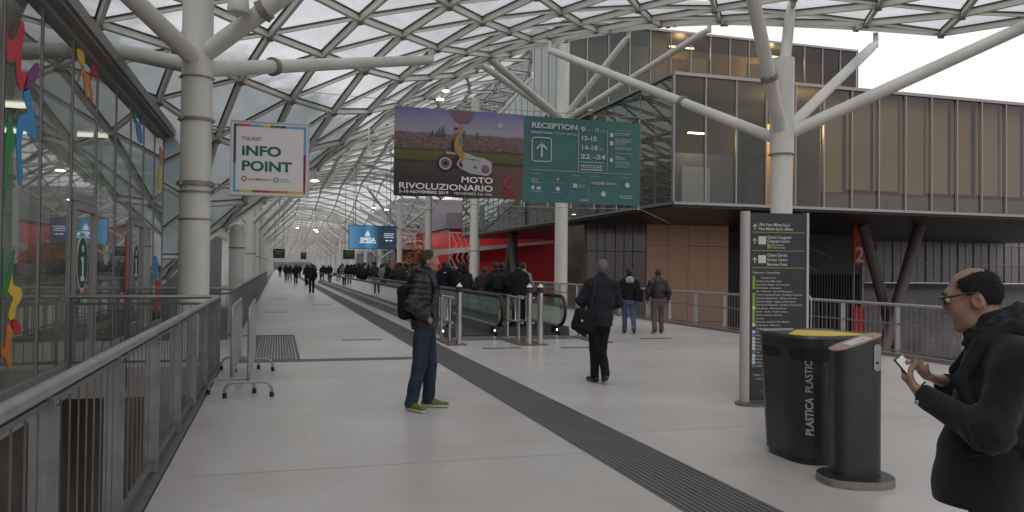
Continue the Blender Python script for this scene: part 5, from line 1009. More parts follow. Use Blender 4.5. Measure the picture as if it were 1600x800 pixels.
# plastic recycling bin
M_BIN = mat('bin_charcoal', (0.021, 0.023, 0.026), 0.36, var=0.4, vscale=2.2, bump=0.05, bscale=120)
bn = thing('recycling_bin', (4.48, 5.82, 0), 'large charcoal recycling bin with a yellow lid flap, lettered for plastic', 'recycling bin')
BC4 = [np.array(p) for p in ((4.13, 6.16), (4.09, 5.42), (4.86, 5.50), (4.88, 6.24))]; RAD = (0.14, 0.30, 0.14, 0.14)
def rounded(scale, n=10, cors=BC4, rad=RAD):
    c0 = sum(cors) / len(cors); P = [c0 + (p - c0) * scale for p in cors]; o_ = []; m_ = len(P)
    for i, p in enumerate(P):
        a, b = P[i - 1], P[(i + 1) % m_]; s_ = p + (a - p) / np.linalg.norm(a - p) * rad[i]; e_ = p + (b - p) / np.linalg.norm(b - p) * rad[i]
        for k in range(n + 1): t = k / n; o_.append(s_ * (1 - t) ** 2 + p * 2 * t * (1 - t) + e_ * t * t)
    return o_
tup = lambda o_: [tuple(q) for q in o_]
mb = MB(); mb.prism(tup(rounded(0.86)), 0.0005, 0.05); mb.prism(tup(rounded(0.90)), 0.0505, 1.045, tup(rounded(1.02))); body = mb.build('body', M_BIN, bn, smooth=True)
mb = MB(); mb.prism(tup(rounded(1.05)), 1.0455, 1.07, tup(rounded(1.03))); lid = mb.build('lid', mat('lid_charcoal', (0.035, 0.036, 0.038), 0.4), bn, smooth=True)
R0 = rounded(1.0)
def side_pt(idx, z, d):
    """point on the body side: idx runs along the plan outline (fractional), z the height, d the distance proud of it"""
    o_ = rounded(0.90 + 0.12 * (z - 0.05)); i = int(idx); f = idx - i; p = o_[i % len(o_)] * (1 - f) + o_[(i + 1) % len(o_)] * f
    t = o_[(i + 1) % len(o_)] - o_[i % len(o_)]; n_ = np.array((t[1], -t[0])); n_ /= np.linalg.norm(n_); c0 = sum(BC4) / 4
    if np.dot(n_, p - c0) < 0: n_ = -n_
    q = p + n_ * d; return (q[0], q[1], z)
def strip(mb, i0, i1, z0, z1, d, n=16, rnd=0.0):
    for k in range(n):
        a, b = i0 + (i1 - i0) * k / n, i0 + (i1 - i0) * (k + 1) / n
        ca = min(1, k / n * 9, (n - k) / n * 9); cb = min(1, (k + 1) / n * 9, (n - k - 1) / n * 9)
        sa, sb_ = rnd * (1 - ca), rnd * (1 - cb)
        mb.add([side_pt(a, z0 + sa, d), side_pt(b, z0 + sb_, d), side_pt(b, z1 - sb_, d), side_pt(a, z1 - sa, d)], [(0, 1, 2, 3)])
mb = MB(); strip(mb, 12.2, 21.6, 0.86, 0.975, 0.003, 24, 0.03); mb.build('slot', mat('slot_black', (0.003, 0.003, 0.003), 0.7), bn); mb = MB(); strip(mb, 8.6, 10.8, 0.86, 0.95, 0.003, 8, 0.02); mb.build('slot', mat('slot_black', (0.003, 0.003, 0.003), 0.7), bn)
mb = MB(); strip(mb, 12.0, 21.8, 0.975, 0.983, 0.006, 24); mb.build('slot_lip', mat('lid_charcoal', (0.035, 0.036, 0.038)), bn)
O1 = rounded(1.035); c0 = sum(BC4) / 4
def cap(mb, idxs, inner, z): q = [tuple(O1[i]) for i in idxs] + [tuple(p) for p in inner]; mb.prism(q, z, z + 0.006)
mb = MB(); strip(mb, 24.0, 24.12, 0.08, 1.02, 0.002, 2); strip(mb, 9.6, 9.75, 0.08, 1.02, 0.002, 2); strip(mb, 6, 30, 0.985, 0.990, 0.002, 24); mb.build('seam', mat('slot_black', (0.003, 0.003, 0.003)), bn)
mb = MB(); cap(mb, range(12, 23), [c0 + np.array((0.20, -0.02)), c0 + np.array((-0.04, 0.20))], 1.0705); mb.build('yellow_flap', mat('flap_yellow', (0.62, 0.50, 0.045), 0.5, var=0.05), bn)
mb = MB(); cap(mb, list(range(2, 11)), [c0 + np.array((-0.06, 0.21)), c0 + np.array((0.04, 0.36))], 1.0705); mb.build('grey_flap', mat('flap_grey', (0.30, 0.30, 0.31), 0.5), bn)
mb = MB(); cap(mb, list(range(23, 32)), [c0 + np.array((0.30, 0.12)), c0 + np.array((0.22, -0.02))], 1.0705); mb.build('dark_flap', mat('flap_slate', (0.05, 0.055, 0.065), 0.5), bn)
mb = MB(); pt = np.array(side_pt(16.4, 0.55, 0.0)); nn = np.array((-0.78, -0.62, -0.09)); nn /= np.linalg.norm(nn); uxv = np.cross((nn), (0, 0, 1)); rgt = np.array((-nn[1], nn[0], 0)); rgt = rgt / np.linalg.norm(rgt); rgt = rgt if rgt[0] > 0 else -rgt
upv = np.cross(rgt, -nn) ; upv = upv if upv[2] > 0 else -upv
org = pt + nn * 0.012 - upv * 0.30 + rgt * 0.03
put_text(mb, 'PLASTICA', org, upv, -rgt, 0.088, 0.025, width=0.315); put_text(mb, 'PLASTIC', org + upv * 0.355, upv, -rgt, 0.084, 0.0, width=0.265)
mb.build('lettering', mat('bin_print', (0.45, 0.45, 0.45), 0.5), bn)
# ashtray post
ap_ = thing('ashtray_post', (4.25, 5.05, 0), 'slim charcoal ashtray post with a slanting top in front of the bin', 'ashtray post')
ux2 = np.array((0.958, -0.286)); uy2 = np.array((0.286, 0.958)); pc2 = np.array((4.262, 5.06))
def stad(a, b, e=3.0, n=40): return [(a * math.copysign(abs(math.cos(t)) ** (2 / e), math.cos(t)), b * math.copysign(abs(math.sin(t)) ** (2 / e), math.sin(t))) for t in np.linspace(0, 2 * math.pi, n + 1)[:-1]]
def w2(p, c=pc2): q = c + ux2 * p[0] + uy2 * p[1]; return (float(q[0]), float(q[1]))
po = stad(0.178, 0.125, 3.4)
mb = MB(); n = len(po); zt_ = lambda u: 1.055 + u * 0.36
mb.add([(*w2(p), 0.061) for p in po] + [(*w2(p), zt_(p[0])) for p in po], [tuple(range(n - 1, -1, -1)), tuple(range(n, 2 * n))] + [(i, (i + 1) % n, n + (i + 1) % n, n + i) for i in range(n)])
mb.build('post', M_BIN, ap_, smooth=True)
po2 = stad(0.181, 0.128, 3.4); mb = MB()
mb.add([(*w2(p), zt_(p[0]) + 0.0012) for p in po2] + [(*w2(p), zt_(p[0]) + 0.010) for p in po2], [tuple(range(n - 1, -1, -1)), tuple(range(n, 2 * n))] + [(i, (i + 1) % n, n + (i + 1) % n, n + i) for i in range(n)])
mb.build('top_plate', mat('ash_copper', (0.38, 0.235, 0.20), 0.42, 0.35, var=0.15, vscale=9), ap_)
mb = MB(); lq = [(-0.07, -0.10), (0.09, -0.10), (0.09, 0.06), (-0.07, 0.06)]
mb.add([(*w2(p), zt_(p[0]) + 0.0105) for p in lq] + [(*w2(p), zt_(p[0]) + 0.0125) for p in lq], [(0, 3, 2, 1), (4, 5, 6, 7), (0, 1, 5, 4), (1, 2, 6, 5), (2, 3, 7, 6), (3, 0, 4, 7)]); mb.build('label', mat('label_white', (0.62, 0.58, 0.57), 0.5), ap_)
mb = MB(); mb.box((0, 0, 0), (0.03, 0.02, 0.001)); mb.v = []; mb.f = []; mb.mi = []
for a in range(3): q = [(0.0 + a * 0.022, -0.05), (0.014 + a * 0.022, -0.05), (0.014 + a * 0.022, -0.025), (0.0 + a * 0.022, -0.025)]; mb.add([(*w2(p), zt_(p[0]) + 0.0135) for p in q], [(0, 1, 2, 3)])
mb.build('pictogram', M_RED, ap_)
mb = MB(); lp = [(0.115 + 0.026 * math.cos(t), 1.0 + 0.026 * math.sin(t) - (0.10 if math.sin(t) < 0 else -0.05)) for t in np.linspace(0, 2 * math.pi, 24)]
mb.sheet(lp, lambda u, v, d: (*w2((u, -0.1255 - d)), v - 0.02), 0.003); mb.build('lock_plate', mat('lock_steel', (0.30, 0.29, 0.28), 0.4, 0.6), ap_)
mb = MB(); mb.sheet([(0.115 + 0.011 * math.cos(t), 0.935 + 0.011 * math.sin(t)) for t in np.linspace(0, 6.28, 12)[:-1]], lambda u, v, d: (*w2((u, -0.129 - d)), v - 0.02), 0.002); mb.build('keyhole', mat('slot_black', (0.003, 0.003, 0.003)), ap_)
fo_ = stad(0.275, 0.235, 2.4); mb = MB(); mb.prism([w2(p, np.array((4.235, 5.02))) for p in fo_], 0.0005, 0.058); mb.build('foot_plate', [mat('foot_concrete', (0.20, 0.185, 0.165), 0.8, var=0.25, vscale=12)], ap_, bevel=0.004)
mb = MB(); mb.prism([w2((p[0] * 0.985, p[1] * 0.985), np.array((4.235, 5.02))) for p in fo_], 0.0585, 0.0605); mb.build('foot_top', M_BIN, ap_)
# lower level bits seen through the right railing
cr_ = thing('burgundy_crate', (27, 24, -6), 'burgundy counter on the lower level seen through the right railing', 'counter')
mb = MB(); mb.box((24.6, 23.2, -6), (27.6, 25.2, -3.15)); mb.build('body', mat('burgundy', (0.16, 0.012, 0.03), 0.5, var=0.2), cr_)
mb = MB(); mb.box((24.5, 23.1, -3.149), (27.7, 25.3, -3.0)); mb.box((24.5, 23.05, -4.4), (27.7, 23.19, -4.3)); mb.build('top', M_TW, cr_)
# ================================================================== people: bodies and clothes grown from smooth distance fields
def _cone(P, a, b, ra, rb, sq=None):
    a = np.asarray(a, float); b = np.asarray(b, float)
    if sq is not None:
        ax, k = sq; ax = np.asarray(ax, float); P = P + ((P - a) @ ax)[:, None] * ax * (1 / k - 1); b = b + ((b - a) @ ax) * ax * (1 / k - 1)
    ab = b - a; L2 = ab @ ab
    t = np.clip(((P - a) @ ab) / L2, 0, 1) if L2 > 1e-9 else np.zeros(len(P))
    return np.linalg.norm(P - a - t[:, None] * ab, axis=1) - (ra + (rb - ra) * t)
def _ell(P, c, r):
    r = np.asarray(r, float); q = (P - np.asarray(c, float)) / r; k0 = np.linalg.norm(q, axis=1); k1 = np.linalg.norm(q / r, axis=1)
    return k0 * (k0 - 1) / np.maximum(k1, 1e-6)
def smin(a, b, k):
    h = np.maximum(k - np.abs(a - b), 0) / k; return np.minimum(a, b) - h * h * k * 0.25
def field(prims, k):
    def f(P):
        d = None
        for p in prims:
            if p[0] == 'c': e = _cone(P, *p[1:])
            elif p[0] == 'e': e = _ell(P, *p[1:])
            elif p[0] == 'f': e = p[1](P)
            d = e if d is None else smin(d, e, p[-1] if p[0] == 'f' else k)
        return d
    return f
def moved(f, R, t):
    R = np.asarray(R, float); t = np.asarray(t, float)
    return lambda P: f((P - t) @ R)
def rot(yaw=0, pitch=0, roll=0):
    cy, sy, cp, sp, cr, sr = math.cos(yaw), math.sin(yaw), math.cos(pitch), math.sin(pitch), math.cos(roll), math.sin(roll)
    return np.array([[cy, -sy, 0], [sy, cy, 0], [0, 0, 1]]) @ np.array([[1, 0, 0], [0, cp, -sp], [0, sp, cp]]) @ np.array([[cr, 0, sr], [0, 1, 0], [-sr, 0, cr]])
def grow(f, lo, hi, h):
    """surface-net mesh of f < 0; fine samples only near the surface"""
    lo = np.asarray(lo, float); n = np.ceil((np.asarray(hi, float) - lo) / h).astype(int) + 1; n = ((n + 3) // 4) * 4
    nc = n // 4; g = np.stack(np.meshgrid(*[lo[i] + (np.arange(nc[i]) * 4 + 1.5) * h for i in range(3)], indexing='ij'), -1).reshape(-1, 3)
    dc = f(g).reshape(nc); D = np.repeat(np.repeat(np.repeat(dc, 4, 0), 4, 1), 4, 2)
    m = np.abs(D) < 7 * h; I = np.argwhere(m); 
    vals = np.empty(len(I))
    for s in range(0, len(I), 200000): vals[s:s + 200000] = f(lo + I[s:s + 200000] * h)
    D[m] = vals
    ins = D < 0; c = np.zeros(np.array(D.shape) - 1, int)
    offs = [(i, j, k) for i in (0, 1) for j in (0, 1) for k in (0, 1)]
    sl = lambda o: tuple(slice(o[i], D.shape[i] - 1 + o[i]) for i in range(3))
    for o in offs: c += ins[sl(o)]
    act = (c > 0) & (c < 8); idx = -np.ones(act.shape, int); A = np.argwhere(act); idx[act] = np.arange(len(A))
    acc = np.zeros((len(A), 3)); cnt = np.zeros(len(A))
    for a in offs:
        for ax in range(3):
            if a[ax]: continue
            b = list(a); b[ax] = 1
            da = D[tuple((A + a).T)]; db = D[tuple((A + b).T)]; x = (da < 0) != (db < 0)
            t = np.where(x, da / np.where(x, da - db, 1), 0); p = np.array(a, float)[None] + np.zeros((len(A), 3)); p[:, ax] = t
            acc[x] += p[x]; cnt[x] += 1
    V = lo + (A + acc / np.maximum(cnt, 1)[:, None]) * h; F = []
    for ax in range(3):
        u, v = [(1, 2), (2, 0), (0, 1)][ax]; s0 = [slice(None)] * 3; s1 = [slice(None)] * 3; s0[ax] = slice(0, -1); s1[ax] = slice(1, None)
        E = ins[tuple(s0)] != ins[tuple(s1)]; Q = np.argwhere(E)
        Q = Q[(Q[:, u] > 0) & (Q[:, v] > 0) & (Q[:, u] < act.shape[u]) & (Q[:, v] < act.shape[v])]
        if not len(Q): continue
        du = np.zeros(3, int); du[u] = 1; dv = np.zeros(3, int); dv[v] = 1
        q = np.stack([idx[tuple((Q - du - dv).T)], idx[tuple((Q - dv).T)], idx[tuple(Q.T)], idx[tuple((Q - du).T)]], 1); fl = ~ins[tuple(Q.T)]
        q[fl] = q[fl][:, ::-1]; F.append(q[(q >= 0).all(1)])
    return V, np.concatenate(F)
def skin_mesh(name, V, F, m, parent=None):
    me = bpy.data.meshes.new(name); me.from_pydata([tuple(v) for v in V], [], [tuple(int(i) for i in q) for q in F])
    for p in me.polygons: p.use_smooth = True
    me.materials.append(m); o = bpy.data.objects.new(name, me); C.objects.link(o)
    if parent: o.parent = parent
    return o
def folds(amp, seed, freq=(9, 9, 16)):
    r_ = np.random.default_rng(seed); W = r_.normal(0, 1, (7, 3)) * np.array(freq) ; ph = r_.uniform(0, 6.28, 7)
    def g(P):
        s = 0
        Q = P + 0.02 * np.sin(P[:, [2, 0, 1]] * 17)
        for w_, p_ in zip(W, ph): s = s + np.sin(Q @ w_ + p_)
        return s * amp / 3.0
    return g
def hand_prims(w, d, n, thumb, curls=(0.5, 0.6, 0.7, 0.8), sc=1.0, tcurl=0.4):
    """palm and five jointed fingers; d points from wrist to knuckles, n is the way the palm faces, thumb is the thumb's side"""
    w = np.asarray(w, float); d = np.asarray(d, float); d /= np.linalg.norm(d); n = np.asarray(n, float); n = n - d * (n @ d); n /= np.linalg.norm(n); t = np.asarray(thumb, float); t = t - d * (t @ d) - n * (t @ n); t /= np.linalg.norm(t); P = []
    for k, (off, L, r) in enumerate(((0.030, 0.078, 0.0095), (0.010, 0.086, 0.0098), (-0.011, 0.080, 0.0094), (-0.030, 0.063, 0.0082))):
        b = w + d * 0.088 * sc * (1 - abs(off - 0.01) * 1.2) + t * off * sc; P.append(('c', w + d * 0.012 * sc + t * off * 0.55 * sc, b, 0.0165 * sc, 0.0125 * sc))
        a = 0.15; p = b
        for L_, rr_ in ((0.48, 1.0), (0.29, 0.92), (0.23, 0.82)):
            a += curls[k]; q = p + (d * math.cos(a) + n * math.sin(a)) * L * L_ * sc; P.append(('c', p, q, r * sc * rr_, r * sc * rr_ * 0.93)); p = q
    b = w + d * 0.025 * sc + t * 0.022 * sc; dirs = d * 0.55 + t * 0.65 + n * 0.35; dirs /= np.linalg.norm(dirs); q = b + dirs * 0.042 * sc; P.append(('c', b, q, 0.0165 * sc, 0.0115 * sc))
    dir2 = d * 0.8 + t * (0.35 - tcurl * 0.6) + n * (0.2 + tcurl * 0.7); dir2 /= np.linalg.norm(dir2); q2 = q + dir2 * 0.034 * sc; P.append(('c', q, q2, 0.0112 * sc, 0.0102 * sc)); P.append(('c', q2, q2 + dir2 * 0.024 * sc, 0.0100 * sc, 0.0085 * sc))
    return P
HEAD = [('e', (0, -0.010, 0.030), (0.073, 0.092, 0.090)), ('e', (0, 0.028, -0.030), (0.061, 0.066, 0.088)), ('c', (-0.030, 0.030, -0.082), (0.030, 0.030, -0.082), 0.030, 0.030), ('e', (0, 0.070, -0.098), (0.024, 0.022, 0.018)),
        ('c', (-0.032, 0.080, 0.040), (0.032, 0.080, 0.040), 0.013, 0.013), ('e', (-0.040, 0.060, -0.025), (0.022, 0.024, 0.026)), ('e', (0.040, 0.060, -0.025), (0.022, 0.024, 0.026))]
NOSE = [('c', (0, 0.086, 0.026), (0, 0.109, -0.024), 0.0080, 0.0105), ('e', (-0.010, 0.096, -0.029), (0.008, 0.010, 0.007)), ('e', (0.010, 0.096, -0.029), (0.008, 0.010, 0.007)),
        ('c', (-0.018, 0.083, -0.060), (0.018, 0.083, -0.060), 0.0058, 0.0058), ('c', (-0.015, 0.082, -0.070), (0.015, 0.082, -0.070), 0.0066, 0.0066)]
def head_field(P):
    d = field(HEAD, 0.03)(P); d = smin(d, field(NOSE, 0.012)(P), 0.012)
    for s in (-1, 1):
        d = -smin(-d, _ell(P, (s * 0.032, 0.100, 0.020), (0.019, 0.020, 0.012)), 0.012)
        e = np.maximum(_ell(P, (s * 0.078, -0.012, -0.008), (0.013, 0.024, 0.034)), -_ell(P, (s * 0.088, -0.006, -0.006), (0.008, 0.013, 0.020)))
        d = smin(d, e, 0.008)
    return d
def hair_field(style):
    def f(P):
        x, y, z = P[:, 0], P[:, 1], P[:, 2]
        g = 0.0007 * np.sin(x * 210 + z * 130 + 3 * np.sin(y * 90)) + 0.0006 * np.sin(y * 260 - z * 190); ed = 0.004 * np.sin(x * 160 + z * 90) * np.sin(z * 140 + y * 60)
        th = {'cropped': 0.003, 'bald': 0.004, 'receding': 0.010}.get(style, 0.012)
        low = np.where(y > -0.035, 0.0 + np.clip(y + 0.035, 0, 1) * 0.25, -0.052 + np.clip(-0.035 - y, 0, 0.02) * -0.6)
        side = np.where((y > 0.0) & (y < 0.034), -0.018, low)                  # sideburns in front of the ear
        c = np.maximum(np.minimum(low, side) - z + ed, (y - 0.062) + ed + np.clip(0.075 - z, 0, 1) * 0.85)
        if style == 'receding': c = np.maximum(c, (y - 0.036) + ed + np.clip(0.085 - z, 0, 1) * 0.35 - np.abs(x) * 0.15)
        if style == 'bald': c = np.maximum(c, np.maximum(-_ell(P, (0, 0.030, 0.125), (0.058, 0.106, 0.058)) + ed * 1.5, (y - 0.042) + ed + np.clip(0.03 - z, 0, 1) * 0.3))
        te = th * np.clip(-c / 0.028, 0.0, 1.0) ** 0.7                         # thins out towards the hair line
        d = np.maximum(_ell(P, (0, -0.010, 0.030), (0.0735, 0.0925, 0.0905)) - te + g * np.clip(-c / 0.02, 0, 1), c)
        return d
    return f
def Mskin(n, c):
    m = mat('skin_' + n, c, 0.5, var=0.17, vscale=22, bump=0.12, bscale=260); b = m.node_tree.nodes['Principled BSDF']
    b.inputs['Subsurface Weight'].default_value = 0.12; b.inputs['Subsurface Radius'].default_value = (0.012, 0.005, 0.003); return m
def cloth_mat(n, c, rough=0.85, var=0.18, vs=14): return mat('cloth_' + n, c, rough, var=var, vscale=vs, bump=0.25, bscale=220, spec=0.25)
M_HAIRG = mat('hair_grey', (0.16, 0.155, 0.15), 0.7, var=0.6, vscale=38, bump=0.8, bscale=90); M_HAIRB = mat('hair_black', (0.012, 0.011, 0.010), 0.55, var=0.4, vscale=60); M_HAIRS = mat('hair_salt', (0.042, 0.038, 0.034), 0.65, var=0.7, vscale=40, bump=0.8, bscale=90)

def person(label, loc, theta, J, skin, jacket=None, trousers=None, shoes=None, hair=None, h=0.012, hh=None, group=None, eyes=False, hands=True, quilt=0.0, hood=False, hem=0.86, jw=1.0, collar=True, extra=None, seed=1, belly=0.0, sole=None, coat_k=0.05, jb=None, tw=1.0, strands=0, slen=0.016, rough_=1.0):
    """J: joints in the person's own frame (facing +Y, Z up, +X the right hand). All lengths in metres."""
    S_ = J.get('s', 1.0); hd = np.array(J.get('head', (0, 0.02, 1.62))); hR = rot(J.get('hyaw', 0), J.get('hpitch', 0), J.get('hroll', 0)); nk = np.array(J.get('neck', (0, -0.02, 1.45)))
    pel = np.array(J.get('pel', (0, 0, 0.93))); ch = np.array(J.get('chest', (0, 0.0, 1.27))); sho = [np.array(J['shoR']), np.array(J['shoL'])]; elb = [np.array(J['elbR']), np.array(J['elbL'])]; wri = [np.array(J['wriR']), np.array(J['wriL'])]
    kn = [np.array(J['knR']), np.array(J['knL'])]; an = [np.array(J['anR']), np.array(J['anL'])]; toe = [np.array(J['toeR']), np.array(J['toeL'])]
    hip = [pel + (0.09, 0, -0.03), pel + (-0.09, 0, -0.03)]; sqx = ((0, 1, 0), 0.62)
    # body ------------------------------------------------------------
    B = [('c', pel, ch, 0.125, 0.135, sqx), ('c', ch, nk - (0, 0, 0.04), 0.135, 0.07, sqx), ('c', nk - (0, 0, 0.03), hd + hR @ np.array((0, -0.022, -0.055)), 0.056, 0.054)]
    for i in (0, 1):
        B += [('c', nk - (0, 0, 0.06), sho[i] - (0, 0, 0.028), 0.045, 0.040), ('c', sho[i] - (0, 0, 0.028), elb[i], 0.038, 0.034), ('c', elb[i], wri[i], 0.034, 0.024), ('c', hip[i], kn[i], 0.070, 0.046), ('c', kn[i], an[i], 0.046, 0.034), ('c', an[i] - (0, 0, 0.01), toe[i] + (0, 0, 0.0), 0.034, 0.022)]
    Hn = []
    if hands:
        for i, key in ((0, 'hR'), (1, 'hL')):
            k_ = J.get(key) or dict(d=wri[i] - elb[i], n=(-1 if i == 0 else 1, 0, 0.0), t=(0, 1, 0), c=(0.25, 0.3, 0.35, 0.4)); Hn += hand_prims(wri[i], k_['d'], k_['n'], k_['t'], k_.get('c', (0.4,) * 4), k_.get('s', 1.0), k_.get('tc', 0.4))
    hf = moved(head_field, hR, hd); bf = field(B, 0.04); nf_ = field(Hn, 0.010) if Hn else None
    def body_f(P):
        d = smin(bf(P), hf(P), 0.02)
        return smin(d, nf_(P), 0.015) if nf_ else d
    pts = np.array([pel, ch, nk, hd, *sho, *elb, *wri, *kn, *an, *toe]); lo = pts.min(0) - 0.17; hi = pts.max(0) + 0.17; lo[2] = -0.02
    root = skin_mesh('person', *grow(body_f, lo, hi, hh or h), skin); tag(root, label, 'person', group)
    # clothes ---------------------------------------------------------
    if trousers:
        T = [('c', pel + (0, 0, 0.09), pel - (0, 0, 0.03), 0.142, 0.150, ((0, 1, 0), 0.72))]
        for i in (0, 1): T += [('c', hip[i], kn[i], 0.092 * tw, 0.067 * tw), ('c', kn[i], an[i] + (0, 0, 0.0), 0.067 * tw, 0.060 * tw)]
        tf = field(T, 0.035); fo_ = folds(0.0045, seed, (10, 10, 22))
        cut = [a - (0, 0, 0.035) for a in an]
        def trouser_f(P):
            d = tf(P) + fo_(P); return np.maximum(d, np.minimum(cut[0][2], cut[1][2]) - P[:, 2])
        lo2 = np.array(pts.min(0) - 0.2); hi2 = np.array([pts[:, 0].max() + 0.2, pts[:, 1].max() + 0.2, pel[2] + 0.2]); lo2[2] = 0
        skin_mesh('trousers', *grow(trouser_f, lo2, hi2, h), trousers, root)
    if shoes:
        for i in (0, 1):
            a, t_ = an[i], toe[i]; dr = (t_ - a) * (1, 1, 0); L_ = np.linalg.norm(dr); dr = dr / max(L_, 1e-6); pit = t_[2] - (a[2] - 0.055)
            heel = a - dr * 0.045 - (0, 0, 0.050); tip = t_ + dr * 0.012
            sf = field([('c', heel + (0, 0, 0.012), tip, 0.040, 0.034), ('c', a + (0, 0, 0.005), (a + tip) / 2 - (0, 0, 0.01), 0.044, 0.036)], 0.03)
            base = lambda P, heel=heel, tip=tip, dr=dr: ((heel[2] - 0.024) + ((P - heel) @ dr) * ((tip[2] - 0.024) - (heel[2] - 0.024)) / max(1e-6, (tip - heel) @ dr)) - P[:, 2]
            def shoe_f(P, sf=sf, base=base): return np.maximum(sf(P), base(P))
            q = np.array([heel, tip, a]); l_, h_ = q.min(0) - 0.09, q.max(0) + 0.10
            so = skin_mesh('shoe', *grow(shoe_f, l_, h_, min(h, 0.008)), shoes, root)
            if sole:
                def sole_f(P, sf=sf, base=base): return np.maximum(np.maximum(sf(P) - 0.005, base(P) - 0.001), -(base(P) + 0.026))
                skin_mesh('sole', *grow(sole_f, l_, h_, min(h, 0.007)), sole, so)
    if jacket:
        K = [('c', pel + (0, 0, 0.02), ch - (0, 0, 0.06), 0.168 * jw, 0.178 * jw, ((0, 1, 0), 0.70)), ('c', ch - (0, 0, 0.06), ch + (0, 0, 0.09), 0.180 * jw, 0.165 * jw, ((0, 1, 0), 0.68)), ('c', pel + (0, 0, 0.02), pel - (0, 0, 0.93 - hem - 0.02), 0.168 * jw, 0.172 * jw, ((0, 1, 0), 0.74))]
        if belly: K.append(('c', ch + (0, 0.02, 0.03), pel + (0, 0.045, -0.12), 0.125, 0.155))
        for i in (0, 1):
            sh_ = sho[i] + (sho[i] - nk) * (-0.10, 0, 0) - (0, 0, 0.022); K += [('c', nk - (0, 0, 0.05), sh_, 0.066, 0.058 * jw), ('c', sh_, elb[i], 0.069 * jw, 0.060 * jw), ('c', elb[i], wri[i] - (wri[i] - elb[i]) * 0.06, 0.060 * jw, 0.046 * jw)]
        if collar: K.append(('c', nk - (0, 0, 0.05), nk + (hd - nk) * 0.30, 0.085, 0.078))
        if hood: K += [('e', nk + (0, -0.055, 0.045), (0.125, 0.085, 0.075)), ('e', nk + (0, 0.02, 0.03), (0.11, 0.085, 0.06))]
        kf = field(K, coat_k); fo_ = folds(0.004 if quilt else 0.006 * rough_, seed + 5, (8, 8, 15)); fo2 = folds(0.0022 * rough_, seed + 9, (26, 26, 44)); hz = hem
        arm = field([('c', sho[i], elb[i], 0.07, 0.06) for i in (0, 1)] + [('c', elb[i], wri[i], 0.06, 0.05) for i in (0, 1)], 0.02)
        def jacket_f(P):
            d = kf(P) + fo_(P) + fo2(P)
            for i in (0, 1):      # creases in the crook of the elbow
                e_ = np.linalg.norm(P - elb[i], axis=1); ax_ = (wri[i] - sho[i]); ax_ = ax_ / np.linalg.norm(ax_); d = d + 0.0035 * rough_ * np.exp(-(e_ / 0.11) ** 2) * np.sin(((P - elb[i]) @ ax_) * 150 + 2 * np.sin(P[:, 0] * 40))
            if quilt:
                wv = np.abs(np.sin(math.pi * (P[:, 2] + 0.012 * np.sin(P[:, 0] * 9)) / 0.062)); d = d - quilt * (wv ** 0.5 - 0.6)
            # sleeves end at the cuff, the coat ends at the hem
            for i in (0, 1):
                u = (wri[i] - elb[i]) / np.linalg.norm(wri[i] - elb[i]); near = (np.linalg.norm(P - wri[i], axis=1) < 0.10)
                d = np.where(near, np.maximum(d, (P - wri[i]) @ u + 0.004), d)
            far_from_arm = arm(P) > 0.012
            return np.where(far_from_arm, np.maximum(d, hz - P[:, 2]), d)
        lo3 = np.array([min(sho[1][0], elb[1][0], wri[1][0]) - 0.17, pts[:, 1].min() - 0.26, min(hz, wri[0][2], wri[1][2], pel[2]) - 0.1]); hi3 = np.array([max(sho[0][0], elb[0][0], wri[0][0]) + 0.17, pts[:, 1].max() + 0.26, nk[2] + 0.22])
        skin_mesh('jacket', *grow(jacket_f, lo3, hi3, jb or h), jacket, root)
    if hair:
        Vh, Fh = grow(moved(hair_field(hair[0]), hR, hd), hd - 0.16, hd + 0.17, min(h, 0.007))
        if strands:
            r_ = np.random.default_rng(seed); tri = Vh[Fh[:, :3]]; nn = np.cross(tri[:, 1] - tri[:, 0], tri[:, 2] - tri[:, 0]); nn /= np.maximum(1e-9, np.linalg.norm(nn, axis=1))[:, None]; cen = Vh[Fh].mean(1)
            out_ = cen - (hd + hR @ np.array((0, -0.01, 0.02))); nn *= np.sign((nn * out_).sum(1))[:, None]; ok = (nn * out_).sum(1) > 0.03; I = r_.choice(np.nonzero(ok)[0], strands)
            dn = hR @ np.array((0, -0.55, -0.9)); vs = []; fs = []
            for i in I:
                n_ = nn[i]; t_ = dn - n_ * (dn @ n_) + r_.normal(0, 0.35, 3); t_ /= np.linalg.norm(t_) + 1e-9; p = cen[i] + r_.normal(0, 0.0025, 3) - n_ * 0.003; sd = np.cross(t_, n_); sd /= np.linalg.norm(sd) + 1e-9
                L_ = r_.uniform(0.5, 1.0) * slen; q = p + t_ * L_ * 0.55 + n_ * 0.0045; e = p + t_ * L_ + n_ * 0.0035; o_ = len(Vh) + len(vs); vs += [p - sd * 0.0009, p + sd * 0.0009, q + sd * 0.0006, q - sd * 0.0006, e]; fs += [(o_, o_ + 1, o_ + 2, o_ + 3), (o_ + 3, o_ + 2, o_ + 4, o_ + 4)]
            Vh = np.concatenate([Vh, np.array(vs)]); Fh = [tuple(dict.fromkeys(map(int, q))) for q in list(Fh) + fs]
        skin_mesh('hair', Vh, Fh, hair[1], root)
    if False:
        skin_mesh('hair', *grow(moved(hair_field(hair[0]), hR, hd), hd - 0.16, hd + 0.17, min(h, 0.007)), hair[1], root)
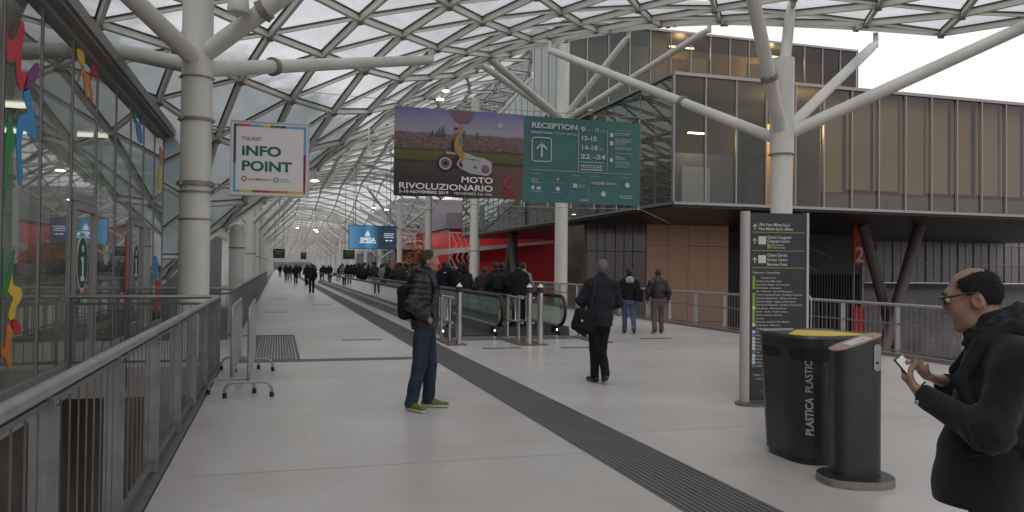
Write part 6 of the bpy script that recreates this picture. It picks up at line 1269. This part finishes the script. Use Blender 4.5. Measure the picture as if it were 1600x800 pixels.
    if eyes:
        for s in (-1, 1):
            mb = MB(); c = hd + hR @ np.array((s * 0.032, 0.0845, 0.020)); fr_ = hR @ np.array((0, 1, 0.0))
            mb.m(0); V_ = []; 
            for r_, nlat, mi in ((0.0118, 8, 0),):
                prof = [(max(1e-4, r_ * math.sin(t)), -r_ * math.cos(t)) for t in np.linspace(0.02, math.pi - 0.02, nlat)]; mb.lathe(tuple(c), prof, 12)
            o_ = 0.0065; mb.m(1); q = c + fr_ * 0.0062; prof = [(max(1e-4, o_ * math.sin(t)), -o_ * math.cos(t)) for t in np.linspace(0.02, math.pi - 0.02, 7)]; mb.lathe(tuple(q), prof, 10)
            e_ = mb.build('eye', [mat('eye_white', (0.55, 0.52, 0.48), 0.3), mat('iris_dark', (0.03, 0.018, 0.01), 0.2)], None, smooth=True); e_.parent = root
            mb = MB(); p0, p1, p2 = (hd + hR @ np.array(v) for v in ((s * 0.050, 0.084, 0.042), (s * 0.032, 0.0965, 0.047), (s * 0.014, 0.096, 0.043))); mb.tube([tuple(p0), tuple(p1), tuple(p2)], [0.002, 0.0042, 0.003], 8)
            e_ = mb.build('eyebrow', hair[1] if hair else M_HAIRB, None, smooth=True); e_.parent = root
    if extra: extra(root, J, hd, hR)
    root.location = loc; root.rotation_euler = (0, 0, theta)
    return root
def place(o, loc, theta): o.location = loc; o.rotation_euler = (0, 0, theta); return o
def sdf_thing(name, f, lo, hi, h, m, label, cat, loc, theta, group=None):
    o = skin_mesh(name, *grow(f, lo, hi, h), m); tag(o, label, cat, group); place(o, loc, theta); return o
def local_tube(name, pts, r, m, parent, n=8):
    mb = MB(); mb.tube(pts, r, n); o = mb.build(name, m, None, smooth=True); o.parent = parent; return o
def rbox(P, c, hs, r, R=None):
    q = (P - np.asarray(c, float)); q = q @ np.asarray(R) if R is not None else q
    q = np.abs(q) - (np.asarray(hs, float) - r); return np.linalg.norm(np.maximum(q, 0), axis=1) + np.minimum(q.max(1), 0) - r

# ---- man with the phone, right foreground
M_COAT = cloth_mat('black_wool', (0.0105, 0.0118, 0.013), 0.9, 0.4, 26); M_COAT.node_tree.nodes['Principled BSDF'].inputs['Sheen Weight'].default_value = 0.12; M_SCARF = cloth_mat('scarf_grey', (0.025, 0.030, 0.031), 0.95, 0.6, 40)
FG, FGT = (2.690, 2.330, 0), math.radians(46)
JF = dict(head=(0, 0.134, 1.497), hpitch=-0.26, hyaw=-0.05, neck=(0, 0.050, 1.352), chest=(0, 0.045, 1.16), pel=(0, 0.085, 0.88), shoR=(0.180, 0.01, 1.315), shoL=(-0.19, 0.0, 1.305), elbR=(0.255, 0.12, 1.06), elbL=(-0.255, 0.105, 1.035), wriR=(0.105, 0.235, 1.160), wriL=(-0.085, 0.315, 1.130),
          hR=dict(d=(-0.62, 0.74, 0.26), n=(-0.2, 0.2, 0.95), t=(0.2, 0.75, 0.6), c=(0.30, 0.36, 0.40, 0.45), s=0.98), hL=dict(d=(0.70, 0.50, 0.42), n=(0.2, -0.62, 0.75), t=(-0.1, -0.35, 0.9), c=(0.34, 0.36, 0.38, 0.42), s=0.98, tc=0.7),
          knR=(0.11, 0.08, 0.47), knL=(-0.11, 0.05, 0.47), anR=(0.12, 0.03, 0.075), anL=(-0.12, 0.0, 0.075), toeR=(0.14, 0.20, 0.03), toeL=(-0.14, 0.17, 0.03))
def fg_extra(root, J, hd, hR):
    # scarf: two soft rolls round the neck
    nk = np.array(J['neck'])
    def sc_f(P):
        q = P - (nk + (0, 0.004, 0.055)); q = q @ rot(0, -0.55); d1 = np.sqrt((np.hypot(q[:, 0], q[:, 1] * 0.86) - 0.078) ** 2 + (q[:, 2] * 0.8) ** 2) - 0.030
        q2 = P - (nk + (0, -0.006, 0.022)); q2 = q2 @ rot(0, -0.45); d2 = np.sqrt((np.hypot(q2[:, 0], q2[:, 1] * 0.86) - 0.092) ** 2 + (q2[:, 2] * 0.8) ** 2) - 0.028
        a = np.arctan2(q[:, 0], q[:, 1]); rr_ = 0.0035 * np.sin(a * 5 + q[:, 2] * 190) + 0.002 * np.sin(a * 11 - q[:, 2] * 260)
        return smin(d1, d2, 0.012) + rr_
    skin_mesh('scarf', *grow(sc_f, nk - 0.2, nk + 0.24, 0.006), M_SCARF, root)
    # glasses
    g = MB()
    def hp(*v): return tuple(hd + hR @ np.array(v))
    M_GF = mat('spectacle_frame', (0.010, 0.010, 0.012), 0.3)
    for s in (-1, 1):
        g.tube([hp(s * 0.066, 0.094, 0.030), hp(s * 0.079, 0.07, 0.030), hp(s * 0.083, -0.005, 0.028), hp(s * 0.084, -0.022, 0.014)], 0.0034, 8)
        ring_ = [hp(s * (0.036 + 0.028 * math.copysign(abs(math.cos(t)) ** 0.7, math.cos(t))), 0.108 - 0.008 * abs(math.cos(t)), 0.017 + 0.018 * math.copysign(abs(math.sin(t)) ** 0.7, math.sin(t))) for t in np.linspace(0, 6.283, 25)]
        g.tube(ring_, 0.0024, 6, caps=False)
        g.tube([hp(s * 0.010, 0.106, 0.031), hp(s * 0.036, 0.110, 0.035), hp(s * 0.066, 0.096, 0.032)], 0.0032, 6)
    g.tube([hp(-0.010, 0.107, 0.024), hp(0, 0.114, 0.026), hp(0.010, 0.107, 0.024)], 0.0025, 6)
    gl_ = g.build('glasses', M_GF, None, smooth=True); gl_.parent = root
    for s in (-1, 1):
        l_ = MB(); q = [hp(s * (0.036 + 0.026 * math.copysign(abs(math.cos(t)) ** 0.7, math.cos(t))), 0.107 - 0.008 * abs(math.cos(t)), 0.017 + 0.016 * math.copysign(abs(math.sin(t)) ** 0.7, math.sin(t))) for t in np.linspace(0, 6.283, 17)[:-1]]
        l_.add(q, [tuple(range(16))]); lo_ = l_.build('lens', glass('lens_glass', (0.92, 0.93, 0.94), (0.5, 0.5, 0.5), 0.06, gscale=2.2), None); lo_.parent = gl_
    # coat details: placket buttons, pocket and shoulder seam
    bt_ = MB()
    for z in (1.16, 1.03, 0.91): bt_.lathe((0.0, 0.0, 0.0), [(0.012, 0), (0.012, 0.004)], 12)
    # stand-up lapel edge, front edge and pocket welt
    for nm, pts, r_ in (('pocket_welt', [(-0.205, 0.175, 0.93), (-0.222, 0.09, 0.955)], 0.006), ('shoulder_seam', [(-0.10, 0.03, 1.372), (-0.19, 0.075, 1.30), (-0.235, 0.05, 1.22)], 0.0035)):
        local_tube(nm, pts, r_, M_COAT, root)
    # white button on the near cuff
    c_ = np.array(J['wriL']) + np.array((-0.040, 0.012, -0.030)); mb = MB(); mb.lathe((0, 0, 0), [(0.012, 0), (0.012, 0.003), (0.004, 0.004)], 14)
    nn_ = np.array((-0.75, 0.1, -0.62)); nn_ /= np.linalg.norm(nn_); a1 = np.cross(nn_, (0, 1, 0)); a1 /= np.linalg.norm(a1); a2 = np.cross(nn_, a1)
    mb.v = [tuple(c_ + a1 * v[0] + a2 * v[1] + nn_ * v[2]) for v in mb.v]; b_ = mb.build('cuff_button', mat('button_pale', (0.45, 0.45, 0.44), 0.4), None); b_.parent = root
fg = person('balding man in glasses, black coat and scarf looking at his phone in the right foreground', FG, FGT, JF, Mskin('a', (0.30, 0.168, 0.115)), jacket=M_COAT, trousers=cloth_mat('dark_jeans', (0.012, 0.018, 0.035)), shoes=mat('shoe_black', (0.012, 0.011, 0.011), 0.4), hair=('bald', mat('hair_short', (0.013, 0.011, 0.010), 0.75, var=0.6, vscale=110, bump=1.0, bscale=260)), h=0.009, hh=0.0065, eyes=True, hem=0.72, jw=1.11, tw=0.86, belly=0.075, extra=fg_extra, strands=9000, slen=0.008, rough_=1.5, seed=11, collar=True, jb=0.008)
# phone held in his hands
Rp = np.array([[1, 0, 0], [0, 1, 0], [0, 0, 1]], float)
dd = np.array((0.0, -0.63, -0.775)); n0 = np.array((0, -0.775, 0.63)); an_ = 0.42; xv = np.array((1.0, 0, 0)); nv = n0 * math.cos(an_) - xv * math.sin(an_); xv2 = np.cross(dd, nv); pc_ = np.array((-0.015, 0.356, 1.205))
def ph(m_, a, b, n0_, n1_, w_, l0, l1): 
    vs = []
    for n_ in (n0_, n1_):
        for u, v in ((-w_, l0), (w_, l0), (w_, l1), (-w_, l1)): vs.append(pc_ + xv2 * u + dd * v + nv * n_)
    m_.add(vs, [(0, 3, 2, 1), (4, 5, 6, 7), (0, 1, 5, 4), (1, 2, 6, 5), (2, 3, 7, 6), (3, 0, 4, 7)])
pr = thing('mobile_phone', (0, 0, 0), 'dark mobile phone tilted in the hands of the man in the right foreground', 'phone')
mb = MB(); ph(mb, 0, 0, -0.004, 0.004, 0.0365, -0.072, 0.072); o = mb.build('phone_body', mat('phone_black', (0.02, 0.02, 0.022), 0.3), None, bevel=0.003); o.parent = pr
mb = MB(); ph(mb, 0, 0, 0.0042, 0.0048, 0.033, -0.064, 0.064); o = mb.build('display', mat('phone_screen', (0.05, 0.05, 0.05), 0.08, emit=(0.75, 0.75, 0.7), estr=0.32), None); o.parent = pr
place(pr, FG, FGT)
# strap of his shoulder bag and the bag itself on his far back
def bagf(P): return rbox(P, (0.03, -0.235, 1.06), (0.15, 0.075, 0.20), 0.05, rot(0, -0.12)) + folds(0.004, 3)(P)
bg_ = sdf_thing('backpack', bagf, (-0.2, -0.45, 0.8), (0.3, -0.12, 1.36), 0.011, cloth_mat('bag_charcoal', (0.016, 0.018, 0.019)), 'charcoal backpack on the back of the man with the phone', 'backpack', FG, FGT)
def strapf(P):
    best = None
    for s in (-1, 1):
        pts = [(s * 0.12, -0.16, 1.22), (s * 0.118, -0.10, 1.335), (s * 0.115, 0.0, 1.390), (s * 0.125, 0.11, 1.335), (s * 0.15, 0.185, 1.20), (s * 0.19, 0.12, 1.02), (s * 0.16, -0.14, 0.95)]
        for a, b in zip(pts[:-1], pts[1:]):
            e = _cone(P, a, b, 0.026, 0.026, ((1, 0, 0), 1.0)); best = e if best is None else smin(best, e, 0.02)
    return best
o = skin_mesh('strap', *grow(strapf, (-0.3, -0.3, 0.85), (0.3, 0.25, 1.5), 0.009), cloth_mat('strap_grey', (0.014, 0.016, 0.0165), 0.9), bg_)

# ---- man standing in profile, centre
M_JEAN = cloth_mat('blue_jeans', (0.022, 0.035, 0.056), 0.85, 0.45, 6); M_PUFF = mat('puffer_black', (0.0105, 0.0088, 0.0100), 0.48, var=0.2, vscale=9, bump=0.12, bscale=120)
SM, SMT = (1.60, 8.80, 0), math.radians(-111)
JS = dict(head=(0, 0.05, 1.665), hyaw=0.14, neck=(0, 0.0, 1.50), chest=(0, 0.01, 1.30), pel=(0, 0.0, 0.97), shoR=(0.185, -0.02, 1.455), shoL=(-0.185, -0.02, 1.455), elbR=(0.255, -0.10, 1.19), elbL=(-0.255, -0.10, 1.19), wriR=(0.195, 0.075, 1.035), wriL=(-0.195, 0.075, 1.035),
          hR=dict(d=(-0.75, 0.30, -0.55), n=(-0.3, -1, 0), t=(0, 0.3, 0.9), c=(0.9, 0.9, 0.9, 0.9), s=0.9), hL=dict(d=(0.75, 0.30, -0.55), n=(0.3, -1, 0), t=(0, 0.3, 0.9), c=(0.9, 0.9, 0.9, 0.9), s=0.9),
          knR=(0.11, -0.03, 0.51), knL=(-0.11, 0.05, 0.51), anR=(0.13, -0.115, 0.085), anL=(-0.13, 0.03, 0.085), toeR=(0.24, 0.035, 0.03), toeL=(-0.135, 0.225, 0.03))
def sm_extra(root, J, hd, hR):
    mb = MB(); mb.tube([(0.0, 0.128, 1.50), (0.0, 0.150, 1.38), (0.0, 0.158, 1.2), (0.0, 0.152, 1.02), (0, 0.145, 0.95)], 0.006, 6); z = mb.build('zip', mat('zip_black', (0.008, 0.008, 0.008), 0.5), None); z.parent = root
sman = person('man in a black quilted jacket and blue jeans standing alone with hands in pockets', SM, SMT, JS, Mskin('b', (0.32, 0.175, 0.12)), jacket=M_PUFF, trousers=M_JEAN, shoes=mat('shoe_green', (0.085, 0.12, 0.012), 0.6, var=0.3, vscale=30), sole=mat('sole_white', (0.5, 0.49, 0.46), 0.6), hair=('receding', M_HAIRS), h=0.010, hh=0.0075, eyes=True, quilt=0.012, hood=True, hem=0.90, jw=1.13, tw=1.16, strands=5000, slen=0.02, seed=21, extra=sm_extra)
def bp1(P): return rbox(P, (0, -0.215, 1.195), (0.14, 0.080, 0.195), 0.07, rot(0, 0.05)) + folds(0.005, 9)(P)
b1 = sdf_thing('backpack', bp1, (-0.25, -0.4, 0.9), (0.25, -0.08, 1.52), 0.011, cloth_mat('bag_black', (0.008, 0.008, 0.009)), 'black backpack worn by the man standing alone', 'backpack', SM, SMT)
def st1(P):
    best = None
    for s in (-1, 1):
        pts = [(s * 0.10, -0.17, 1.42), (s * 0.11, -0.05, 1.535), (s * 0.115, 0.06, 1.50), (s * 0.13, 0.135, 1.36), (s * 0.16, 0.10, 1.22), (s * 0.19, -0.05, 1.10), (s * 0.13, -0.19, 1.05)]
        for a, b in zip(pts[:-1], pts[1:]): e = _cone(P, a, b, 0.019, 0.019); best = e if best is None else smin(best, e, 0.015)
    return best
skin_mesh('strap', *grow(st1, (-0.3, -0.3, 0.95), (0.3, 0.25, 1.62), 0.009), cloth_mat('bag_black', (0.008, 0.008, 0.009)), b1)

# ---- grey haired man walking away with a shoulder bag
WM, WMT = (4.34, 10.25, 0), math.radians(-4)
JW = dict(head=(0.055, 0.055, 1.605), hyaw=-0.15, hroll=0.06, neck=(0.03, 0.01, 1.44), chest=(0.015, 0.0, 1.24), pel=(-0.005, -0.01, 0.91), shoR=(0.225, -0.005, 1.385), shoL=(-0.165, 0.0, 1.405), elbR=(0.295, 0.02, 1.12), elbL=(-0.265, 0.03, 1.15), wriR=(0.23, 0.19, 1.05), wriL=(-0.20, 0.20, 1.08),
          hR=dict(d=(-0.4, 0.8, 0.2), n=(-1, 0, 0), t=(0, 0.2, 1), c=(0.8, 0.9, 0.9, 0.9)), hL=dict(d=(0.4, 0.8, 0.2), n=(1, 0, 0), t=(0, 0.2, 1), c=(0.8, 0.9, 0.9, 0.9)),
          knR=(0.06, 0.06, 0.48), knL=(-0.055, 0.05, 0.48), anR=(0.045, -0.14, 0.135), anL=(-0.03, 0.09, 0.08), toeR=(0.075, 0.02, 0.035), toeL=(-0.065, 0.255, 0.03))
M_NAVY = cloth_mat('navy_jacket', (0.014, 0.017, 0.023), 0.8, 0.25, 12); M_BLKT = cloth_mat('black_trousers', (0.008, 0.008, 0.009)); M_SHB = mat('shoe_black', (0.012, 0.011, 0.011), 0.4)
wman = person('grey haired man in a dark jacket walking away with a bag at his left hip', WM, WMT, JW, Mskin('c', (0.34, 0.19, 0.13)), jacket=M_NAVY, trousers=M_BLKT, shoes=M_SHB, hair=('short', mat('hair_silver', (0.20, 0.195, 0.19), 0.7, var=0.65, vscale=34, bump=0.8, bscale=90)), h=0.010, hh=0.008, hem=0.80, jw=1.06, strands=5000, slen=0.02, rough_=1.3, seed=31)
def sb(P):
    d = rbox(P, (-0.265, -0.13, 0.87), (0.165, 0.075, 0.155), 0.05, rot(0.25, 0, 0.28)); d = smin(d, rbox(P, (-0.285, -0.175, 0.85), (0.12, 0.05, 0.10), 0.035, rot(0.25, 0, 0.28)), 0.015)
    d = smin(d, rbox(P, (-0.30, -0.16, 0.735), (0.09, 0.03, 0.05), 0.02, rot(0.3, 0, 0.5)), 0.02); return d + folds(0.008, 4, (14, 14, 18))(P)
b2 = sdf_thing('shoulder_bag', sb, (-0.55, -0.32, 0.6), (0.0, 0.05, 1.12), 0.010, cloth_mat('bag_black', (0.008, 0.008, 0.009)), 'bulky black shoulder bag hanging at the left hip of the grey haired man', 'bag', WM, WMT)
local_tube('strap', [(-0.19, -0.14, 1.00), (-0.155, -0.145, 1.16), (-0.125, -0.13, 1.32), (-0.10, -0.08, 1.425), (-0.09, 0.02, 1.45), (-0.08, 0.10, 1.38), (-0.12, 0.15, 1.2), (-0.24, 0.06, 0.98)], 0.014, cloth_mat('strap_dark', (0.03, 0.03, 0.032)), b2)
mb = MB(); mb.lathe((-0.335, -0.245, 0.875), [(0.012, 0), (0.02, 0.005), (0.012, 0.03)], 10); o = mb.build('buckle', mat('buckle_steel', (0.5, 0.5, 0.5), 0.3, 0.8), None); o.parent = b2

# ---- two men walking away by the right railing
def walker(s=1.0, ph_=1, arm=0.12, lean=0.0, wide=1.0):
    z = lambda v: v * s
    return dict(s=s, head=(0, 0.03 + lean, z(1.625)), neck=(0, -0.01 + lean * 0.7, z(1.455)), chest=(0, lean * 0.3, z(1.265)), pel=(0, 0, z(0.93)), shoR=(0.185 * wide, -0.01 + lean * 0.5, z(1.40)), shoL=(-0.185 * wide, -0.01 + lean * 0.5, z(1.40)),
                elbR=(0.245 * wide, -0.03 - arm * 0.4 * ph_, z(1.13)), elbL=(-0.245 * wide, -0.03 + arm * 0.4 * ph_, z(1.13)), wriR=(0.235 * wide, 0.06 - arm * ph_, z(0.90)), wriL=(-0.235 * wide, 0.06 + arm * ph_, z(0.90)),
                knR=(0.10, 0.05 + 0.07 * ph_, z(0.50)), knL=(-0.10, 0.05 - 0.07 * ph_, z(0.50)), anR=(0.10, 0.16 * ph_ - (0.03 if ph_ > 0 else 0.05), 0.08 if ph_ > 0 else 0.12), anL=(-0.10, -0.16 * ph_ - (0.05 if ph_ > 0 else 0.03), 0.12 if ph_ > 0 else 0.08),
                toeR=(0.12, 0.16 * ph_ + 0.15 if ph_ > 0 else -0.03, 0.032), toeL=(-0.12, -0.01 if ph_ > 0 else 0.30, 0.032))
def stander(s=1.0, lean=0.0, wide=1.0, yaw_=0.0):
    j = walker(s, 1, 0.0, lean, wide); j.update(hyaw=yaw_, knR=(0.10, 0.02, 0.50 * s), knL=(-0.10, 0.02, 0.50 * s), anR=(0.10, -0.03, 0.08), anL=(-0.10, -0.03, 0.08), toeR=(0.125, 0.14, 0.032), toeL=(-0.125, 0.14, 0.032)); return j
M_LJEAN = cloth_mat('light_jeans', (0.065, 0.10, 0.155), 0.85, 0.4, 6); M_GREYT = cloth_mat('grey_trousers', (0.105, 0.092, 0.088), 0.85, 0.2); M_BJ = cloth_mat('black_jacket', (0.010, 0.010, 0.011)); M_LEATH = mat('leather_brown_black', (0.016, 0.013, 0.012), 0.42, var=0.2, bump=0.2)
P1, P1T = (8.42, 18.0, 0), math.radians(-20)
def hood_extra(root, J, hd, hR):
    nk = np.array(J['neck'])
    def hf2(P): return _ell(P, nk + (0, -0.075, -0.015), (0.115, 0.065, 0.10)) + folds(0.006, 2, (20, 20, 30))(P)
    skin_mesh('hood', *grow(hf2, nk - 0.25, nk + 0.2, 0.012), cloth_mat('hood_grey', (0.34, 0.32, 0.31), 0.9), root)
walker1 = person('man with a pale grey hood and light blue jeans walking by the right railing', P1, P1T, walker(0.925, -1), Mskin('b', (0.32, 0.175, 0.12)), jacket=M_BJ, trousers=M_LJEAN, shoes=M_SHB, hair=('short', M_HAIRB), h=0.012, hh=0.009, hem=0.84, seed=41, extra=hood_extra)
def sb2(P): return rbox(P, (0.23, -0.11, 0.95), (0.11, 0.06, 0.15), 0.045) + folds(0.005, 8)(P)
b3 = sdf_thing('shoulder_bag', sb2, (0.05, -0.3, 0.72), (0.42, 0.05, 1.2), 0.012, cloth_mat('bag_black', (0.008, 0.008, 0.009)), 'small black bag at the right side of the man with the pale hood', 'bag', P1, P1T)
local_tube('strap', [(0.20, -0.11, 1.07), (0.12, -0.14, 1.2), (0.0, -0.135, 1.28), (-0.08, -0.07, 1.335), (-0.09, 0.05, 1.30)], 0.012, cloth_mat('strap_dark', (0.03, 0.03, 0.032)), b3)
walker2 = person('shaven headed man in a dark leather jacket and grey trousers walking by the right railing', (9.16, 17.9, 0), math.radians(-20), walker(0.92, 1, 0.06, 0, 1.08), Mskin('d', (0.17, 0.082, 0.055)), jacket=M_LEATH, trousers=M_GREYT, shoes=M_SHB, hair=('cropped', mat('hair_stubble', (0.045, 0.026, 0.02), 0.7)), h=0.012, hh=0.009, hem=0.90, jw=1.08, seed=51)

# ---- crowd riding the moving walkways: six figures, then copies with their own clothes
SK = [Mskin('b', (0.32, 0.175, 0.12)), Mskin('c', (0.34, 0.19, 0.13)), Mskin('d', (0.17, 0.082, 0.055))]
CL = {'black': M_BJ, 'navy': cloth_mat('crowd_navy', (0.012, 0.015, 0.027)), 'charcoal': cloth_mat('crowd_charcoal', (0.016, 0.016, 0.018)), 'brown': cloth_mat('crowd_brown', (0.042, 0.034, 0.034)), 'grey': cloth_mat('crowd_grey', (0.20, 0.20, 0.20)), 'tan': cloth_mat('crowd_tan', (0.13, 0.095, 0.06)), 'green': cloth_mat('crowd_green', (0.035, 0.04, 0.022)), 'blue': cloth_mat('crowd_blue', (0.015, 0.05, 0.20)), 'red': cloth_mat('crowd_red', (0.16, 0.02, 0.02)), 'white': cloth_mat('crowd_white', (0.5, 0.5, 0.5))}
HC = 0.018; G = 'crowd riding the moving walkways'
def bag_extra(root, J, hd, hR):
    def f(P): return rbox(P, (0, -0.21, 1.18), (0.14, 0.075, 0.21), 0.06) + folds(0.005, 12)(P)
    skin_mesh('rucksack', *grow(f, (-0.25, -0.36, 0.9), (0.25, -0.06, 1.48), 0.018), cloth_mat('bag_charcoal', (0.016, 0.018, 0.019)), root)
def cap_extra(root, J, hd, hR):
    def f(P):
        d = np.maximum(_ell(P, (0, -0.012, 0.045), (0.090, 0.112, 0.092)), 0.035 - P[:, 2]); return smin(d, np.maximum(_ell(P, (0, 0.10, 0.045), (0.07, 0.075, 0.012)), -10), 0.01)
    skin_mesh('cap', *grow(moved(f, hR, hd), hd - 0.16, hd + 0.2, 0.012), M_BJ, root)
def tagx_extra(root, J, hd, hR):
    mb = MB(); mb.box((-0.045, -0.152, 1.355), (0.045, -0.12, 1.395)); o = mb.build('collar_tag', CL['white'], None); o.parent = root
def strapx_extra(root, J, hd, hR): local_tube('strap', [(0.16, -0.15, 0.98), (0.13, -0.165, 1.15), (0.10, -0.15, 1.32), (0.085, -0.06, 1.44), (0.08, 0.06, 1.42)], 0.014, M_BJ, root)
def hoodup_extra(root, J, hd, hR):
    def f(P): return np.maximum(_ell(P, hd + (0, -0.02, 0.0), (0.108, 0.128, 0.145)), (P[:, 1] - hd[1] - 0.055))
    skin_mesh('hood', *grow(f, hd - 0.2, hd + 0.2, 0.015), CL['charcoal'], root)
def cr_person(label, x, y, th, J, sk, jk, hr, ex=None, **kw): return person(label, (x, y, 0.03), math.radians(th), J, SK[sk], jacket=CL[jk], trousers=M_BLKT, shoes=M_SHB, hair=hr, h=HC, hh=0.014, group=G, extra=ex, hem=kw.pop('hem', 0.84), **kw)
c_cap = cr_person('man in a black flat cap and black coat with his back turned, right moving walkway', 6.12, 19.95, 0, stander(1.0, 0, 1.12), 0, 'black', ('short', M_HAIRB), cap_extra, seed=61, jw=1.12)
c_bag = cr_person('dark haired man with a charcoal backpack riding the right moving walkway', 5.62, 20.4, 4, stander(0.985, 0, 1.05), 0, 'charcoal', ('short', M_HAIRB), bag_extra, seed=62, jw=1.05)
c_gry = cr_person('man in a pale grey coat with a dark strap, rightmost rider on the moving walkway', 6.36, 20.3, -25, stander(0.985, 0, 0.95), 0, 'grey', ('short', M_HAIRB), strapx_extra, seed=63)
c_tag = cr_person('leftmost of three riders in navy jackets with a white collar tag', 5.66, 27.4, 0, stander(1.0, 0, 1.08), 1, 'navy', ('short', M_HAIRB), tagx_extra, seed=64, jw=1.08)
c_hod = cr_person('rider with a dark hood pulled up, right moving walkway', 5.75, 24.6, 0, stander(0.955, 0, 1.0), 0, 'charcoal', None, hoodup_extra, seed=65, hood=True)
c_ben = cr_person('rider in a brown grey jacket bending forward beside the man with the charcoal backpack', 5.55, 21.4, -30, stander(0.90, 0.10, 1.08), 1, 'brown', ('receding', M_HAIRS), None, seed=66, jw=1.12)
def recolour(o, jk=None, tr_=None, hr=None, sk=None):
    def setm(ob, m): ob.material_slots[0].link = 'OBJECT'; ob.material_slots[0].material = m
    if sk is not None: setm(o, SK[sk])
    for ch in o.children:
        n_ = ch.name.split('.')[0]
        if n_ == 'jacket' and jk: setm(ch, CL[jk])
        if n_ == 'trousers' and tr_: setm(ch, tr_)
        if n_ == 'hair' and hr: setm(ch, hr)
def rider(src, x, y, th, label, group=G, **kw):
    c = copy_tree(src); place(c, (x, y, 0.03 if 17.5 < y < 76 and x > 3.8 else 0), math.radians(th)); tag(c, label, 'person', group); recolour(c, **kw)
    s = kw.get('s'); return c
rider(c_tag, 5.95, 28.0, 3, 'middle of three riders in navy jackets, fair headed', jk='navy', hr=M_HAIRG)
rider(c_tag, 6.18, 27.2, -3, 'rightmost of three riders in navy jackets with a white collar tag', jk='navy')
rider(c_bag, 6.05, 21.3, -4, 'dark haired man half hidden left of the man in the flat cap', jk='black')
rider(c_tag, 5.80, 34.5, 0, 'rider in a tan jacket among the riders left of the standing man', jk='tan') ; rider(c_bag, 5.60, 38.5, 0, 'rider in a green jacket with a rucksack left of the standing man', jk='green')
rider(c_cap, 6.1, 37.0, 0, 'rider in a dark cap behind the standing man', jk='charcoal'); rider(c_tag, 5.95, 46.5, 2, 'rider in a bright blue jacket deep in the crowd', jk='blue')
rider(c_gry, 5.65, 44.0, 8, 'rider in a light grey top deep in the crowd', jk='grey', tr_=M_GREYT); rider(c_tag, 5.65, 33.0, -5, 'rider in a brown jacket deep in the crowd', jk='brown')
rider(c_bag, 4.45, 43.5, 0, 'lone rider with a rucksack on the left moving walkway', jk='charcoal', tr_=M_LJEAN)
SRC = [c_tag, c_bag, c_cap, c_hod, c_ben, c_gry]; r5 = random.Random(5); jk_ = ['black', 'navy', 'charcoal', 'black', 'brown', 'green', 'charcoal', 'tan', 'navy', 'grey', 'black', 'brown', 'black', 'black']
y = 30.0
while y < 74:
    for x in (5.62, 6.2):
        if r5.random() < 0.80:
            s_ = r5.choice(SRC[:4] if r5.random() < 0.85 else SRC)
            if s_ is c_gry: s_ = c_tag
            c = rider(s_, x + r5.uniform(-0.08, 0.12), y + r5.uniform(-0.6, 0.6), r5.uniform(-35, 35), 'rider seen from behind in the packed crowd on the right moving walkway', group='packed riders on the right moving walkway', jk=r5.choice(jk_), hr=r5.choice((M_HAIRB, M_HAIRB, M_HAIRS)))
            k_ = r5.uniform(0.91, 1.05); c.scale = (k_, k_, k_)
    y += 1.75
# people far down the walkway
wk = person('man in a black jacket walking away alone far along the walkway', (1.93, 47.0, 0), math.radians(3), walker(0.97, 1, 0.10), SK[0], jacket=CL['black'], trousers=M_BLKT, shoes=M_SHB, hair=('short', M_HAIRB), h=0.016, hh=0.014, hem=0.84, seed=71, group='people far down the walkway', jw=1.1)
FAR = [(1.55, 70, 'black'), (2.3, 66, 'charcoal'), (0.9, 84, 'navy'), (1.3, 86, 'charcoal'), (2.0, 90, 'black'), (2.7, 78, 'blue'), (3.1, 84, 'black'), (2.4, 104, 'brown'), (0.4, 112, 'black'), (1.2, 118, 'black'), (3.4, 98, 'charcoal'), (4.4, 82, 'black'), (5.1, 84, 'navy'), (6.0, 80, 'black'), (6.6, 86, 'charcoal'), (4.0, 92, 'blue'), (5.4, 96, 'black'), (7.2, 92, 'brown'), (3.0, 112, 'black'), (4.8, 108, 'charcoal'), (6.6, 104, 'black'), (8.2, 100, 'green')]
for x, y, c_ in FAR:
    c = rider(wk, x, y, r5.uniform(-15, 15), 'distant pedestrian in dark clothes at the far end of the walkway', group='distant pedestrians at the far end', jk=c_)
    c.location.z = 0
